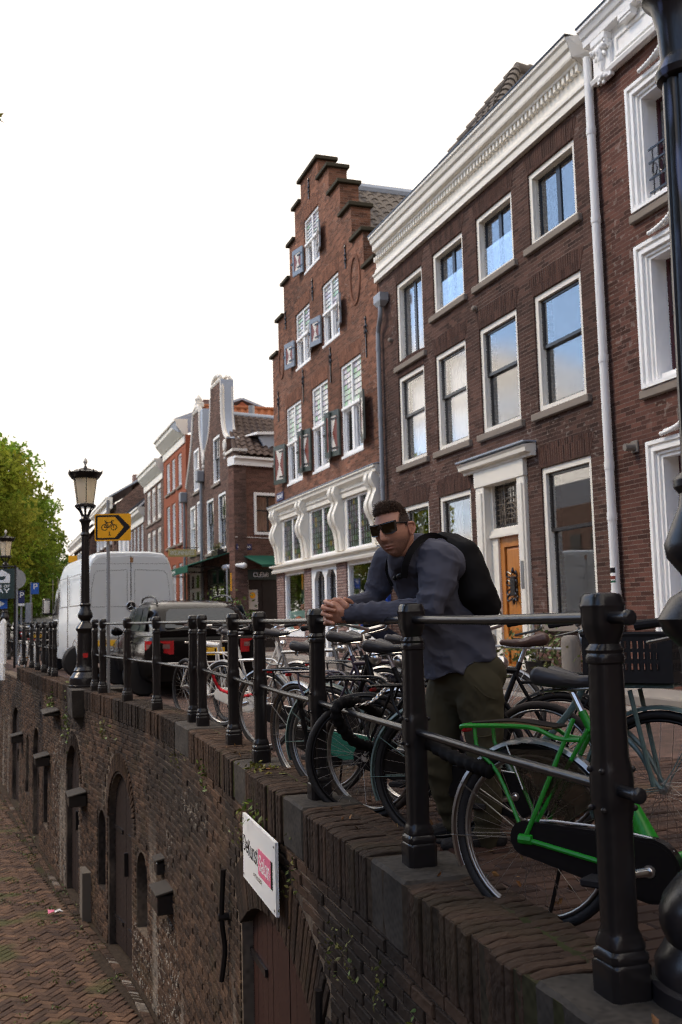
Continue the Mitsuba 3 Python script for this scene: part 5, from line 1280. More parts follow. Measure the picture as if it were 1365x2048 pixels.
tree('nearest canal tree, bright yellow green crown at the left edge', -.7, 41, 8.7, 2.1, 1, (.27, .34, .05), nclump=120, low=3.0, trunk_r=.18)
tree('second canal tree, pale green crown rising highest beside the sky', .5, 48, 9.3, 2.3, 2, (.20, .29, .045), nclump=120, low=2.4, trunk_r=.18)
tree('third canal tree, olive crown reaching towards the tall lamp post', 1.5, 57, 8.6, 2.6, 3, (.17, .25, .045), nclump=120, low=1.8, trunk_r=.18)
tree('fourth canal tree, dark crown low behind the tall lamp post', 2.0, 67, 7.6, 3.3, 4, (.10, .165, .032), nclump=120, low=1.0, trunk_r=.2)
tree('farthest canal tree, deep green crown closing the end of the quay', 1.4, 82, 8.6, 4.4, 5, (.09, .15, .032), nclump=130, low=.8)
tree('canal tree low at the left edge, dark green behind the small lamp', -3.0, 56, 7.5, 3.0, 6, (.11, .18, .032), nclump=110, low=.8)
tree('big tree on the wharf, one twig reaching in at the left edge', -4.6, 4.5, 11.5, 4.3, 11, (.09, .14, .028), nclump=130, nl=150, low=4.6, trunk_r=.3, base=WHARF)
tw = at(-14, 236, 8.0)
obj('branch', tube([tw + A([-1.6, -.1, .5]), tw + A([-.5, 0, .12]), tw], [.02, .01, .003], 5), 'm_bark', 'plane_tree_006')
m, c = leaves(tw + A([.035, 0, -.005]), 16, (.025, .05, .02), .028, (.16, .15, .04), 99); obj('leaves', m, 'm_tree_leaf', 'plane_tree_006', color=c)
# ------------------------------------------------------------------ quay railing
POSTP = [(.063, 0), (.064, .085), (.058, .095), (.061, .105), (.060, .118), (.053, .128), (.055, .14), (.047, .165), (.0425, .18), (.0435, .47), (.049, .50), (.051, .53), (.051, .585), (.049, .61), (.0435, .64), (.041, .895), (.046, .90), (.047, .915), (.043, .925), (.046, .935), (.040, .945), (.036, .952), (.046, .985), (.050, 1.01), (.050, 1.052), (.052, 1.055), (.052, 1.062), (.049, 1.068), (.048, 1.082), (.042, 1.092), (.02, 1.096)]
POST_SQ = [7] * 8 + [4.5] * 14 + [6] * 2 + [7] * 4 + [5] * 3
PW = lathe(POSTP, 24, POST_SQ)
PV = vf(PW)
post_dict = ply(PV, 'm_iron', smooth=35)
SECT = [[0, 1, 2, 3, 4, 5], [6, 7, 8, 9, 10], [11], [12, 13, 14, 15, 16, 17, 18]]
SLAB = ['black iron railing section nearest the camera, where the man leans', 'black iron railing section from the paired posts to the tall lamp post', 'short black railing section behind the tall lamp post', 'far black railing section left of the tall lamp post']
SECT = [[0, 1, 2, 3, 4, 5], [6, 7, 8, 9, 10], [11, 12, 13, 14, 15, 16, 17, 18]]
SLAB = SLAB[:2] + SLAB[3:]
for sec, lab in zip(SECT, SLAB):
    r = thing('quay_railing', lab, 'railing')
    P = A([[POSTS[i][0], POSTS[i][1], .1] for i in sec])
    for p in P:
        sl = -math.degrees(math.atan(float(_w(p[1], 1))))
        if p[1] < 20: scene[numbered(f'{r}__post')] = {**post_dict, 'to_world': T(mat4(rz(sl + rng.normal(0, 2)) @ rx(rng.normal(0, .35)), p).tolist())}
        else: obj('post', PV, 'm_iron', r, smooth=35, M=mat4(rz(sl), p))
    for k in range(len(P) - 1):
        for hz, rad in ((1.025, .0175), (.552, .0165)):
            a, b = P[k] + A([0, 0, hz]), P[k + 1] + A([0, 0, hz]); d = (b - a) / np.linalg.norm(b - a)
            obj('top_rail' if hz > 1 else 'lower_rail', tube([a + d * .03, (a + b) / 2 + A([0, 0, -.004]), b - d * .03], rad, 12), 'm_rail', r, smooth=True)
    for end, nb in ((0, 1), (-1, -2)):
        d = P[end] - P[nb]; d /= np.linalg.norm(d)
        for hz in (1.025, .552):
            a = P[end] + A([0, 0, hz]); n = .135 if end == 0 and sec[0] == 0 else .07
            obj('rail_end', [tube([a, a + d * n], .0175, 12), tube([a + d * (n - .016), a + d * (n - .012), a + d * n, a + d * (n + .005)], [.018, .022, .022, .014], 12)], 'm_rail', r, smooth=40)
    if sec[0] == 0:
        for p in P[:4]: obj('bolt', [hull((tuple(p + A([sx * .05, sy * .03, zz])), .009), n=8) for sx in (-1, 1) for sy in (-1, 1) for zz in (.5, .605)], 'm_iron', r)
pm('m_rail', (0.012, 0.012, 0.014), 0.25, 0.5); bumped('m_rail', iron_bump, .0015)

# ------------------------------------------------------------------ lamp posts
def lamp_post(lab, x, y, z0, s=1.0, near=False, turn=0, head=True):
    l = thing('street_lamp', lab, 'street lamp', 'black iron street lamps along the quay')
    M = mat4(rz(turn) * s, (x, y, z0)); mt = 'm_worn_iron' if near else 'm_iron'; n = 40 if near else 24
    add = lambda nm, m, mat=mt, sm=35: obj(nm, m, mat, l, smooth=sm, M=M)
    if near: add('base', lathe([(.25, 0), (.25, .05), (.235, .06), (.235, .1), (.215, .13), (.20, .16), (.215, .2), (.215, .24), (.2, .28), (.16, .33), (.125, .36)], n, 2))
    else: add('base', lathe([(.30, 0), (.30, .04), (.28, .05), (.28, .16), (.26, .19), (.24, .21), (.22, .25), (.2, .27), (.205, .3), (.185, .33), (.17, .36)], n, 2))
    if near: add('pedestal', lathe([(.125, .36), (.112, .45), (.108, .95), (.112, .99), (.15, 1.03), (.165, 1.07), (.13, 1.13), (.085, 1.16), (.08, 1.18), (.10, 1.21), (.13, 1.25), (.135, 1.29), (.115, 1.34), (.09, 1.40), (.085, 1.44), (.1, 1.46), (.1, 1.48), (.085, 1.5)], n, 2.3), mt)
    else: add('pedestal', lathe([(.165, .36), (.15, .42), (.135, .95), (.14, .99), (.165, 1.02), (.17, 1.05), (.12, 1.12), (.085, 1.16), (.08, 1.18), (.10, 1.21), (.13, 1.25), (.135, 1.29), (.115, 1.34), (.09, 1.40), (.085, 1.44), (.1, 1.46), (.1, 1.48), (.085, 1.5)], n, 2.6), mt)
    g = np.arange(n * 2) * np.pi / n
    rows = [(.078, 1.5), (.076, 1.7), (.064, 2.72), (.064, 2.73)]
    v = np.vstack([np.stack([(r - (.007 if 0 < i < 3 else 0) * np.maximum(0, np.sin(g * 10)) ** .6) * np.cos(g), (r - (.007 if 0 < i < 3 else 0) * np.maximum(0, np.sin(g * 10)) ** .6) * np.sin(g), np.full(len(g), z)], 1) for i, (r, z) in enumerate(rows)]); N = len(g)
    add('shaft', trimesh.Trimesh(v, A([q for i in range(3) for k in range(N) for q in ([i * N + k, i * N + (k + 1) % N, (i + 1) * N + (k + 1) % N], [i * N + k, (i + 1) * N + (k + 1) % N, (i + 1) * N + k])]), process=False))
    add('capital', lathe([(.064, 2.72), (.08, 2.73), (.085, 2.75), (.072, 2.78), (.065, 2.8), (.07, 2.9), (.085, 2.97), (.11, 3.0), (.11, 3.02), (.075, 3.05), (.06, 3.1), (.05, 3.12)], n, 2))
    add('cradle', [tube(spline([(.05 * math.cos(t), .05 * math.sin(t), 3.06), (.075 * math.cos(t), .075 * math.sin(t), 3.12), (.11 * math.cos(t), .11 * math.sin(t), 3.19), (.175 * math.cos(t), .175 * math.sin(t), 3.26)], 4), .014, 6) for t in np.arange(8) * math.pi / 4] + [lathe([(.17, 3.245), (.19, 3.255), (.19, 3.29), (.17, 3.30), (.165, 3.31)], 24)])
    if head:
        add('lantern_glass', lathe([(.158, 3.31), (.225, 3.78)], 6), 'm_frosted', False)
        add('glazing_bar', [tube([(.16 * math.cos(t), .16 * math.sin(t), 3.31), (.228 * math.cos(t), .228 * math.sin(t), 3.78)], .008, 5) for t in (np.arange(6) + .5) * math.pi / 3])
        add('lantern_roof', [lathe([(.235, 3.77), (.26, 3.78), (.315, 3.86), (.32, 3.885), (.30, 3.895), (.24, 3.91), (.2, 3.935), (.12, 3.95), (.10, 3.965), (.04, 3.975), (.03, 4.0), (.02, 4.02)], 8)] + [hull(((.305 * math.cos(t), .305 * math.sin(t), 3.88), .018), ((.315 * math.cos(t), .315 * math.sin(t), 3.92), .008), n=8) for t in (np.arange(8) + .5) * math.pi / 4])
        add('finial', lathe([(.016, 4.02), (.018, 4.04), (.04, 4.08), (.042, 4.10), (.03, 4.14), (.005, 4.17)], 12), 'm_offwhite')
    return l


lamp_post('tall black street lamp with amber glass standing in the railing before the white van', 1.48, 16.95, .1, .91)
lamp_post('second street lamp with amber glass at the left edge beside the dark green board', 0.46, 34.6, .1)
lamp_post('tiny far street lamp behind the blue parking plate', 1.0, 62, .1, .95); lamp_post('tiniest far street lamp low under the dark trees', 3.6, 92, .0, .9)
q = at(1440, 1263, 2.76)
lamp_post('thick fluted lamp column close to the camera at the right edge, paint worn blue', q[0], q[1], .1, .95, near=True, turn=20)
fr = thing('lamp_sticker', 'small red and white sticker on the foot of the tall lamp post', 'sticker')
p = at(171, 1311, 16.05); obj(fr, xf(bx(-.04, .04, -.004, .004, -.035, .035), mat4(rz(-10), p)), 'm_red', own=True)

# ------------------------------------------------------------------ signs on poles
def facing(m, c, turn=0.0):
    """A mesh drawn in xy set upright at c, reading towards the camera's right."""
    th = -19.35 + turn; X = A([math.cos(math.radians(th)), math.sin(math.radians(th)), 0]); N = A([X[1], -X[0], 0])
    v, f = vf(m); return trimesh.Trimesh(A(c) + v[:, :1] * X + v[:, 1:2] * A([0, 0, 1]) + v[:, 2:] * N, f, process=False)


bs = thing('cycle_sign', 'yellow bicycle route sign with black arrow on a grey pole', 'sign')
pp = A([1.67, 15.29, 0]); c = at(222.5, 1054, 14.9); c = A([pp[0] + .06, pp[1] - .1, c[2]])
obj('pole', tube([pp + A([.0, 0, .02]), A([pp[0], pp[1], c[2] + .42])], .026, 10), 'm_zinc', bs, smooth=True)
W, H = .54, .41
rr = lambda w, h, r: sbox(-w / 2 + r, -h / 2 + r, w / 2 - r, h / 2 - r).buffer(r, 6)
F_ = lambda m, nm, mat: obj(nm, facing(m, c, 2), mat, bs)
F_(ext(rr(W, H, .03), .012), 'plate', 'm_yellow')
lift = lambda m, z: xf(m, mat4(t=(0, 0, z)))
arrow_o = Polygon([(-.24, .17), (.08, .17), (.245, 0), (.08, -.17), (-.24, -.17)]).buffer(.015, 4); arrow_i = Polygon([(-.215, .145), (.03, .145), (.15, 0), (.03, -.145), (-.215, -.145)]).buffer(.012, 4)
F_(lift(ext(arrow_o.difference(arrow_i), .002), .0125), 'arrow', 'm_matt_black')
ring = lambda x, y, r: Point(x, y).buffer(r).difference(Point(x, y).buffer(r - .012))
bk = [ring(-.125, 0.0, .048), ring(.015, 0.0, .048)] + [LineString(l).buffer(.006) for l in ([(-.125, 0), (-.095, .075), (-.01, .075), (.015, 0)], [(-.095, .075), (-.055, 0), (-.01, .07)], [(-.125, 0), (-.055, 0)], [(-.105, .075), (-.1, .095), (-.12, .1)], [(-.015, .075), (-.018, .098), (.012, .098)])]
F_(lift(ext(unary_union(bk), .002), .0125), 'bicycle_symbol', 'm_matt_black')
m = text('1', .055, .002, True); m.apply_translation([-.075, -.12, .0125]); F_(m, 'number', 'm_matt_black')

hb = thing('house_board', 'dark green board with a white house symbol at the left edge', 'sign')
c = at(-4, 1168, 24)
F_ = lambda m, nm, mat: obj(nm, facing(m, c), mat, hb)
F_(ext(sbox(-.42, -.36, .4, .36), .03), 'board', 'm_sign_green')
F_(lift(ext(Polygon([(-.1, .02), (.3, .02), (.3, .22), (.1, .34), (-.1, .22)]).difference(Polygon([(0, .18), (.2, .18)] + [(.1 + .1 * math.cos(t), .18 - .1 * math.sin(t)) for t in np.linspace(0, 3.14, 9)][::1])), .003), .031), 'house_symbol', 'm_white')
for s, u, v, hh, w_ in (('HOUSE OF', -.3, -.09, .06, .6), ('PLAY', -.28, -.22, .1, .58)):
    m = text(s, hh, .003, True, w_); m.apply_translation([u - m.bounds[0, 0], v, .031]); F_(m, 'lettering', 'm_white')
obj('pole', tube([A([*at(29, 1300, 24)[:2], .1]), A([*at(29, 1300, 24)[:2], c[2] + .45])], .03, 8), 'm_iron', hb)
obj('bracket', tube([A([*at(29, 1300, 24)[:2], c[2] + .42]), c + A([-.3, .1, .42])], .02, 6), 'm_iron', hb)
bl = thing('arrow_sign', 'blue sign with white arrow below the dark green board', 'sign')
c = at(-6, 1208, 24.1); F_ = lambda m, nm, mat: obj(nm, facing(m, c), mat, bl)
F_(ext(sbox(-.3, -.12, .25, .12), .01), 'plate', 'm_sign_blue')
F_(lift(ext(unary_union([sbox(-.1, -.03, .12, .03), Polygon([(.02, -.09), (.02, .09), (.2, 0)])]), .002), .011), 'arrow', 'm_white')
for nm, lab, px, py, Z, w_, h_, tail in (('parking_sign', 'dark blue parking plate left of the blue parking flag', 43, 1194, 38, .24, .48, True), ('parking_sign', 'bright blue parking flag sign on a thin pole under the trees', 70, 1177, 38, .3, .42, False)):
    k = thing(nm, lab, 'sign'); c = at(px, py, Z); F_ = lambda m, a, mat: obj(a, facing(m, c), mat, k)
    F_(ext(sbox(-w_ / 2, -h_ / 2, w_ / 2, h_ / 2), .02), 'plate', 'm_navy' if tail else 'm_sign_blue')
    m = text('P', .2, .004, True); m.apply_translation([-.07, -.02, .021]); F_(m, 'lettering', 'm_white')
    if tail: F_(lift(ext(sbox(-w_ / 2, -h_ / 2 - .1, w_ / 2, -h_ / 2 - .01), .02), 0), 'under_plate', 'm_white')
    obj('pole', tube([A([*at(px - (0 if tail else 8), py, Z + .05)[:2], .0]), A([*at(px - (0 if tail else 8), py, Z + .05)[:2], c[2] + .25])], .035, 8), 'm_zinc', k)
k = thing('meter_box', 'grey street cabinet box on the pole of the blue parking flag', 'cabinet'); c = at(59, 1226, 38); obj(k, facing(xf(cbox(-.12, .12, -.38, .38, 0, .15, .02), np.eye(4)), c), 'm_zinc', own=True)
k = thing('round_sign', 'back of a round grey traffic sign beside the dark green board', 'sign'); c = at(34, 1158, 26); obj('disc', facing(ext(Point(0, 0).buffer(.25), .02), c, 50), 'm_zinc', k); obj('pole', tube([A([c[0], c[1] + .05, .1]), c + A([0, .05, .3])], .03, 8), 'm_zinc', k)
k = thing('orange_sign', 'small orange board showing above the white van roof', 'sign'); c = at(146, 1118, 36); obj('board', facing(ext(sbox(-.16, -.12, .16, .12), .02), c), 'm_yellow', k); obj('pole', tube([A([c[0], c[1] + .05, 0]), c + A([0, .05, .0])], .03, 8), 'm_zinc', k)
k = thing('white_board', 'white wooden board with slanted top at the left edge', 'board'); c = at(2, 1300, 20)
obj('panel', facing(ext(Polygon([(-.4, -.6), (.14, -.6), (.14, -.3), (.17, -.28), (.17, .55), (.11, .62), (-.4, .15)]), .05), c, -35), 'm_white', k); obj('panel', facing(ext(Polygon([(-.5, -.6), (.0, -.5), (.02, .5), (-.04, .58), (-.5, .1)]), .05), c + A([-.12, .05, .03]), -35), 'm_white', k)
obj('arm', tube([c + A([-.1, 0.02, -.3]), c + A([-1.2, -.1, -.3]), A([c[0] - 1.2, c[1] - .1, WHARF])], .03, 6), 'm_dark_paint', k)
# bollards and chain bar before the brown house, door plant
for (px, py0, py1, Z, lab) in ((1142, 1275, 1360, 13.4, 'grey stone bollard in front of the brown house near the drainpipe'), (979, 1268, 1345, 15.6, 'grey stone bollard just right of the man beside the oak door')):
    b = thing('stone_bollard', lab, 'bollard'); p = A([*at(px, 1300, Z)[:2], .1])
    obj('shaft', lathe([(.13, 0), (.125, .6), (.12, .66), (.09, .70), (.0, .71)], 14).apply_transform(mat4(t=p)), 'm_concrete', b, smooth=40)
k = thing('chain_bar', 'grey bar linking the two stone bollards', 'barrier'); a, b = at(979, 1290, 15.6), at(1142, 1300, 13.4); a[2] = b[2] = .62; obj(k, tube([a, b], .02, 8), 'm_zinc', own=True, smooth=True)
k = thing('door_plant', 'loose leafy potted plant beside the oak door', 'plant'); p = at(1075, 1290, 14.2)
m, c = leaves((p[0], p[1], .55), 420, (.3, .45, .2), .045, (.09, .11, .03), 77); obj('foliage', m, 'm_leaf', k, color=c)
obj('pot', lathe([(.14, .12), (.19, .4), (.2, .44)], 12).apply_transform(mat4(t=(p[0], p[1], 0))), 'm_dark_paint', k); obj('stem', [tube([(p[0], p[1], .4), (p[0] + s * .1, p[1] + t * .3, .75)], .008, 5) for s, t in ((1, 1), (-1, .4), (.5, -1), (-.6, -.6))], 'm_bark', k)

# ------------------------------------------------------------------ vehicles
def loft(secs, cap=True):
    n = len(secs[0]); v = np.vstack([A(s, float) for s in secs]); f = []
    for i in range(len(secs) - 1):
        for k in range(n):
            l = (k + 1) % n; f += [[i * n + k, i * n + l, (i + 1) * n + l], [i * n + k, (i + 1) * n + l, (i + 1) * n + k]]
    if cap:
        f += [[0, k + 1, k] for k in range(1, n - 1)] + [[(len(secs) - 1) * n, (len(secs) - 1) * n + k, (len(secs) - 1) * n + k + 1] for k in range(1, n - 1)]
    return trimesh.Trimesh(v, A(f), process=False)


def wheel_car(k, x, y, r, w, M, mat='m_steel'):
    q = numbered(f'{k}__wheel'); m = rx(90)
    obj('tyre', lathe([(r * .62, -w / 2), (r * .9, -w / 2), (r, -w * .32), (r, w * .32), (r * .9, w / 2), (r * .62, w / 2)], 28).apply_transform(mat4(m, (x, y, r))), 'm_rubber', q, smooth=40, M=M)
    obj('rim', [lathe([(.02, -w * .4), (r * .6, -w * .42), (r * .63, -w * .5), (r * .63, w * .5), (r * .6, w * .42), (.02, w * .4)], 20).apply_transform(mat4(m, (x, y, r)))], mat, q, smooth=40, M=M)


# white delivery van: local x = to the right, y = forward from the rear doors
v_ = thing('delivery_van', 'tall white delivery van parked behind the tall street lamp', 'van')
M = mat4(rz(4.0), (2.74, 20.9, 0))
def vsec(y, ws=1.0, top=2.6, bot=.32, shoulder=0.0):
    P = [(.93, bot), (.975, bot + .25), (.985, 1.05), (.965, 1.35 + shoulder), (.93, 1.9), (.86, top - .3), (.80, top - .14), (.70, top - .04), (.4, top)]
    P = [(a * ws, min(b, top)) for a, b in P]
    return [(a, y, b) for a, b in P] + [(-a, y, b) for a, b in P[::-1]]
obj('body', loft([vsec(-.0, .955, 2.52, .36), vsec(.03, .985, 2.57), vsec(.1, 1, 2.6), vsec(3.9, 1, 2.6), vsec(4.25, .99, 2.5), vsec(4.75, .95, 1.85), vsec(5.0, .93, 1.45), vsec(5.6, .86, 1.12), vsec(5.8, .78, .95)]), 'm_van', v_, smooth=32, M=M)
for s, nm in ((-1, 'left'), (1, 'right')):
    p = Polygon([(s * .006, .62), (s * .9, .62), (s * .905, 1.2), (s * .88, 1.9), (s * .82, 2.28), (s * .74, 2.42), (s * .66, 2.47), (s * .006, 2.50)]).buffer(-.004)
    d = numbered(f'{v_}__rear_door'); m = ext(p, .022); w = np.array(m.vertices)
    obj('panel', trimesh.Trimesh(np.stack([w[:, 0], -.0 - w[:, 2], w[:, 1]], 1), m.faces[:, ::-1] if False else m.faces, process=False), 'm_van', d, M=M)
    q = Polygon([(s * .07, 1.45), (s * .83, 1.45), (s * .8, 1.9), (s * .755, 2.12), (s * .68, 2.2), (s * .07, 2.22)]); q = q.buffer(-.03).buffer(.03, 6)
    m = ext(q.difference(q.buffer(-.014)), .006); w = np.array(m.vertices)
    obj('pressing', trimesh.Trimesh(np.stack([w[:, 0], -.023 - w[:, 2], w[:, 1]], 1), m.faces, process=False), 'm_van_line', d, M=M)
    obj('seam', bx(min(s * .02, s * .80), max(s * .02, s * .80), -.0245, -.02, 2.33, 2.342), 'm_van_line', d, M=M)
    obj('rub_strip', cbox(min(s * .03, s * .9), max(s * .03, s * .9), -.036, -.018, .80, .86, .008), 'm_van_line', d, M=M)
    obj('crease', tube([(s * .03, -.026, 1.12), (s * .6, -.026, 1.14), (s * .88, -.02, 1.05)], .009, 5), 'm_van', d, M=M)
    obj('hinge', [cbox(s * .93 - .035, s * .93 + .035, -.04, .01, z, z + .09, .01) for z in (.85, 1.35)], 'm_sill', d, M=M)
    obj('tail_light', [cbox(s * .955 - .035, s * .955 + .03, -.02, .1, z, z + hh, .01) for z, hh in ((.72, .36), (1.14, .22))], 'm_red', v_, M=M)
obj('door_gap', bx(-.007, .007, -.012, -.004, .62, 2.5), 'm_matt_black', v_, M=M)
lg = numbered(f'{v_}__emblem')
obj('disc', lathe([(.0, 0), (.1, 0), (.1, .012), (0, .012)], 24).apply_transform(mat4(rx(90), (0.0, -.022, 1.46))), 'm_black', lg, M=M)
obj('ring', tube([(.095 * math.cos(t), -.038, 1.46 + .095 * math.sin(t)) for t in np.linspace(0, 2 * math.pi, 25)[:-1]], .009, 6, closed=True), 'm_chrome', lg, M=M)
obj('star', [m3.Manifold.hull_points(A([(.09 * math.cos(t), -.04, 1.46 + .09 * math.sin(t)), (.016 * math.cos(t + 1.05), -.044, 1.46 + .016 * math.sin(t + 1.05)), (.016 * math.cos(t - 1.05), -.044, 1.46 + .016 * math.sin(t - 1.05)), (0, -.05, 1.46), (0, -.036, 1.46)])) for t in (math.pi / 2, math.pi / 2 + 2.094, math.pi / 2 - 2.094)], 'm_chrome', lg, M=M)
obj('door_handle', cbox(.02, .2, -.05, -.02, 1.05, 1.1, .01), 'm_sill', v_, M=M)
obj('rust_patch', bx(-.02, .05, -.0245, -.0235, 2.36, 2.47), 'm_rust', v_, M=M); pm('m_van_line', (.36, .37, .37), .4, .4); pm('m_rust', (.28, .15, .07), .9, .2)
obj('bumper', cbox(-.95, .95, -.12, .06, .32, .56, .03), 'm_matt_black', v_, M=M)
pt = numbered(f'{v_}__number_plate'); obj('plate', cbox(-.72, -.2, -.045, -.022, .66, .78, .004), 'm_plate', pt, M=M)
m = text('VP', .085, .004, True); w = np.array(m.vertices); obj('lettering', trimesh.Trimesh(np.stack([-.62 + w[:, 0], -.0455 - w[:, 2], .68 + w[:, 1]], 1), m.faces, process=False), 'm_black', pt, M=M)
for x in (-.9, .9):
    for y in (1.0, 4.75): wheel_car(v_, x, y, .34, .22, M)
    obj('wheel_arch', [tube([(x * 1.075, y + .42 * math.cos(t), .36 + .42 * math.sin(t)) for t in np.linspace(0, math.pi, 14)], .022, 6) for y in (1.0, 4.75)], 'm_sill', v_, M=M)
for a, b in ((.35, 1.9), (2.1, 3.4)): obj('side_pressing', wallx(frame_poly(a, b, 1.5, 2.15, .012), -.968, -.962), 'm_sill', v_, M=M)
for y in (2.0, 3.55, 4.5): obj('side_gap', bx(-.995, -.978, y, y + .01, .6, 2.2), 'm_sill', v_, M=M)
obj('side_window', m3.Manifold.hull_points(A([(-.975, 3.62, 1.25), (-.965, 4.75, 1.25), (-.90, 4.35, 1.95), (-.93, 3.62, 1.95), (-.98, 3.62, 1.25), (-.97, 4.75, 1.25)])), 'm_black', v_, M=M)
obj('windscreen', m3.Manifold.hull_points(A([(-.8, 4.42, 2.2), (.8, 4.42, 2.2), (-.88, 5.0, 1.5), (.88, 5.0, 1.5), (-.8, 4.5, 2.24), (.8, 4.5, 2.24), (-.88, 5.06, 1.52), (.88, 5.06, 1.52)])), 'm_black', v_, M=M)
obj('mirror', [cbox(-1.22, -1.04, 4.5, 4.62, 1.35, 1.75, .03), tube([(-.95, 4.6, 1.35), (-1.1, 4.56, 1.4)], .03, 6)], 'm_dark_paint', v_, M=M)
obj('mirror_glass', bx(-1.2, -1.06, 4.494, 4.498, 1.4, 1.7), 'm_chrome', v_, M=M)


def estate_car(lab, M, plate, paint='m_car'):
    c = thing('estate_car', lab, 'car')
    def sec(y, w, zt, zb=.22):
        P = [(w * .86, zb), (w * .97, zb + .1), (w, .52), (w * .985, .72), (w * .94, zt - .05), (w * .86, zt)]
        return [(a, y, b) for a, b in P] + [(-a, y, b) for a, b in P[::-1]]
    obj('body', loft([sec(.0, .74, .84, .34), sec(.06, .83, .90, .28), sec(.25, .875, .94), sec(1.0, .90, .95), sec(2.6, .905, .95), sec(3.4, .90, .93), sec(4.0, .88, .86), sec(4.55, .82, .74), sec(4.78, .70, .6, .3)]), paint, c, smooth=38, M=M)
    up = lambda y, w, z: [(w, y, z), (-w, y, z)]
    def gsec(y, wb, wt, zt, zb=.92):
        P = [(wb, zb), (wb * .97 + .0, zb + .12), ((wb + wt) / 2 + .03, (zb + zt) / 2 + .05), (wt + .03, zt - .09), (wt - .04, zt - .02), (wt * .5, zt)]
        P = [(a, min(b, zt)) for a, b in P]; return [(a, y, b) for a, b in P] + [(-a, y, b) for a, b in P[::-1]]
    obj('cabin', loft([gsec(.08, .78, .70, 1.0), gsec(.52, .80, .66, 1.30), gsec(.80, .81, .655, 1.405), gsec(1.15, .82, .65, 1.445), gsec(1.9, .83, .65, 1.475), gsec(2.5, .83, .64, 1.44), gsec(2.9, .82, .66, 1.26), gsec(3.5, .80, .72, .95)]), paint, c, smooth=38, M=M)
    rg = Polygon([(-.60, .03), (.60, .03), (.52, .31), (.46, .36), (-.46, .36), (-.52, .31)]).buffer(-.02).buffer(.02)
    m = ext(rg, .012); w = np.array(m.vertices); t = w[:, 1] / .43
    obj('rear_window', trimesh.Trimesh(np.stack([w[:, 0], .12 + .53 * t - w[:, 2] - .028, 1.0 + .37 * t + w[:, 2] * .8], 1), m.faces, process=False), 'm_tinted', c, smooth=30, M=M)
    for s in (-1, 1):
        for a, b in ((.62, 1.2), (1.27, 2.05), (2.12, 2.95)):
            lo = lambda y: .805 + .02 * min(1, y); top = 1.36 if b < 2.9 else 1.36
            pts = [(a, .99), (b, .99), (b - (.45 if b > 2.9 else .03), top), (a + (.14 if a < .7 else .02), top)]
            q = Polygon(pts).buffer(-.02).buffer(.02, 4); m = ext(q, .01); w = np.array(m.vertices); t = (w[:, 1] - .92) / (1.46 - .92)
            x = .83 + .012 - t * .135 + w[:, 2]
            obj('side_window', trimesh.Trimesh(np.stack([s * x, w[:, 0], w[:, 1]], 1), m.faces if s > 0 else m.faces[:, ::-1], process=False), 'm_tinted', c, smooth=30, M=M)
        obj('roof_rail', tube(spline([(s * .60, .82, 1.41), (s * .60, 1.0, 1.49), (s * .60, 1.5, 1.535), (s * .60, 2.2, 1.515), (s * .6, 2.35, 1.46)], 5), .016, 8), 'm_black', c, smooth=True, M=M)
        tl = numbered(f'{c}__tail_light')
        def wrap(z0, z1, u0, u1, off):
            us = np.linspace(u0, u1, 7); pts = []
            for u in us:
                th = math.radians(90 * u); pts.append((s * (.50 + .372 * math.sin(th)), -.02 + .36 * (1 - math.cos(th)) - off, 0))
            v = A([[x, y, z] for z in (z0, z1) for x, y, _ in pts]); f = [q for i in range(6) for q in ([i, i + 1, 8 + i], [i, 8 + i, 7 + i])]
            return (v, A(f))
        obj('lens', wrap(.65, .85, .0, 1.0, .012), 'm_tail_red', tl, M=M); obj('clear_band', wrap(.735, .80, .1, .85, .016), 'm_clear_lens', tl, M=M); obj('upper_band', wrap(.815, .835, .1, .7, .016), 'm_red', tl, M=M)
        for y in (.95, 3.85): wheel_car(c, s * .80, y, .31, .2, M)
        obj('door_gap', [bx(s * .903 - .006, s * .903 + .006, y, y + .008, .3, .93) for y in (1.3, 2.1, 3.05)], 'm_matt_black', c, M=M)
        obj('door_handle', [cbox(s * .91 - .02, s * .91 + .02, y, y + .18, .8, .83, .008) for y in (1.4, 2.2)], paint, c, M=M)
        obj('side_strip', bx(s * .905 - .012, s * .905 + .012, .35, 4.1, .56, .59), 'm_chrome', c, M=M)
        obj('mirror', hull((tuple(A([s * .98, 2.85, .98])), .08), (tuple(A([s * .9, 2.88, .96])), .05)), paint, c, smooth=True, M=M)
    obj('bumper', [loft([[(x, y - .04, z) for x, y, z in sec(.0, .80, .56, .26)], [(x, y, z) for x, y, z in sec(.22, .9, .58, .24)]])], paint, c, smooth=40, M=M)
    obj('bumper_strip', cbox(-.8, .8, -.058, -.03, .50, .53, .006), 'm_chrome', c, M=M)
    obj('boot_strip', cbox(-.34, .34, -.03, .01, .80, .83, .006), 'm_chrome', c, M=M)
    q = numbered(f'{c}__number_plate'); obj('plate', cbox(-.26, .26, -.04, -.0, .62, .73, .004), 'm_plate', q, M=M)
    m = text(plate, .075, .004, True, .42); w = np.array(m.vertices); obj('lettering', trimesh.Trimesh(np.stack([-.2 + w[:, 0], -.041 - w[:, 2], .64 + w[:, 1]], 1), m.faces, process=False), 'm_black', q, M=M)
    obj('rear_wiper', tube([(0, .02, 1.01), (.3, .04, 1.03), (.5, .05, 1.05)], .012, 5), 'm_black', c, M=M)
    return c


pm('m_tinted', (.02, .027, .036), .08, .4); pm('m_clear_lens', (.20, .10, .09), .15, .6); pm('m_tail_red', (.40, .008, .012), .25, .5)
estate_car('black estate car with roof rails parked behind the white bicycle', mat4(rz(0.5), (3.05, 14.75, 0)), 'XT JL')
estate_car('dark car with yellow plates far ahead, left of the white van', mat4(rz(2), (1.75, 40, 0)), 'ZK 41')

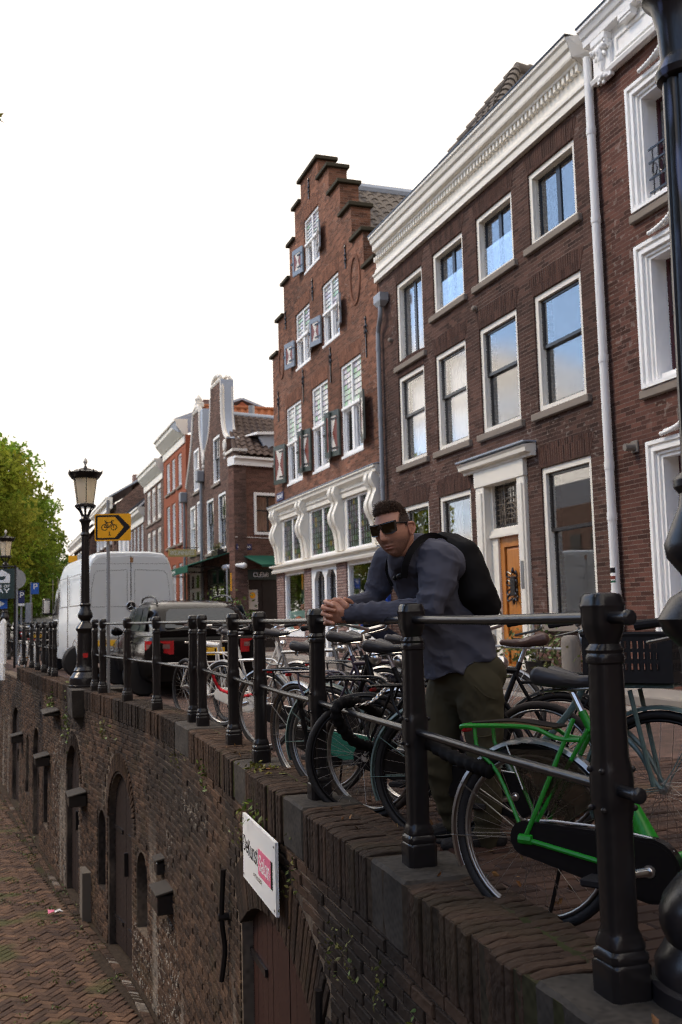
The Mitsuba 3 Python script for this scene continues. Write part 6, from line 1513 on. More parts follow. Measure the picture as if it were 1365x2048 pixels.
# ------------------------------------------------------------------ bicycles
def bicycle(lab, rear, heading, lean=0, frame='m_black', R=.345, style='step', rim='m_steel', tyre='m_rubber', guard='m_black', guard_style='full', fender='m_black', saddle='m_saddle', rack=True, rackmat=None, bars='swept', spokes=32, seat_h=.97, extras=(), group='bicycles parked along the railing', steer=0, simple=False, wb=1.10, rz_off=.09, rack_len=.34, fat=1.0, tyre_r=.019, post='m_chrome'):
    b = thing('bicycle', lab, 'bicycle', group)
    M = mat4(rz(heading) @ rx(lean), rear); ns = 8 if simple else 12
    O = lambda nm, m, mat, par=b, sm=35, **k: obj(nm, m, mat, par, smooth=sm, M=M, **k)
    BB, ST, HT, HB, FA = A([.455, 0, .275]), A([.20, 0, seat_h - .1]), A([.80, 0, .90]), A([.855, 0, .70]), A([wb, 0, R])
    if style == 'step':
        tubes = [tube([BB, ST], .0155, ns), tube(spline([HB, (.72, 0, .46), (.58, 0, .33), BB], 6), .0195, ns), tube(spline([HT + A([.01, 0, -.06]), (.70, 0, .66), (.5, 0, .47), BB + (ST - BB) * .33], 6), .0165, ns)]
    elif style == 'low':
        tubes = [tube([BB, ST], .0155, ns), tube(spline([HB + A([0, 0, .05]), (.74, 0, .48), (.62, 0, .34), BB], 6), .034, ns)]
    else:
        tubes = [tube([BB, ST], .0155, ns), tube([HB, BB], .018 * fat, ns), tube([HT + A([.008, 0, -.03]), ST + (BB - ST) * .08], .0165 * fat, ns)]
    for s in (-1, 1):
        tubes += [tube([BB + A([-.02, s * .02, 0]), (.1, s * .05, R - .012), (0, s * .062, R)], .0095, 7), tube([(0, s * .062, R), ST + (BB - ST) * .12 + A([0, s * .022, 0])], .008, 7), tube([(-.014, s * .062, R), (.03, s * .062, R)], .017, 7)]
    O('frame', tubes + [tube([HB, HT], .02, ns), hull((tuple(BB), .027), n=8)], frame)
    st = rz(steer)
    def S(m):       # what turns with the handlebar
        c = HT; v, f = vf(m); return trimesh.Trimesh((v - c) @ st.T + c, f, process=False)
    O('fork', [S(tube(spline([HB + A([.005, s * .045, -.02]), FA + A([-.10, s * .052, .17]), FA + A([-.035, s * .055, .05]), FA + A([0, s * .055, 0])], 5), [.0125] * 5 + [.011] * 5 + [.009] * 6, 7)) for s in (-1, 1)] + [S(tube([HB + A([.005, -.05, -.02]), HB + A([.005, .05, -.02])], .015, 8))], frame)
    for nm, c in (('rear', A([0, 0, R])), ('front', FA)):
        w = numbered(f'{b}__wheel'); g = np.linspace(0, 2 * math.pi, 49 if not simple else 33)[:-1]
        Q = (lambda m: m) if nm == 'rear' else S
        O('tyre', Q(tube([c + A([(R - tyre_r) * math.cos(t), 0, (R - tyre_r) * math.sin(t)]) for t in g], tyre_r, 8, closed=True)), tyre, w, True)
        O('rim', Q(trimesh.util.concatenate([tube([c + A([(R - .045) * math.cos(t), y, (R - .045) * math.sin(t)]) for t in g], .0085, 5, closed=True) for y in (-.008, .008)])), rim, w, True)
        sp = []
        for i in range(spokes):
            t = i * 2 * math.pi / spokes; y = .028 * (1 if i % 2 else -1); o = .5 * (1 if i % 4 < 2 else -1)
            sp.append(tube([c + A([.022 * math.cos(t + o * 2.2), y, .022 * math.sin(t + o * 2.2)]), c + A([(R - .048) * math.cos(t), 0, (R - .048) * math.sin(t)])], .0011 if not simple else .0016, 3, cap=False))
        O('spokes', Q(cat(sp)), 'm_steel', w, False, kind='stuff')
        O('hub', Q(cat([tube([c + A([0, -.065, 0]), c + A([0, .065, 0])], .008, 8), tube([c + A([0, -.03, 0]), c + A([0, .03, 0])], .03 if nm == 'rear' else .022, 12)])), 'm_steel', w)
        if fender:
            a0, a1 = (-10, 190) if nm == 'rear' else (-18, 132)
            a0, a1 = (25, 205) if nm == 'rear' else (25, 190)
            if nm == 'front': a0, a1 = 35, 205
            tt = np.radians(np.linspace(a0, a1, 26)); rr_ = R + .016
            if nm == 'front': tt = np.radians(np.linspace(50, 205, 24))
            else: tt = np.radians(np.linspace(8, 205, 28))
            sec_ = [(-.026, -.012), (-.018, .002), (0, .007), (.018, .002), (.026, -.012)]
            v = np.vstack([[c + A([(rr_ + dz) * math.cos(t), y, (rr_ + dz) * math.sin(t)]) for y, dz in sec_] for t in tt]); f = []
            for i in range(len(tt) - 1):
                for k in range(4): f += [[i * 5 + k, i * 5 + k + 1, i * 5 + k + 6], [i * 5 + k, i * 5 + k + 6, i * 5 + k + 5]]
            O('mudguard', [Q((v, A(f)))] + [Q(tube([c + A([0, s * .06, 0]), c + A([rr_ * math.cos(math.radians(an)), s * .026, rr_ * math.sin(math.radians(an))])], .0025, 5)) for s in (-1, 1) for an in ((185, 150) if nm == 'rear' else (190, 60))], fender)
    O('seat_post', tube([ST, ST + (ST - BB) / np.linalg.norm(ST - BB) * .10], .0125, 8), post)
    sc = ST + (ST - BB) / np.linalg.norm(ST - BB) * .10
    sd = [hull((tuple(sc + A([-.09, s * .06, .035])), .036), (tuple(sc + A([-.02, s * .045, .022])), .03), (tuple(sc + A([.05, 0, .012])), .022), n=12) for s in (-1, 1)] + [hull((tuple(sc + A([.03, 0, .014])), .026), (tuple(sc + A([.135, 0, .022])), .017), n=12), hull((tuple(sc + A([-.09, -.05, .028])), .03), (tuple(sc + A([-.09, .05, .028])), .03), (tuple(sc + A([.03, 0, .012])), .024), n=12)]
    O('saddle', body(sd, .02, 8), saddle, b, True)
    O('saddle_spring', [tube([sc + A([-.09 + .0 * k, s * .045 + .013 * math.cos(k * 1.2), -.035 + .0045 * k]) for k in range(12)], .004, 4) for s in (-1, 1)] + [tube([sc + A([-.1, s * .04, -.02]), sc + A([.12, s * .015, -.005])], .005, 5) for s in (-1, 1)], 'm_steel')
    # handlebar
    top = HT + A([-.03, 0, .16])
    O('stem', [S(tube([HT, top + A([.0, 0, -.02])], .0125, 8)), S(tube([top + A([0, 0, -.02]), top + A([.06, 0, .0])], .014, 8))], 'm_chrome')
    hb0 = top + A([.06, 0, 0])
    for s in (-1, 1):
        if bars == 'swept': pts = [hb0, hb0 + A([.03, s * .10, .02]), hb0 + A([-.02, s * .22, .05]), hb0 + A([-.16, s * .275, .04]), hb0 + A([-.30, s * .29, .025])]
        else: pts = [hb0, hb0 + A([.01, s * .1, .02]), hb0 + A([-.02, s * .2, .03]), hb0 + A([-.06, s * .3, .03])]
        sp_ = spline(pts, 6); O('handlebar', S(tube(sp_, .011, 8)), 'm_chrome')
        d = sp_[-1] - sp_[-4]; d /= np.linalg.norm(d)
        O('grip', S(tube([sp_[-1] - d * .12, sp_[-1] - d * .06, sp_[-1] + d * .005], [.017, .0155, .018], 10)), 'm_matt_black')
        O('brake_lever', [S(tube(spline([sp_[-1] - d * .15 + A([.0, 0, -.012]), sp_[-1] - d * .12 + A([.03, 0, -.04]), sp_[-1] - d * .05 + A([.035, 0, -.05]), sp_[-1] + A([.03, 0, -.055])], 4), .006, 6)), S(tube([sp_[-1] - d * .17, sp_[-1] - d * .13 + A([.012, 0, -.02])], .013, 7))], 'm_steel')
    # crank, pedals, chain guard
    ck = numbered(f'{b}__crank')
    O('axle', tube([BB + A([0, -.07, 0]), BB + A([0, .07, 0])], .012, 8), 'm_steel', ck)
    for s, a in ((-1, 195), (1, 15)):
        e = BB + A([.165 * math.cos(math.radians(a)), s * .085, .165 * math.sin(math.radians(a))])
        O('arm', [hull((tuple(BB + A([0, s * .075, 0])), .017), (tuple(e), .011), n=10)], 'm_chrome', ck)
        O('pedal', cbox(e[0] - .045, e[0] + .045, e[1] - .0 if s > 0 else e[1] - .095, e[1] + .095 if s > 0 else e[1], e[2] - .014, e[2] + .014, .006), 'm_matt_black', ck); O('reflector', cbox(e[0] - .05, e[0] - .044, min(e[1] + s * .03, e[1] + s * .07), max(e[1] + s * .03, e[1] + s * .07), e[2] - .008, e[2] + .008, .002), 'm_amber', ck)
    if guard:
        r0, r1 = .062, .105
        if guard_style == 'full':
            poly = unary_union([Point(0, R).buffer(r0, 16), Point(.455, .275).buffer(r1, 20), Polygon([(0, R + r0), (.455 + .02, .275 + r1), (.455 - .01, .275 - r1), (0, R - r0)])])
            m = ext(poly, .042); m2 = ext(poly.buffer(-.012), .05)
            mm = [xf(q, mat4(A([[1, 0, 0], [0, 0, -1], [0, 1, 0]]), (0, yy, 0))) for q, yy in ((m, -.032), (m2, -.028))]
            O('chain_guard', mm, guard)
            O('guard_trim', tube([(x_, -.054, z_) for x_, z_ in ((0.0, R + r0), (.1, R + r0 - .012 + .02), (.3, .275 + r1 + .018), (.455, .275 + r1), (.53, .275 + .07), (.56, .275))], .004, 5), 'm_white')
        else:
            poly = unary_union([Point(.455, .275).buffer(.095, 16), Polygon([(.455, .275 + .09), (.06, R + .055), (.03, R + .02), (.455, .26)])])
            O('chain_guard', xf(ext(poly, .02), mat4(A([[1, 0, 0], [0, 0, -1], [0, 1, 0]]), (0, -.045, 0))), guard)
        O('crank_boss', [lathe([(.0, 0), (.05, 0), (.052, .004), (.045, .007), (.022, .008), (.02, .016), (0, .018)], 24).apply_transform(mat4(rx(90), (.455, -.068, .275)))], 'm_steel', sm=20)
    rz_ = 2 * R + rz_off
    rm = rackmat or frame
    if rack:
        O('rack', [tube(spline([(-rack_len, s * .06, rz_ - .01), (-rack_len + .04, s * .075, rz_), (.02, s * .07, rz_ + .005), (.12, s * .05, rz_ - .03), (.2, s * .03, rz_ - .035)], 4), .0085, 7) for s in (-1, 1)] + [tube([(x, -.07, rz_), (x, .07, rz_)], .006, 6) for x in (-rack_len + .01, -.17, -.08, .04)] + [tube(spline([(-.01, s * .066, R + .01), (-.11, s * .068, R + .22), (-.19, s * .07, rz_ - .09), (-.205, s * .07, rz_)], 4), .007, 6) for s in (-1, 1)], rm)
        O('tail_light', cbox(-rack_len - .022, -rack_len, -.026, .026, rz_ - .03, rz_ - .008, .005), 'm_tail_red')
    O('kickstand', tube([(.08, .05, .25), (-.02, .14, .02)], .008, 6), 'm_dark_paint')
    O('lamp', [S(hull((tuple(HT + A([.09, 0, -.02])), .04), (tuple(HT + A([.05, 0, -.02])), .022), n=12))], 'm_chrome')
    return b, M, O, S


def hubpos(px, py, Z): p = at(px, py, Z); return A([p[0], p[1], 0.0])


BK = {}
# near green bicycle
BK['g'] = bicycle('bright green bicycle with black chain case nearest the camera, locked at the railing', hubpos(1068, 1664, 3.64), -57, -2, 'm_green_frame', R=.33, rz_off=.06, rack_len=.27, style='low', fender='m_steel', rim='m_steel', saddle='m_saddle', spokes=36, seat_h=.885)
b, M, O, S = BK['g']
for s in (-1, 1):
    c = A([0, s * .05, .33]); pl_ = [(c[0] + r * math.cos(math.radians(a)), r * math.sin(math.radians(a))) for r, a in ((.335, 104), (.335, 88), (.335, 72), (.335, 56), (.335, 40), (.335, 30), (.15, 24), (.13, 60), (.17, 96))]
    m = ext(Polygon([(x, z + .33) for x, z in pl_]), .003)
    O('skirt_guard', xf(m, mat4(A([[1, 0, 0], [0, 0, -1], [0, 1, 0]]), (0, s * .05, 0))), 'm_skirt', sm=False)
    O('guard_trim', tube([(x, s * .052, z + .33) for x, z in (pl_[8], pl_[0])], .003, 5), 'm_white')
scene['m_skirt'] = {'type': 'thindielectric', 'int_ior': 1.45, 'specular_transmittance': {'type': 'rgb', 'value': [.5, .46, .44]}}
O('seat_tube_base', tube([(.455, 0, .29), (.455 - .255 * .24, 0, .275 + .51 * .28), (.455 - .255 * .5, 0, .275 + .51 * .55)], [.048, .034, .018], 12), 'm_green_frame')
O('outer_stay', [tube([(0, -.084, .33), (.36, -.084, .275)], .0095, 8), tube([(0, -.084, .33), (.075, -.070, .50), (.18, -.03, .76)], .009, 8), tube([(-.02, -.084, .33), (.03, -.084, .33)], .018, 8)], 'm_green_frame')
r_ = 2 * .33 + .062
O('spring_clip', [tube(spline([(-.2, s * .05, r_ + .005), (-.1, s * .045, r_ + .012), (.1, s * .04, r_)], 4), .006, 5) for s in (-1, 0, 1)], 'm_rust'); O('rusty_clip', [tube(spline([(-.22 + .02 * k, -.06 + .024 * k, r_ + .01), (-.05, -.05 + .02 * k, r_ + .022 + .003 * math.sin(k)), (.12, -.04 + .016 * k, r_ + .006)], 4), .005, 5) for k in range(6)], 'm_bark')
O('frame_lock', tube([(.02, .055, .40), (.06, .055, .46), (.12, .055, .43), (.11, .055, .38)], .02, 6), 'm_dark_paint')
# sage green bicycle with the crate
pr, pf = at(868, 1545, 5.0), at(1325, 1565, 4.58)
hd = math.degrees(math.atan2(pf[1] - pr[1], pf[0] - pr[0])) - 8
BK['s'] = bicycle('sage green bicycle with black plastic crate on the front, behind the green one', A([pr[0], pr[1], 0]), hd, -2, 'm_sage_frame', style='step', fender='m_sage_frame', saddle='m_saddle', rim='m_black', wb=1.13, steer=0, seat_h=.94, rackmat='m_black')
b, M, O, S = BK['s']
O('front_rack', [tube([(1.1 + dx, s * .07, .36), (1.02 + dx, s * .09, .78)], .011, 7) for s in (-1, 1) for dx in (0, .0)] + [tube([(.9, s * .12, .80), (1.22, s * .12, .80)], .01, 6) for s in (-1, 1)] + [tube([(x, -.13, .80), (x, .13, .80)], .008, 6) for x in (.92, 1.05, 1.2)], 'm_sage_frame')
cr = thing('plastic_crate', 'black slotted plastic crate on the front rack of the sage green bicycle', 'crate')
cz0, cz1 = .815, 1.03
slots = [sbox(-.15 + .028 * i, .05 + .05 * j, -.136 + .028 * i, .085 + .05 * j) for i in range(11) for j in range(3)]
side = sbox(-.2, 0, .2, cz1 - cz0).difference(unary_union(slots))
CM = M @ mat4(ry(0), (1.03, 0, cz0))
for nm, mt_ in (('side', mat4(A([[1, 0, 0], [0, 0, -1], [0, 1, 0]]), (0, -.15, 0))), ('side', mat4(A([[1, 0, 0], [0, 0, -1], [0, 1, 0]]), (0, .158, 0))), ('end', mat4(A([[0, 0, 1], [1, 0, 0], [0, 1, 0]]), (-.2, 0, 0))), ('end', mat4(A([[0, 0, 1], [1, 0, 0], [0, 1, 0]]), (.192, 0, 0)))):
    m = ext(side if nm == 'side' else side.intersection(sbox(-.15, 0, .15, 1)), .008); obj(nm, xf(m, mt_), 'm_matt_black', cr, M=CM)
obj('floor', bx(-.2, .2, -.15, .15, 0, .008), 'm_matt_black', cr, M=CM); obj('rim', [tube([(-.2, -.155, cz1 - cz0), (.2, -.155, cz1 - cz0), (.2, .155, cz1 - cz0), (-.2, .155, cz1 - cz0)], .012, 6, closed=True)], 'm_matt_black', cr, M=CM)
# black bicycle with the brown saddle, heading to the canal
BK['b'] = bicycle('black bicycle with brown saddle just right of the man', hubpos(1122, 1510, 5.6), 158, 2, 'm_black', style='diamond', saddle='m_brown_leather', fender='m_black', rim='m_black', seat_h=.96, post='m_chrome')
b, M, O, S = BK['b']
BK['k'] = bicycle('black bicycle with brown tyres and a thick chain lock, left of the man', hubpos(742, 1504, 5.75), -57, 2, 'm_black', tyre='m_brown_tyre', rim='m_steel', fender=None, guard='m_black', seat_h=.95)
pm('m_brown_tyre', (.045, .035, .03), .7, .2)
BK['t'] = bicycle('purple black bicycle with teal green chain guard, between two railing posts', hubpos(655, 1480, 6.5), -58, -2, 'm_purple_frame', guard='m_teal_guard', fender='m_sage_frame', style='diamond', seat_h=.99)
BK['d'] = bicycle('black bicycle with pale mudguard rim behind the third railing post', hubpos(604, 1467, 6.9), -73, 2, 'm_black', guard='m_black', fender='m_steel', rim='m_steel', seat_h=.93)
BK['v'] = bicycle('silver grey bicycle with black saddle behind the fourth railing post', hubpos(532, 1414, 8.7), -58, 1, 'm_steel', guard='m_black', fender='m_steel', style='diamond', seat_h=1.0, simple=True)
BK['w'] = bicycle('white bicycle with pale chain guard and a red wrapped chain, beside the paired posts', hubpos(445, 1387, 10.7), -60, -2, 'm_white_frame', guard='m_white_frame', fender='m_white_frame', style='step', simple=True, seat_h=.98)
pf, pr = at(351, 1369, 11.95), at(439, 1385, 11.0); hd = math.degrees(math.atan2(pf[1] - pr[1], pf[0] - pr[0]))
BK['x'] = bicycle('white bicycle with thick top tube standing along the railing before the black car', A([pr[0] + .1, pr[1] + .1, 0]), hd, 3, 'm_white_frame', guard=None, fender=None, style='diamond', rim='m_black', bars='flat', simple=True, rack=False, seat_h=1.0, fat=1.7, tyre_r=.026)
BK['y'] = bicycle('dark bicycle squeezed in behind the teal guarded one', hubpos(690, 1440, 7.9), -58, 2, 'm_dark_paint', simple=True, style='diamond', fender='m_black', rim='m_steel')
BK['z'] = bicycle('dark bicycle farther back behind the man, handlebar to the right', hubpos(770, 1400, 8.6), -50, -2, 'm_dark_paint', simple=True, fender='m_steel', seat_h=.92)
BK['f1'] = bicycle('far dark bicycle leaning on the railing left of the tall lamp post', hubpos(50, 1312, 26.2), 96, 3, 'm_dark_paint', simple=True, fender='m_white_frame', spokes=20)
BK['f2'] = bicycle('second far bicycle beside it with white mudguards, left of the tall lamp post', hubpos(70, 1312, 24.6), 92, -3, 'm_black', simple=True, fender='m_white_frame', spokes=20)

# chain locks
def chain(nm, lab, pts, mat, r=.02, link=False, sleeve=None):
    k = thing(nm, lab, 'lock'); P = spline(pts, 8)
    if link:
        d = np.linalg.norm(np.diff(P, axis=0), axis=1); L = np.concatenate([[0], np.cumsum(d)]); n = int(L[-1] / .034)
        for i in range(n):
            c = A([np.interp((i + .5) * L[-1] / n, L, P[:, j]) for j in range(3)]); e = A([np.interp((i + .9) * L[-1] / n, L, P[:, j]) for j in range(3)]) - c; e /= np.linalg.norm(e); u = np.cross(e, [0, 0, 1.] if i % 2 else [1., .3, 0]); u /= np.linalg.norm(u)
            obj('link', tube([c + e * .022 * math.cos(t) + u * .011 * math.sin(t) for t in np.linspace(0, 6.28, 11)[:-1]], .0045, 5, closed=True), mat, k)
    else:
        rr_ = r * (1 + .22 * np.sin(np.arange(len(P)) * 1.9)); obj('sleeve', tube(P, rr_, 8), mat, k, smooth=True)
    return k


ra = lambda t: A([1.715 + (1.81 - 1.715) * t, 3.97 + (5.61 - 3.97) * t, .655])
chain('chain_lock', 'thick black sleeved chain lock looped over the lower rail left of the man', [at(755, 1430, 5.6), at(725, 1408, 5.4), at(690, 1404, 5.25), at(672, 1420, 5.2), at(680, 1450, 5.25), at(705, 1480, 5.35), at(740, 1493, 5.5), at(790, 1490, 5.4)], 'm_pack', .028)
chain('chain_lock', 'bare steel chain hanging from the carrier to the railing beside the man', [at(712, 1412, 5.3), at(745, 1402, 5.4), at(770, 1380, 5.6), at(795, 1368, 5.7)], 'm_chrome', link=True)
chain('chain_lock', 'red wool wrapped chain lock on the lower rail by the white bicycle', [at(425, 1346, 9.9), at(430, 1362, 9.9), at(440, 1378, 9.9), at(455, 1385, 9.6), at(480, 1393, 9.4), at(508, 1389, 9.2)], 'm_red_wool', .015)
chain('chain_lock', 'black fabric lock tying the green bicycle to the lower rail', [at(850, 1478, 4.3), at(880, 1500, 4.1), at(920, 1520, 3.9), at(960, 1535, 3.75), at(985, 1545, 3.7)], 'm_pack', .026)
chain('cable_lock', 'dark lock strap hanging from the lower rail behind the third post', [at(598, 1390, 6.5), at(605, 1430, 6.5), at(618, 1500, 6.5), at(626, 1530, 6.5)], 'm_black', .018)
# ------------------------------------------------------------------ the man leaning on the railing
man = thing('person', 'man in sunglasses and slate blue top leaning on the railing with hands clasped', 'person')


def limb(js):
    """Chain of (px, py, Z, radius) as hulls of neighbouring spheres."""
    return [hull((tuple(at(*a[:3])), a[3]), (tuple(at(*b[:3])), b[3]), n=16) for a, b in zip(js[:-1], js[1:])]


def wrinkle(m, axis_pts, amp, freq, seed, rad=.12):
    """Folds in cloth: ridges round a limb, strongest near the given points."""
    v, f = np.array(m.vertices), m.faces; n = np.array(m.vertex_normals); d = np.zeros(len(v))
    for (c, ax, a_, fr, rd) in axis_pts:
        c = A(c); t = (v - c) @ A(ax); w = np.exp(-((v - c) ** 2).sum(1) / rd ** 2)
        ph = meshkit.fbm(v * 9 + seed, 2, seed) * 7
        d += a_ * w * (1.1 - 2.0 * np.abs(np.sin((t * fr + ph) / 2)) ** .6)
    d += amp * (meshkit.fbm(v * freq, 3, seed) - .5) * 2
    return trimesh.Trimesh(v + n * d[:, None], f, process=False)


def trim(m, p, n): return m.trim_by_plane(tuple(n), float(np.dot(p, n)))


# shirt
torso = [hull((tuple(at(826, 1136, 4.86)), .125), (tuple(at(880, 1132, 4.86)), .135), (tuple(at(845, 1180, 4.88)), .13), (tuple(at(900, 1195, 4.88)), .135), n=16),
         hull((tuple(at(845, 1180, 4.88)), .13), (tuple(at(900, 1195, 4.88)), .135), (tuple(at(892, 1260, 4.88)), .15), (tuple(at(928, 1270, 4.88)), .135), n=16),
         hull((tuple(at(892, 1260, 4.88)), .15), (tuple(at(928, 1270, 4.88)), .135), (tuple(at(912, 1330, 4.86)), .165), (tuple(at(938, 1335, 4.87)), .155), n=16),
         hull((tuple(at(912, 1330, 4.86)), .165), (tuple(at(938, 1335, 4.87)), .155), (tuple(at(920, 1370, 4.86)), .165), (tuple(at(945, 1372, 4.87)), .155), n=16)]
neckline = [hull((tuple(at(824, 1108, 4.79)), .082), (tuple(at(862, 1120, 4.82)), .11), (tuple(at(812, 1132, 4.82)), .09), n=16), hull((tuple(at(797, 1117, 4.70)), .055), (tuple(at(834, 1098, 4.74)), .074), (tuple(at(850, 1125, 4.78)), .1), n=16), hull((tuple(at(838, 1092, 4.84)), .062), (tuple(at(868, 1104, 4.82)), .085), (tuple(at(815, 1110, 4.90)), .07), n=16)]
nearm = limb([(856, 1112, 4.72, .082), (880, 1124, 4.66, .098), (874, 1165, 4.60, .094), (862, 1212, 4.52, .068), (845, 1222, 4.53, .062), (800, 1224, 4.60, .058), (750, 1225, 4.66, .053), (697, 1227, 4.715, .043)]) + [hull((tuple(at(856, 1112, 4.74)), .09), (tuple(at(890, 1128, 4.72)), .1), (tuple(at(860, 1140, 4.8)), .12), n=16)]
farm = limb([(800, 1118, 4.98, .085), (778, 1122, 5.03, .082), (765, 1155, 5.04, .075), (750, 1196, 5.03, .058), (735, 1203, 4.98, .052), (702, 1209, 4.88, .04)])
ax_up = at(845, 1120, 4.86) - at(920, 1340, 4.86); ax_up /= np.linalg.norm(ax_up)
hem = at(925, 1336, 4.8)
sh = m3.Manifold.batch_boolean(torso + neckline + nearm + farm, m3.OpType.Add)
sh = trim(sh, hem, ax_up)
wd = at(697, 1227, 4.715) - at(750, 1225, 4.66); wd /= np.linalg.norm(wd)
sh = sh.refine_to_length(.012); shm = trimesh.Trimesh(*vf(sh), process=True); trimesh.smoothing.filter_taubin(shm, lamb=.5, nu=.51, iterations=14)
e1 = (at(750, 1225, 4.66) - at(845, 1222, 4.53)); e1 /= np.linalg.norm(e1)
folds = [(at(700, 1227, 4.71), e1, .006, 150, .10), (at(760, 1224, 4.66), e1, .004, 90, .12), (at(840, 1205, 4.5), (.3, .2, .93), .008, 85, .10), (at(858, 1215, 4.5), e1, .006, 80, .1), (at(880, 1130, 4.6), (.5, 0, .85), .005, 60, .14), (at(812, 1150, 4.75), (.8, -.3, .1), .007, 75, .12),
         (at(752, 1190, 5.0), (.2, 0, .9), .006, 90, .1), (at(900, 1290, 4.72), (.5, -.1, .8), .010, 55, .2), (at(940, 1320, 4.72), (.3, 0, .95), .009, 60, .16), (at(890, 1235, 4.72), (.6, 0, .8), .009, 55, .14)]
shm = wrinkle(shm, [(c_, a_, m_ * 1.7, f_, r_) for c_, a_, m_, f_, r_ in folds], .007, 11, 3)
obj('shirt', shm, 'm_shirt', man, smooth=True)
obj('cuff', [tube([at(706, 1227, 4.708), at(695, 1227, 4.717)], [.046, .0455], 18)], 'm_shirt', man, smooth=40)
obj('collar', [tube([at(818, 1100, 4.75) + A([0, 0, 0]) + CR * .078 * math.cos(t) * 1.0 - CF * .07 * math.sin(t) + CU * (-.03 * math.sin(t) + .018 * math.cos(t) - .005) for t in np.linspace(0, 2 * math.pi, 25)[:-1]], .010, 6, closed=True)], 'm_undershirt', man, smooth=True)
pm('m_undershirt', (.45, .40, .37), .9, .2)
# trousers
pelvis = [hull((tuple(at(950, 1372, 4.80)), .125), (tuple(at(905, 1372, 4.95)), .12), (tuple(at(928, 1335, 4.88)), .15), (tuple(at(965, 1350, 4.84)), .12), n=16)]
legs = limb([(957, 1378, 4.78, .125), (968, 1450, 4.75, .10), (968, 1520, 4.72, .078), (976, 1600, 4.75, .070), (975, 1678, 4.78, .062)]) + limb([(900, 1385, 4.96, .12), (885, 1455, 4.93, .098), (878, 1530, 4.92, .078), (896, 1600, 4.96, .068), (914, 1655, 5.0, .060)])
tr = m3.Manifold.batch_boolean(pelvis + legs, m3.OpType.Add).refine_to_length(.02); tm = trimesh.Trimesh(*vf(tr), process=True); trimesh.smoothing.filter_taubin(tm, lamb=.5, nu=.51, iterations=12)
fz = (.1, 0, .99)
tm = wrinkle(tm, [(at(968, 1525, 4.65), fz, .009, 70, .14), (at(878, 1535, 4.85), fz, .009, 70, .14), (at(975, 1660, 4.7), fz, .010, 80, .12), (at(912, 1640, 4.9), fz, .010, 80, .12), (at(920, 1400, 4.75), (.7, 0, .7), .011, 60, .15), (at(970, 1400, 4.68), (.5, 0, .8), .008, 55, .15)], .006, 9, 8)
obj('trousers', tm, 'm_trousers', man, smooth=True)
obj('pocket_seam', [tube(spline([at(950, 1372, 4.63), at(972, 1392, 4.62), at(990, 1398, 4.66)], 5), .004, 5), tube(spline([at(948, 1470, 4.63), at(965, 1474, 4.62), at(985, 1470, 4.65)], 5), .004, 5)], 'm_trousers', man)
RH = A([CR[0], CR[1], 0]) / np.linalg.norm(CR[:2])
for px, py, Z in ((978, 1690, 4.78), (916, 1668, 5.0)):
    a = at(px, py, Z); g_ = lambda u, v, z: (a[0] + RH[0] * u - RH[1] * v, a[1] + RH[1] * u + RH[0] * v, z)
    k = numbered(f'{man}__shoe')
    obj('upper', body([hull((g_(.05, 0, .06), .042), (g_(-.02, 0, .075), .045), n=12), hull((g_(-.02, 0, .07), .045), (g_(-.13, -.01, .05), .04), n=12), hull((g_(-.13, -.01, .05), .04), (g_(-.2, -.01, .042), .032), n=12), hull((g_(0, 0, .07), .045), (g_(0, 0, .15), .045), n=12)], .02, 6), 'm_matt_black', k, smooth=True)
    obj('sole', m3.Manifold.hull_points(A([g_(u, v, z) for u, v in ((.09, -.03), (.09, .03), (.05, .042), (-.12, .045), (-.19, .035), (-.235, 0), (-.19, -.045), (-.12, -.05), (.05, -.04)) for z in (.008, .034)])), 'm_brown_leather', k)

# head: built facing +y, x to the man's left as the camera sees it right, then turned
def head_mesh():
    s = trimesh.creation.icosphere(subdivisions=5); d = np.array(s.vertices); x, y, z = d.T
    v = d * A([.076, .096, .112])
    low = np.clip(-z, 0, 1)
    v[:, 0] *= 1 - .26 * low ** 1.6; v[:, 1] *= 1 - .10 * low; back = np.clip(-y, 0, 1)
    v[:, 2] += np.where(y < 0, low * back * .045, 0)
    v[:, 1] += np.where(z > .2, -.006, 0) * np.clip(y, 0, 1)
    gx = lambda cx, cz, sx, sz, a: a * np.exp(-((v[:, 0] - cx) / sx) ** 2 - ((v[:, 2] - cz) / sz) ** 2) * (y > .1)
    D = gx(0, -.024, .011, .018, .022) + gx(0, -.036, .017, .009, .014) + gx(0, .0, .008, .02, .012)       # nose
    D += gx(.03, .026, .026, .009, .010) + gx(-.03, .026, .026, .009, .010) - gx(.031, .006, .016, .011, .009) - gx(-.031, .006, .016, .011, .009)
    D += gx(.045, -.022, .02, .016, .006) + gx(-.045, -.022, .02, .016, .006)
    D += gx(0, -.061, .023, .0055, .009) + gx(0, -.073, .019, .006, .010) - gx(0, -.067, .024, .0026, .006) - gx(0, -.081, .02, .006, .003)
    D += gx(0, -.098, .02, .012, .011) + gx(.05, -.085, .02, .022, .006) + gx(-.05, -.085, .02, .022, .006)
    v[:, 1] += D
    return v, s.faces, d


hv, hf, hd_ = head_mesh()
yaw, roll_, pitch_ = 34, 9, -2
to_cam = -A([CF[0], CF[1], 0]) / np.linalg.norm(CF[:2])
base = np.stack([RH, to_cam, A([0, 0, 1.])], 1)           # columns: image right, towards the camera, up
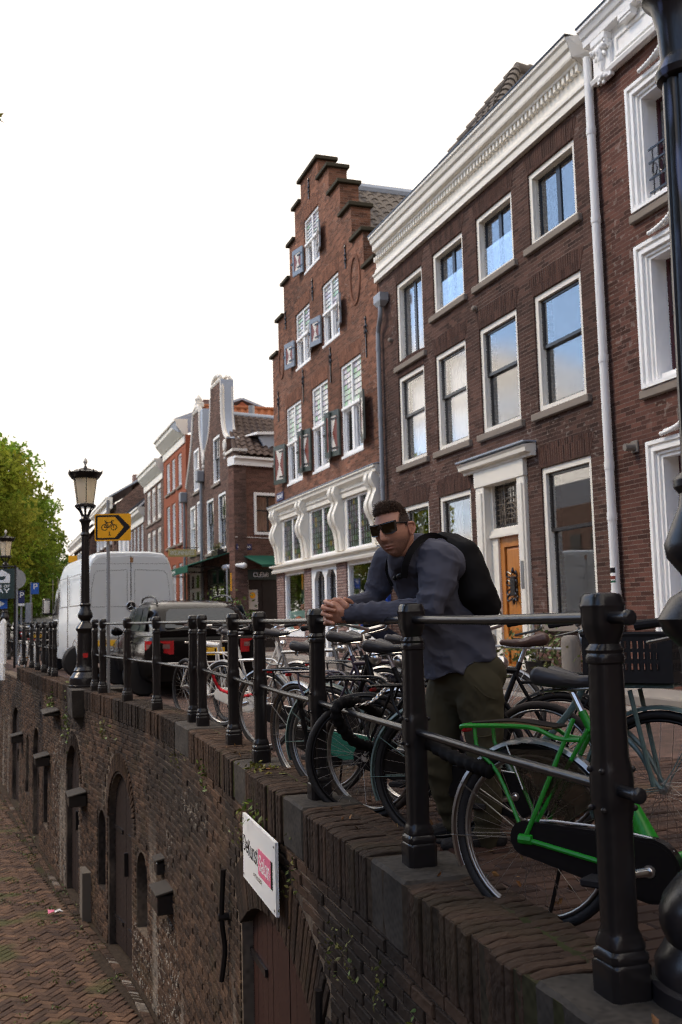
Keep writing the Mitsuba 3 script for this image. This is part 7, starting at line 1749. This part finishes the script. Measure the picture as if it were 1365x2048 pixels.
# local x is mirrored so that (right, forward, up) stays right-handed: x_local = -image right
HB_ = base @ np.diag([1, 1, 1])
Rt = HB_ @ (ry(roll_) if False else np.eye(3)) @ rz(yaw) @ rx(pitch_)
rollM = lambda a: A([[math.cos(a), 0, -math.sin(a)], [0, 1, 0], [math.sin(a), 0, math.cos(a)]])
Rt = HB_ @ rollM(math.radians(roll_)) @ rz(yaw) @ rx(pitch_)
HC = at(787, 1061, 4.66); HS = A([1.07, 1.07, 1.12])
hx = lambda v: HC + (np.asarray(v, float) * HS) @ Rt.T
fl = hf[:, ::-1] if np.linalg.det(Rt) < 0 else hf
x, y, z = hv.T
skin = np.tile(A([.50, .245, .165]), (len(hv), 1)) * (1 + .18 * (meshkit.fbm(hv * 60, 3, 2) - .5))[:, None]
st_ = np.clip((-.028 - z) / .02, 0, 1) * np.clip((y + .05) / .05, 0, 1); st_ = np.maximum(st_, np.exp(-((x) / .03) ** 2 - ((z + .052) / .007) ** 2) * (y > 0)); st_ *= np.clip(.72 + .5 * (meshkit.noise(hv * 300, 5) - .5), 0, 1)
st_ *= 1 - np.exp(-((x) / .022) ** 2 - ((z + .067) / .008) ** 2) * (y > 0)
skin = skin * (1 - .68 * st_[:, None]) + A([.03, .022, .02]) * .5 * st_[:, None]
lips = (np.exp(-((x) / .024) ** 4 - ((z + .067) / .0085) ** 4) * (y > .03))[:, None]; skin = skin * (1 - lips * .45) + A([.30, .095, .08]) * lips * .45
scalp = np.clip((z - .035 + .02 * np.clip(y, -.1, .1) / .05 - .0 * x) / .02, 0, 1); scalp = np.where(y < .02, np.clip((z + .012 + .0 * y) / .035, 0, 1), np.clip((z - .066) / .012, 0, 1)); scalp = np.where(y > .02, np.maximum(scalp, np.clip((np.abs(x) - .058) / .008, 0, 1) * np.clip((z - .012) / .02, 0, 1)), scalp)
skin = skin * (1 - .82 * scalp[:, None]) + A([.03, .02, .015]) * .8 * scalp[:, None]
brow = (np.exp(-((np.abs(x) - .033) / .022) ** 4 - ((z - .030) / .006) ** 2) * (y > .03))[:, None]; skin = skin * (1 - .8 * brow) + A([.03, .02, .014]) * .8 * brow
obj('head', trimesh.Trimesh(hx(hv), fl, process=False), 'm_skin', man, smooth=True, color=skin)
nk = body([hull((tuple(hx((0, -.03, -.045))), .056), (tuple(hx((0, -.035, -.075))), .054), (tuple(at(838, 1098, 4.84)), .062), n=16)], .02, 6)
obj('neck', nk, 'm_skin', man, smooth=True, color=np.tile(A([.40, .19, .13]), (len(nk.vertices), 1)))
for s in (-1, 1):
    e = []; c = A([s * .076, -.008, -.006])
    outer = [(0, .012 + .006, .022), (0, -.008, .022), (0, -.017, .008), (0, -.011, -.010), (0, .002, -.026), (0, .010, -.021), (0, .012, -.006)]
    pts = A([c + A([s * (.006 + .010 * (p[1] < 0)), p[1] - .005, p[2]]) for p in outer])
    ear = [tube(spline(np.vstack([pts]), 5), .0055, 7), m3.Manifold.hull_points(np.vstack([pts * 1, c + A([[0, .012, .02], [0, .012, -.02], [0, -.005, 0]])]))]
    em = cat([m if hasattr(m, 'vertices') else trimesh.Trimesh(*vf(m)) for m in ear]); ev = hx(em.vertices)
    obj('ear', trimesh.Trimesh(ev, em.faces if np.linalg.det(Rt) > 0 else em.faces[:, ::-1], process=False), 'm_skin', man, smooth=40, color=None if False else None) if False else None
    scene[numbered(f'{man}__ear')] = ply(trimesh.Trimesh(ev, em.faces, process=False), 'm_skin', smooth=True, color=np.tile(A([.46, .21, .14]), (len(ev), 1)))
# hair: short tufts, longer and swept forward on top
HV, HF, HCo = [], [], []; hr = np.random.default_rng(12); n0 = 0
cand = np.where((scalp > .4))[0]; top_w = np.clip((hv[cand, 2] - .045) / .05, 0, 1)
pick = hr.choice(cand, 3800, p=(.15 + top_w) / (.15 + top_w).sum())
for i in pick:
    p = hv[i] + hr.normal(0, .0015, 3); nrm = hd_[i] * A([1 / .076, 1 / .096, 1 / .112]); nrm /= np.linalg.norm(nrm)
    t = np.clip((p[2] - .05) / .05, 0, 1); L_ = .004 + .019 * t * hr.uniform(.5, 1.3) * (1 + .6 * (p[1] > .02))
    g = nrm * (1 - .35 * t) + A([.25 * t * (1 if p[0] > 0 else 1), .75 * t, .25 * t]) + hr.normal(0, .2, 3); g /= np.linalg.norm(g)
    q1 = p + g * L_ * .5 + nrm * .002; q2 = p + g * L_ + A([0, .15 * L_, -.12 * L_])
    sd = np.cross(g, hr.normal(0, 1, 3)); sd /= np.linalg.norm(sd); sd2 = np.cross(g, sd); w = .0014 + .0012 * t
    HV += [p + sd * w, p - sd * w * .5 + sd2 * w, p - sd * w * .5 - sd2 * w, q1 + sd * w * .8, q1 - sd * w * .4 + sd2 * w * .8, q1 - sd * w * .4 - sd2 * w * .8, q2]
    HF += [[n0 + a, n0 + b, n0 + c] for a, b, c in ((0, 1, 4), (0, 4, 3), (1, 2, 5), (1, 5, 4), (2, 0, 3), (2, 3, 5), (3, 4, 6), (4, 5, 6), (5, 3, 6))]; n0 += 7
    HCo += [A([.10, .058, .038]) * hr.uniform(.4, 1.7)] * 7
cap = head_mesh()[0]; keep_ = scalp > .55; fm = hf[keep_[hf].all(1)]; tk = np.clip((cap[:, 2] - .05) / .05, 0, 1)
cm = trimesh.Trimesh(cap + hd_ * (.002 + .007 * tk + .006 * tk * (meshkit.noise(cap * 70, 3) - .5))[:, None], fm, process=False); cm.remove_unreferenced_vertices()
obj('hair', [(hx(A(HV)), A(HF)), (hx(cm.vertices), cm.faces)], 'm_hair', man, color=np.vstack([A(HCo), np.tile(A([.035, .021, .015]), (len(cm.vertices), 1))]), smooth=True)
# sunglasses
gl = thing('sunglasses', 'dark framed sunglasses on the face of the leaning man', 'sunglasses')
lens = lambda s, g=0: Polygon([(s * (.009 - g), .028 + g), (s * (.060 + g), .031 + g), (s * (.057 + g), .0 - g), (s * (.047), -.006 - g), (s * (.022), -.005 - g), (s * (.012 - g), .003)]).buffer(.003, 3)
def bend(m, yo):
    v, f = vf(m); return trimesh.Trimesh(hx(np.stack([v[:, 0], yo - 5.6 * v[:, 0] ** 2 + v[:, 2], v[:, 1] - .002], 1)), f[:, ::-1], process=False)
fine = lambda m: m3.Manifold(m3.Mesh(np.asarray(m.vertices, np.float32), np.asarray(m.faces, np.uint32))).refine_to_length(.008)
for s in (-1, 1):
    obj('lens', bend(ext(lens(s), .0018), .1025), 'm_lens', gl, smooth=True)
    fr_ = ext(lens(s, .0045).difference(lens(s, -.001)), .0055); obj('rim', bend(fr_, .1005), 'm_tortoise', gl)
    obj('temple', tube([hx(p) for p in ((s * .063, .080, .025), (s * .074, .05, .024), (s * .079, .0, .021), (s * .079, -.02, .012))], [.005, .0045, .004, .003], 6), 'm_tortoise', gl)
obj('bridge', bend(ext(sbox(-.012, .014, .012, .024), .0055), .1035), 'm_tortoise', gl)
pm('m_tortoise', (.022, .014, .010), .2, .6)

# clasped hands
SK = lambda m, nm: obj(nm, m, 'm_skin', man, smooth=True, color=(np.tile(A([.52, .25, .165]), (len(m.vertices), 1)) * (1 + .25 * (meshkit.fbm(np.array(m.vertices) * 90, 2, 4) - .5))[:, None]))
hp = lambda *js: [hull((tuple(at(*a[:3])), a[3]), (tuple(at(*b[:3])), b[3]), n=12) for a, b in zip(js[:-1], js[1:])]
yk = [1206, 1217, 1229, 1240]
near_h = [hull((tuple(at(697, 1219, 4.715)), .027), (tuple(at(696, 1234, 4.72)), .027), (tuple(at(668, 1209, 4.70)), .016), (tuple(at(666, 1240, 4.73)), .016), (tuple(at(680, 1222, 4.69)), .020), (tuple(at(682, 1237, 4.71)), .020), n=12)]
for i, y_ in enumerate(yk): near_h += hp((669 + i * .5, y_, 4.70 + .008 * i, .0112), (655, y_ + 5, 4.735, .0098), (650, y_ + 7, 4.79, .009), (660, y_ + 8, 4.835, .008))
near_h += hp((692, 1212, 4.69, .018), (681, 1201, 4.70, .0135), (669, 1200, 4.72, .0115))
SK(body(near_h, .005, 3), 'hand')
far_h = [hull((tuple(at(700, 1212, 4.87)), .027), (tuple(at(700, 1225, 4.87)), .026), (tuple(at(664, 1206, 4.83)), .016), (tuple(at(662, 1238, 4.83)), .016), n=12)]
for i, y_ in enumerate((1204, 1214, 1226, 1240)): far_h += hp((664, y_, 4.825, .0112), (651 - (4 if i in (1, 2) else 0), y_ - 1, 4.775, .0108), (650 - (4 if i in (1, 2) else -5), y_ + 2, 4.712, .0105), (667 - (4 if i == 2 else 0) + (2 if i == 1 else 0), y_ + 7, 4.668, .0085))
far_h += hp((705, 1212, 4.84, .018), (699, 1203, 4.80, .0135), (690, 1199, 4.765, .012))
SK(body(far_h, .005, 3), 'hand')

# backpack
bp = thing('backpack', 'bulky black backpack on the back of the leaning man', 'backpack')
pk = [hull((tuple(at(888, 1085, 4.90)), .055), (tuple(at(908, 1092, 4.98)), .06), (tuple(at(928, 1112, 4.82)), .08), (tuple(at(930, 1115, 4.98)), .085), n=16),
      hull((tuple(at(928, 1115, 4.82)), .08), (tuple(at(930, 1117, 4.98)), .085), (tuple(at(952, 1185, 4.80)), .10), (tuple(at(950, 1190, 5.0)), .10), n=16),
      hull((tuple(at(952, 1185, 4.80)), .10), (tuple(at(950, 1190, 5.0)), .10), (tuple(at(972, 1216, 4.80)), .065), (tuple(at(972, 1216, 5.0)), .065), (tuple(at(955, 1218, 4.9)), .08), n=16)]
pb = body(pk, .025, 8); obj('pack_body', fold(pb, .010, 14, 5), 'm_pack', bp, smooth=True)
pocket = body([hull((tuple(at(962, 1160, 4.84)), .05), (tuple(at(962, 1162, 4.98)), .05), (tuple(at(982, 1210, 4.84)), .05), (tuple(at(982, 1210, 4.98)), .05), n=16)], .025, 6); obj('front_pocket', fold(pocket, .007, 18, 9), 'm_pack', bp, smooth=True)
obj('grab_loop', tube(spline([at(945, 1112, 4.82), at(958, 1118, 4.8), at(962, 1132, 4.8), at(957, 1138, 4.81)], 5), .006, 6), 'm_pack', bp, smooth=True)
def strap(pts, w=.028):
    P = spline([at(*p) for p in pts], 6); t = np.gradient(P, axis=0); s = np.cross(t, -CF[None]); s /= np.linalg.norm(s, axis=1, keepdims=True); o = -CF * .008
    v = np.vstack([P - s * w, P + s * w, P - s * w + o, P + s * w + o]); n = len(P); f = []
    for i in range(n - 1):
        for a, b in ((0, 1), (2, 3), (0, 2), (1, 3)): f += [[a * n + i, b * n + i, b * n + i + 1], [a * n + i, b * n + i + 1, a * n + i + 1]]
    return trimesh.Trimesh(v, A(f), process=False)
obj('strap', strap([(893, 1082, 4.82), (868, 1072, 4.76), (844, 1078, 4.68), (824, 1100, 4.63), (812, 1128, 4.625), (808, 1156, 4.65)], .016), 'm_pack', bp)
obj('strap', strap([(800, 1098, 4.87), (785, 1112, 4.86), (780, 1140, 4.86), (790, 1170, 4.84)], .022), 'm_pack', bp)
obj('chest_strap', [strap([(787, 1156, 4.80), (800, 1153, 4.68), (815, 1143, 4.645)], .008), hull((tuple(at(799, 1153, 4.67)), .014), (tuple(at(804, 1151, 4.66)), .014), n=8), hull((tuple(at(790, 1157, 4.72)), .01), n=8)], 'm_black', bp)
obj('buckle', [tube([at(1000, 1222, 4.86), at(1004, 1230, 4.86), at(1000, 1236, 4.86)], .005, 5)], 'm_steel', bp)

# ------------------------------------------------------------------ cyclist in blue, half hidden behind the man
p0_ = hubpos(728, 1318, 15.2)
BK['c'] = bicycle('black bicycle ridden by the person in the blue jacket', p0_, -22, 0, 'm_dark_paint', simple=True, fender='m_black', seat_h=.95, spokes=20, group=None)
b, M, O, S = BK['c']
cy = thing('person', 'cyclist in bright blue jacket and dark trousers half hidden behind the leaning man', 'person')
W_ = lambda p: tuple((M @ A([*p, 1]))[:3])
obj('jacket', body([hull((W_((.12, 0, 1.03)), .16), (W_((.22, 0, 1.25)), .17), (W_((.30, 0, 1.42)), .15), n=12), hull((W_((.30, 0, 1.42)), .11), (W_((.3, 0, 1.5)), .07), n=12)] + [q for s in (-1, 1) for q in (hull((W_((.30, s * .19, 1.42)), .07), (W_((.42, s * .26, 1.22)), .055), n=12), hull((W_((.42, s * .26, 1.22)), .055), (W_((.55, s * .27, 1.12)), .045), n=12), hull((W_((.30, s * .1, 1.40)), .1), (W_((.30, s * .19, 1.42)), .075), n=12))], .04, 6), 'm_blue_cloth', cy, smooth=True)
obj('trousers', body([hull((W_((.12, s * .08, .98)), .12), (W_((.48, s * .10, .80 if s > 0 else .66)), .075), n=12) for s in (-1, 1)] + [hull((W_((.48, s * .10, .80 if s > 0 else .66)), .075), (W_((.42, s * .11, .42 if s > 0 else .22)), .05), n=12) for s in (-1, 1)], .04, 6), 'm_navy_cloth', cy, smooth=True)
hb_ = body([hull((W_((.36, 0, 1.62)), .09), (W_((.37, 0, 1.69)), .092), (W_((.41, 0, 1.60)), .07), n=16), hull((W_((.32, 0, 1.5)), .055), (W_((.35, 0, 1.6)), .05), n=12), hull((W_((.465, 0, 1.63)), .016), n=8)] + [hull((W_((.36, s * .09, 1.63)), .022), (W_((.355, s * .095, 1.66)), .02), n=8) for s in (-1, 1)], .015, 4)
obj('head', hb_, 'm_skin', cy, smooth=True, color=np.tile(A([.36, .17, .11]), (len(hb_.vertices), 1)))
hh_ = body([hull((W_((.34, 0, 1.70)), .098), (W_((.37, 0, 1.735)), .088), (W_((.31, 0, 1.66)), .085), n=16)], .02, 4)
obj('hair', fold(hh_, .006, 40, 2), 'm_hair', cy, smooth=True, color=np.tile(A([.035, .022, .016]), (len(hh_.vertices), 1)))
for s in (-1, 1):
    hm = body([hull((W_((.55, s * .275, 1.11)), .035), (W_((.61, s * .28, 1.10)), .03), n=12)] + [hull((W_((.6, s * (.262 + .015 * k), 1.11)), .011), (W_((.635, s * (.262 + .015 * k), 1.09)), .010), (W_((.62, s * (.262 + .015 * k), 1.07)), .009), n=8) for k in range(4)] + [hull((W_((.57, s * .25, 1.11)), .012), (W_((.6, s * .245, 1.085)), .01), n=8)], .012, 3)
    obj('hand', hm, 'm_skin', cy, smooth=True, color=np.tile(A([.38, .18, .12]), (len(hm.vertices), 1)))
    obj('shoe', hull((W_((.38, s * .11, .37 if s > 0 else .17)), .045), (W_((.52, s * .115, .35 if s > 0 else .15)), .038), n=12), 'm_matt_black', cy, smooth=True)
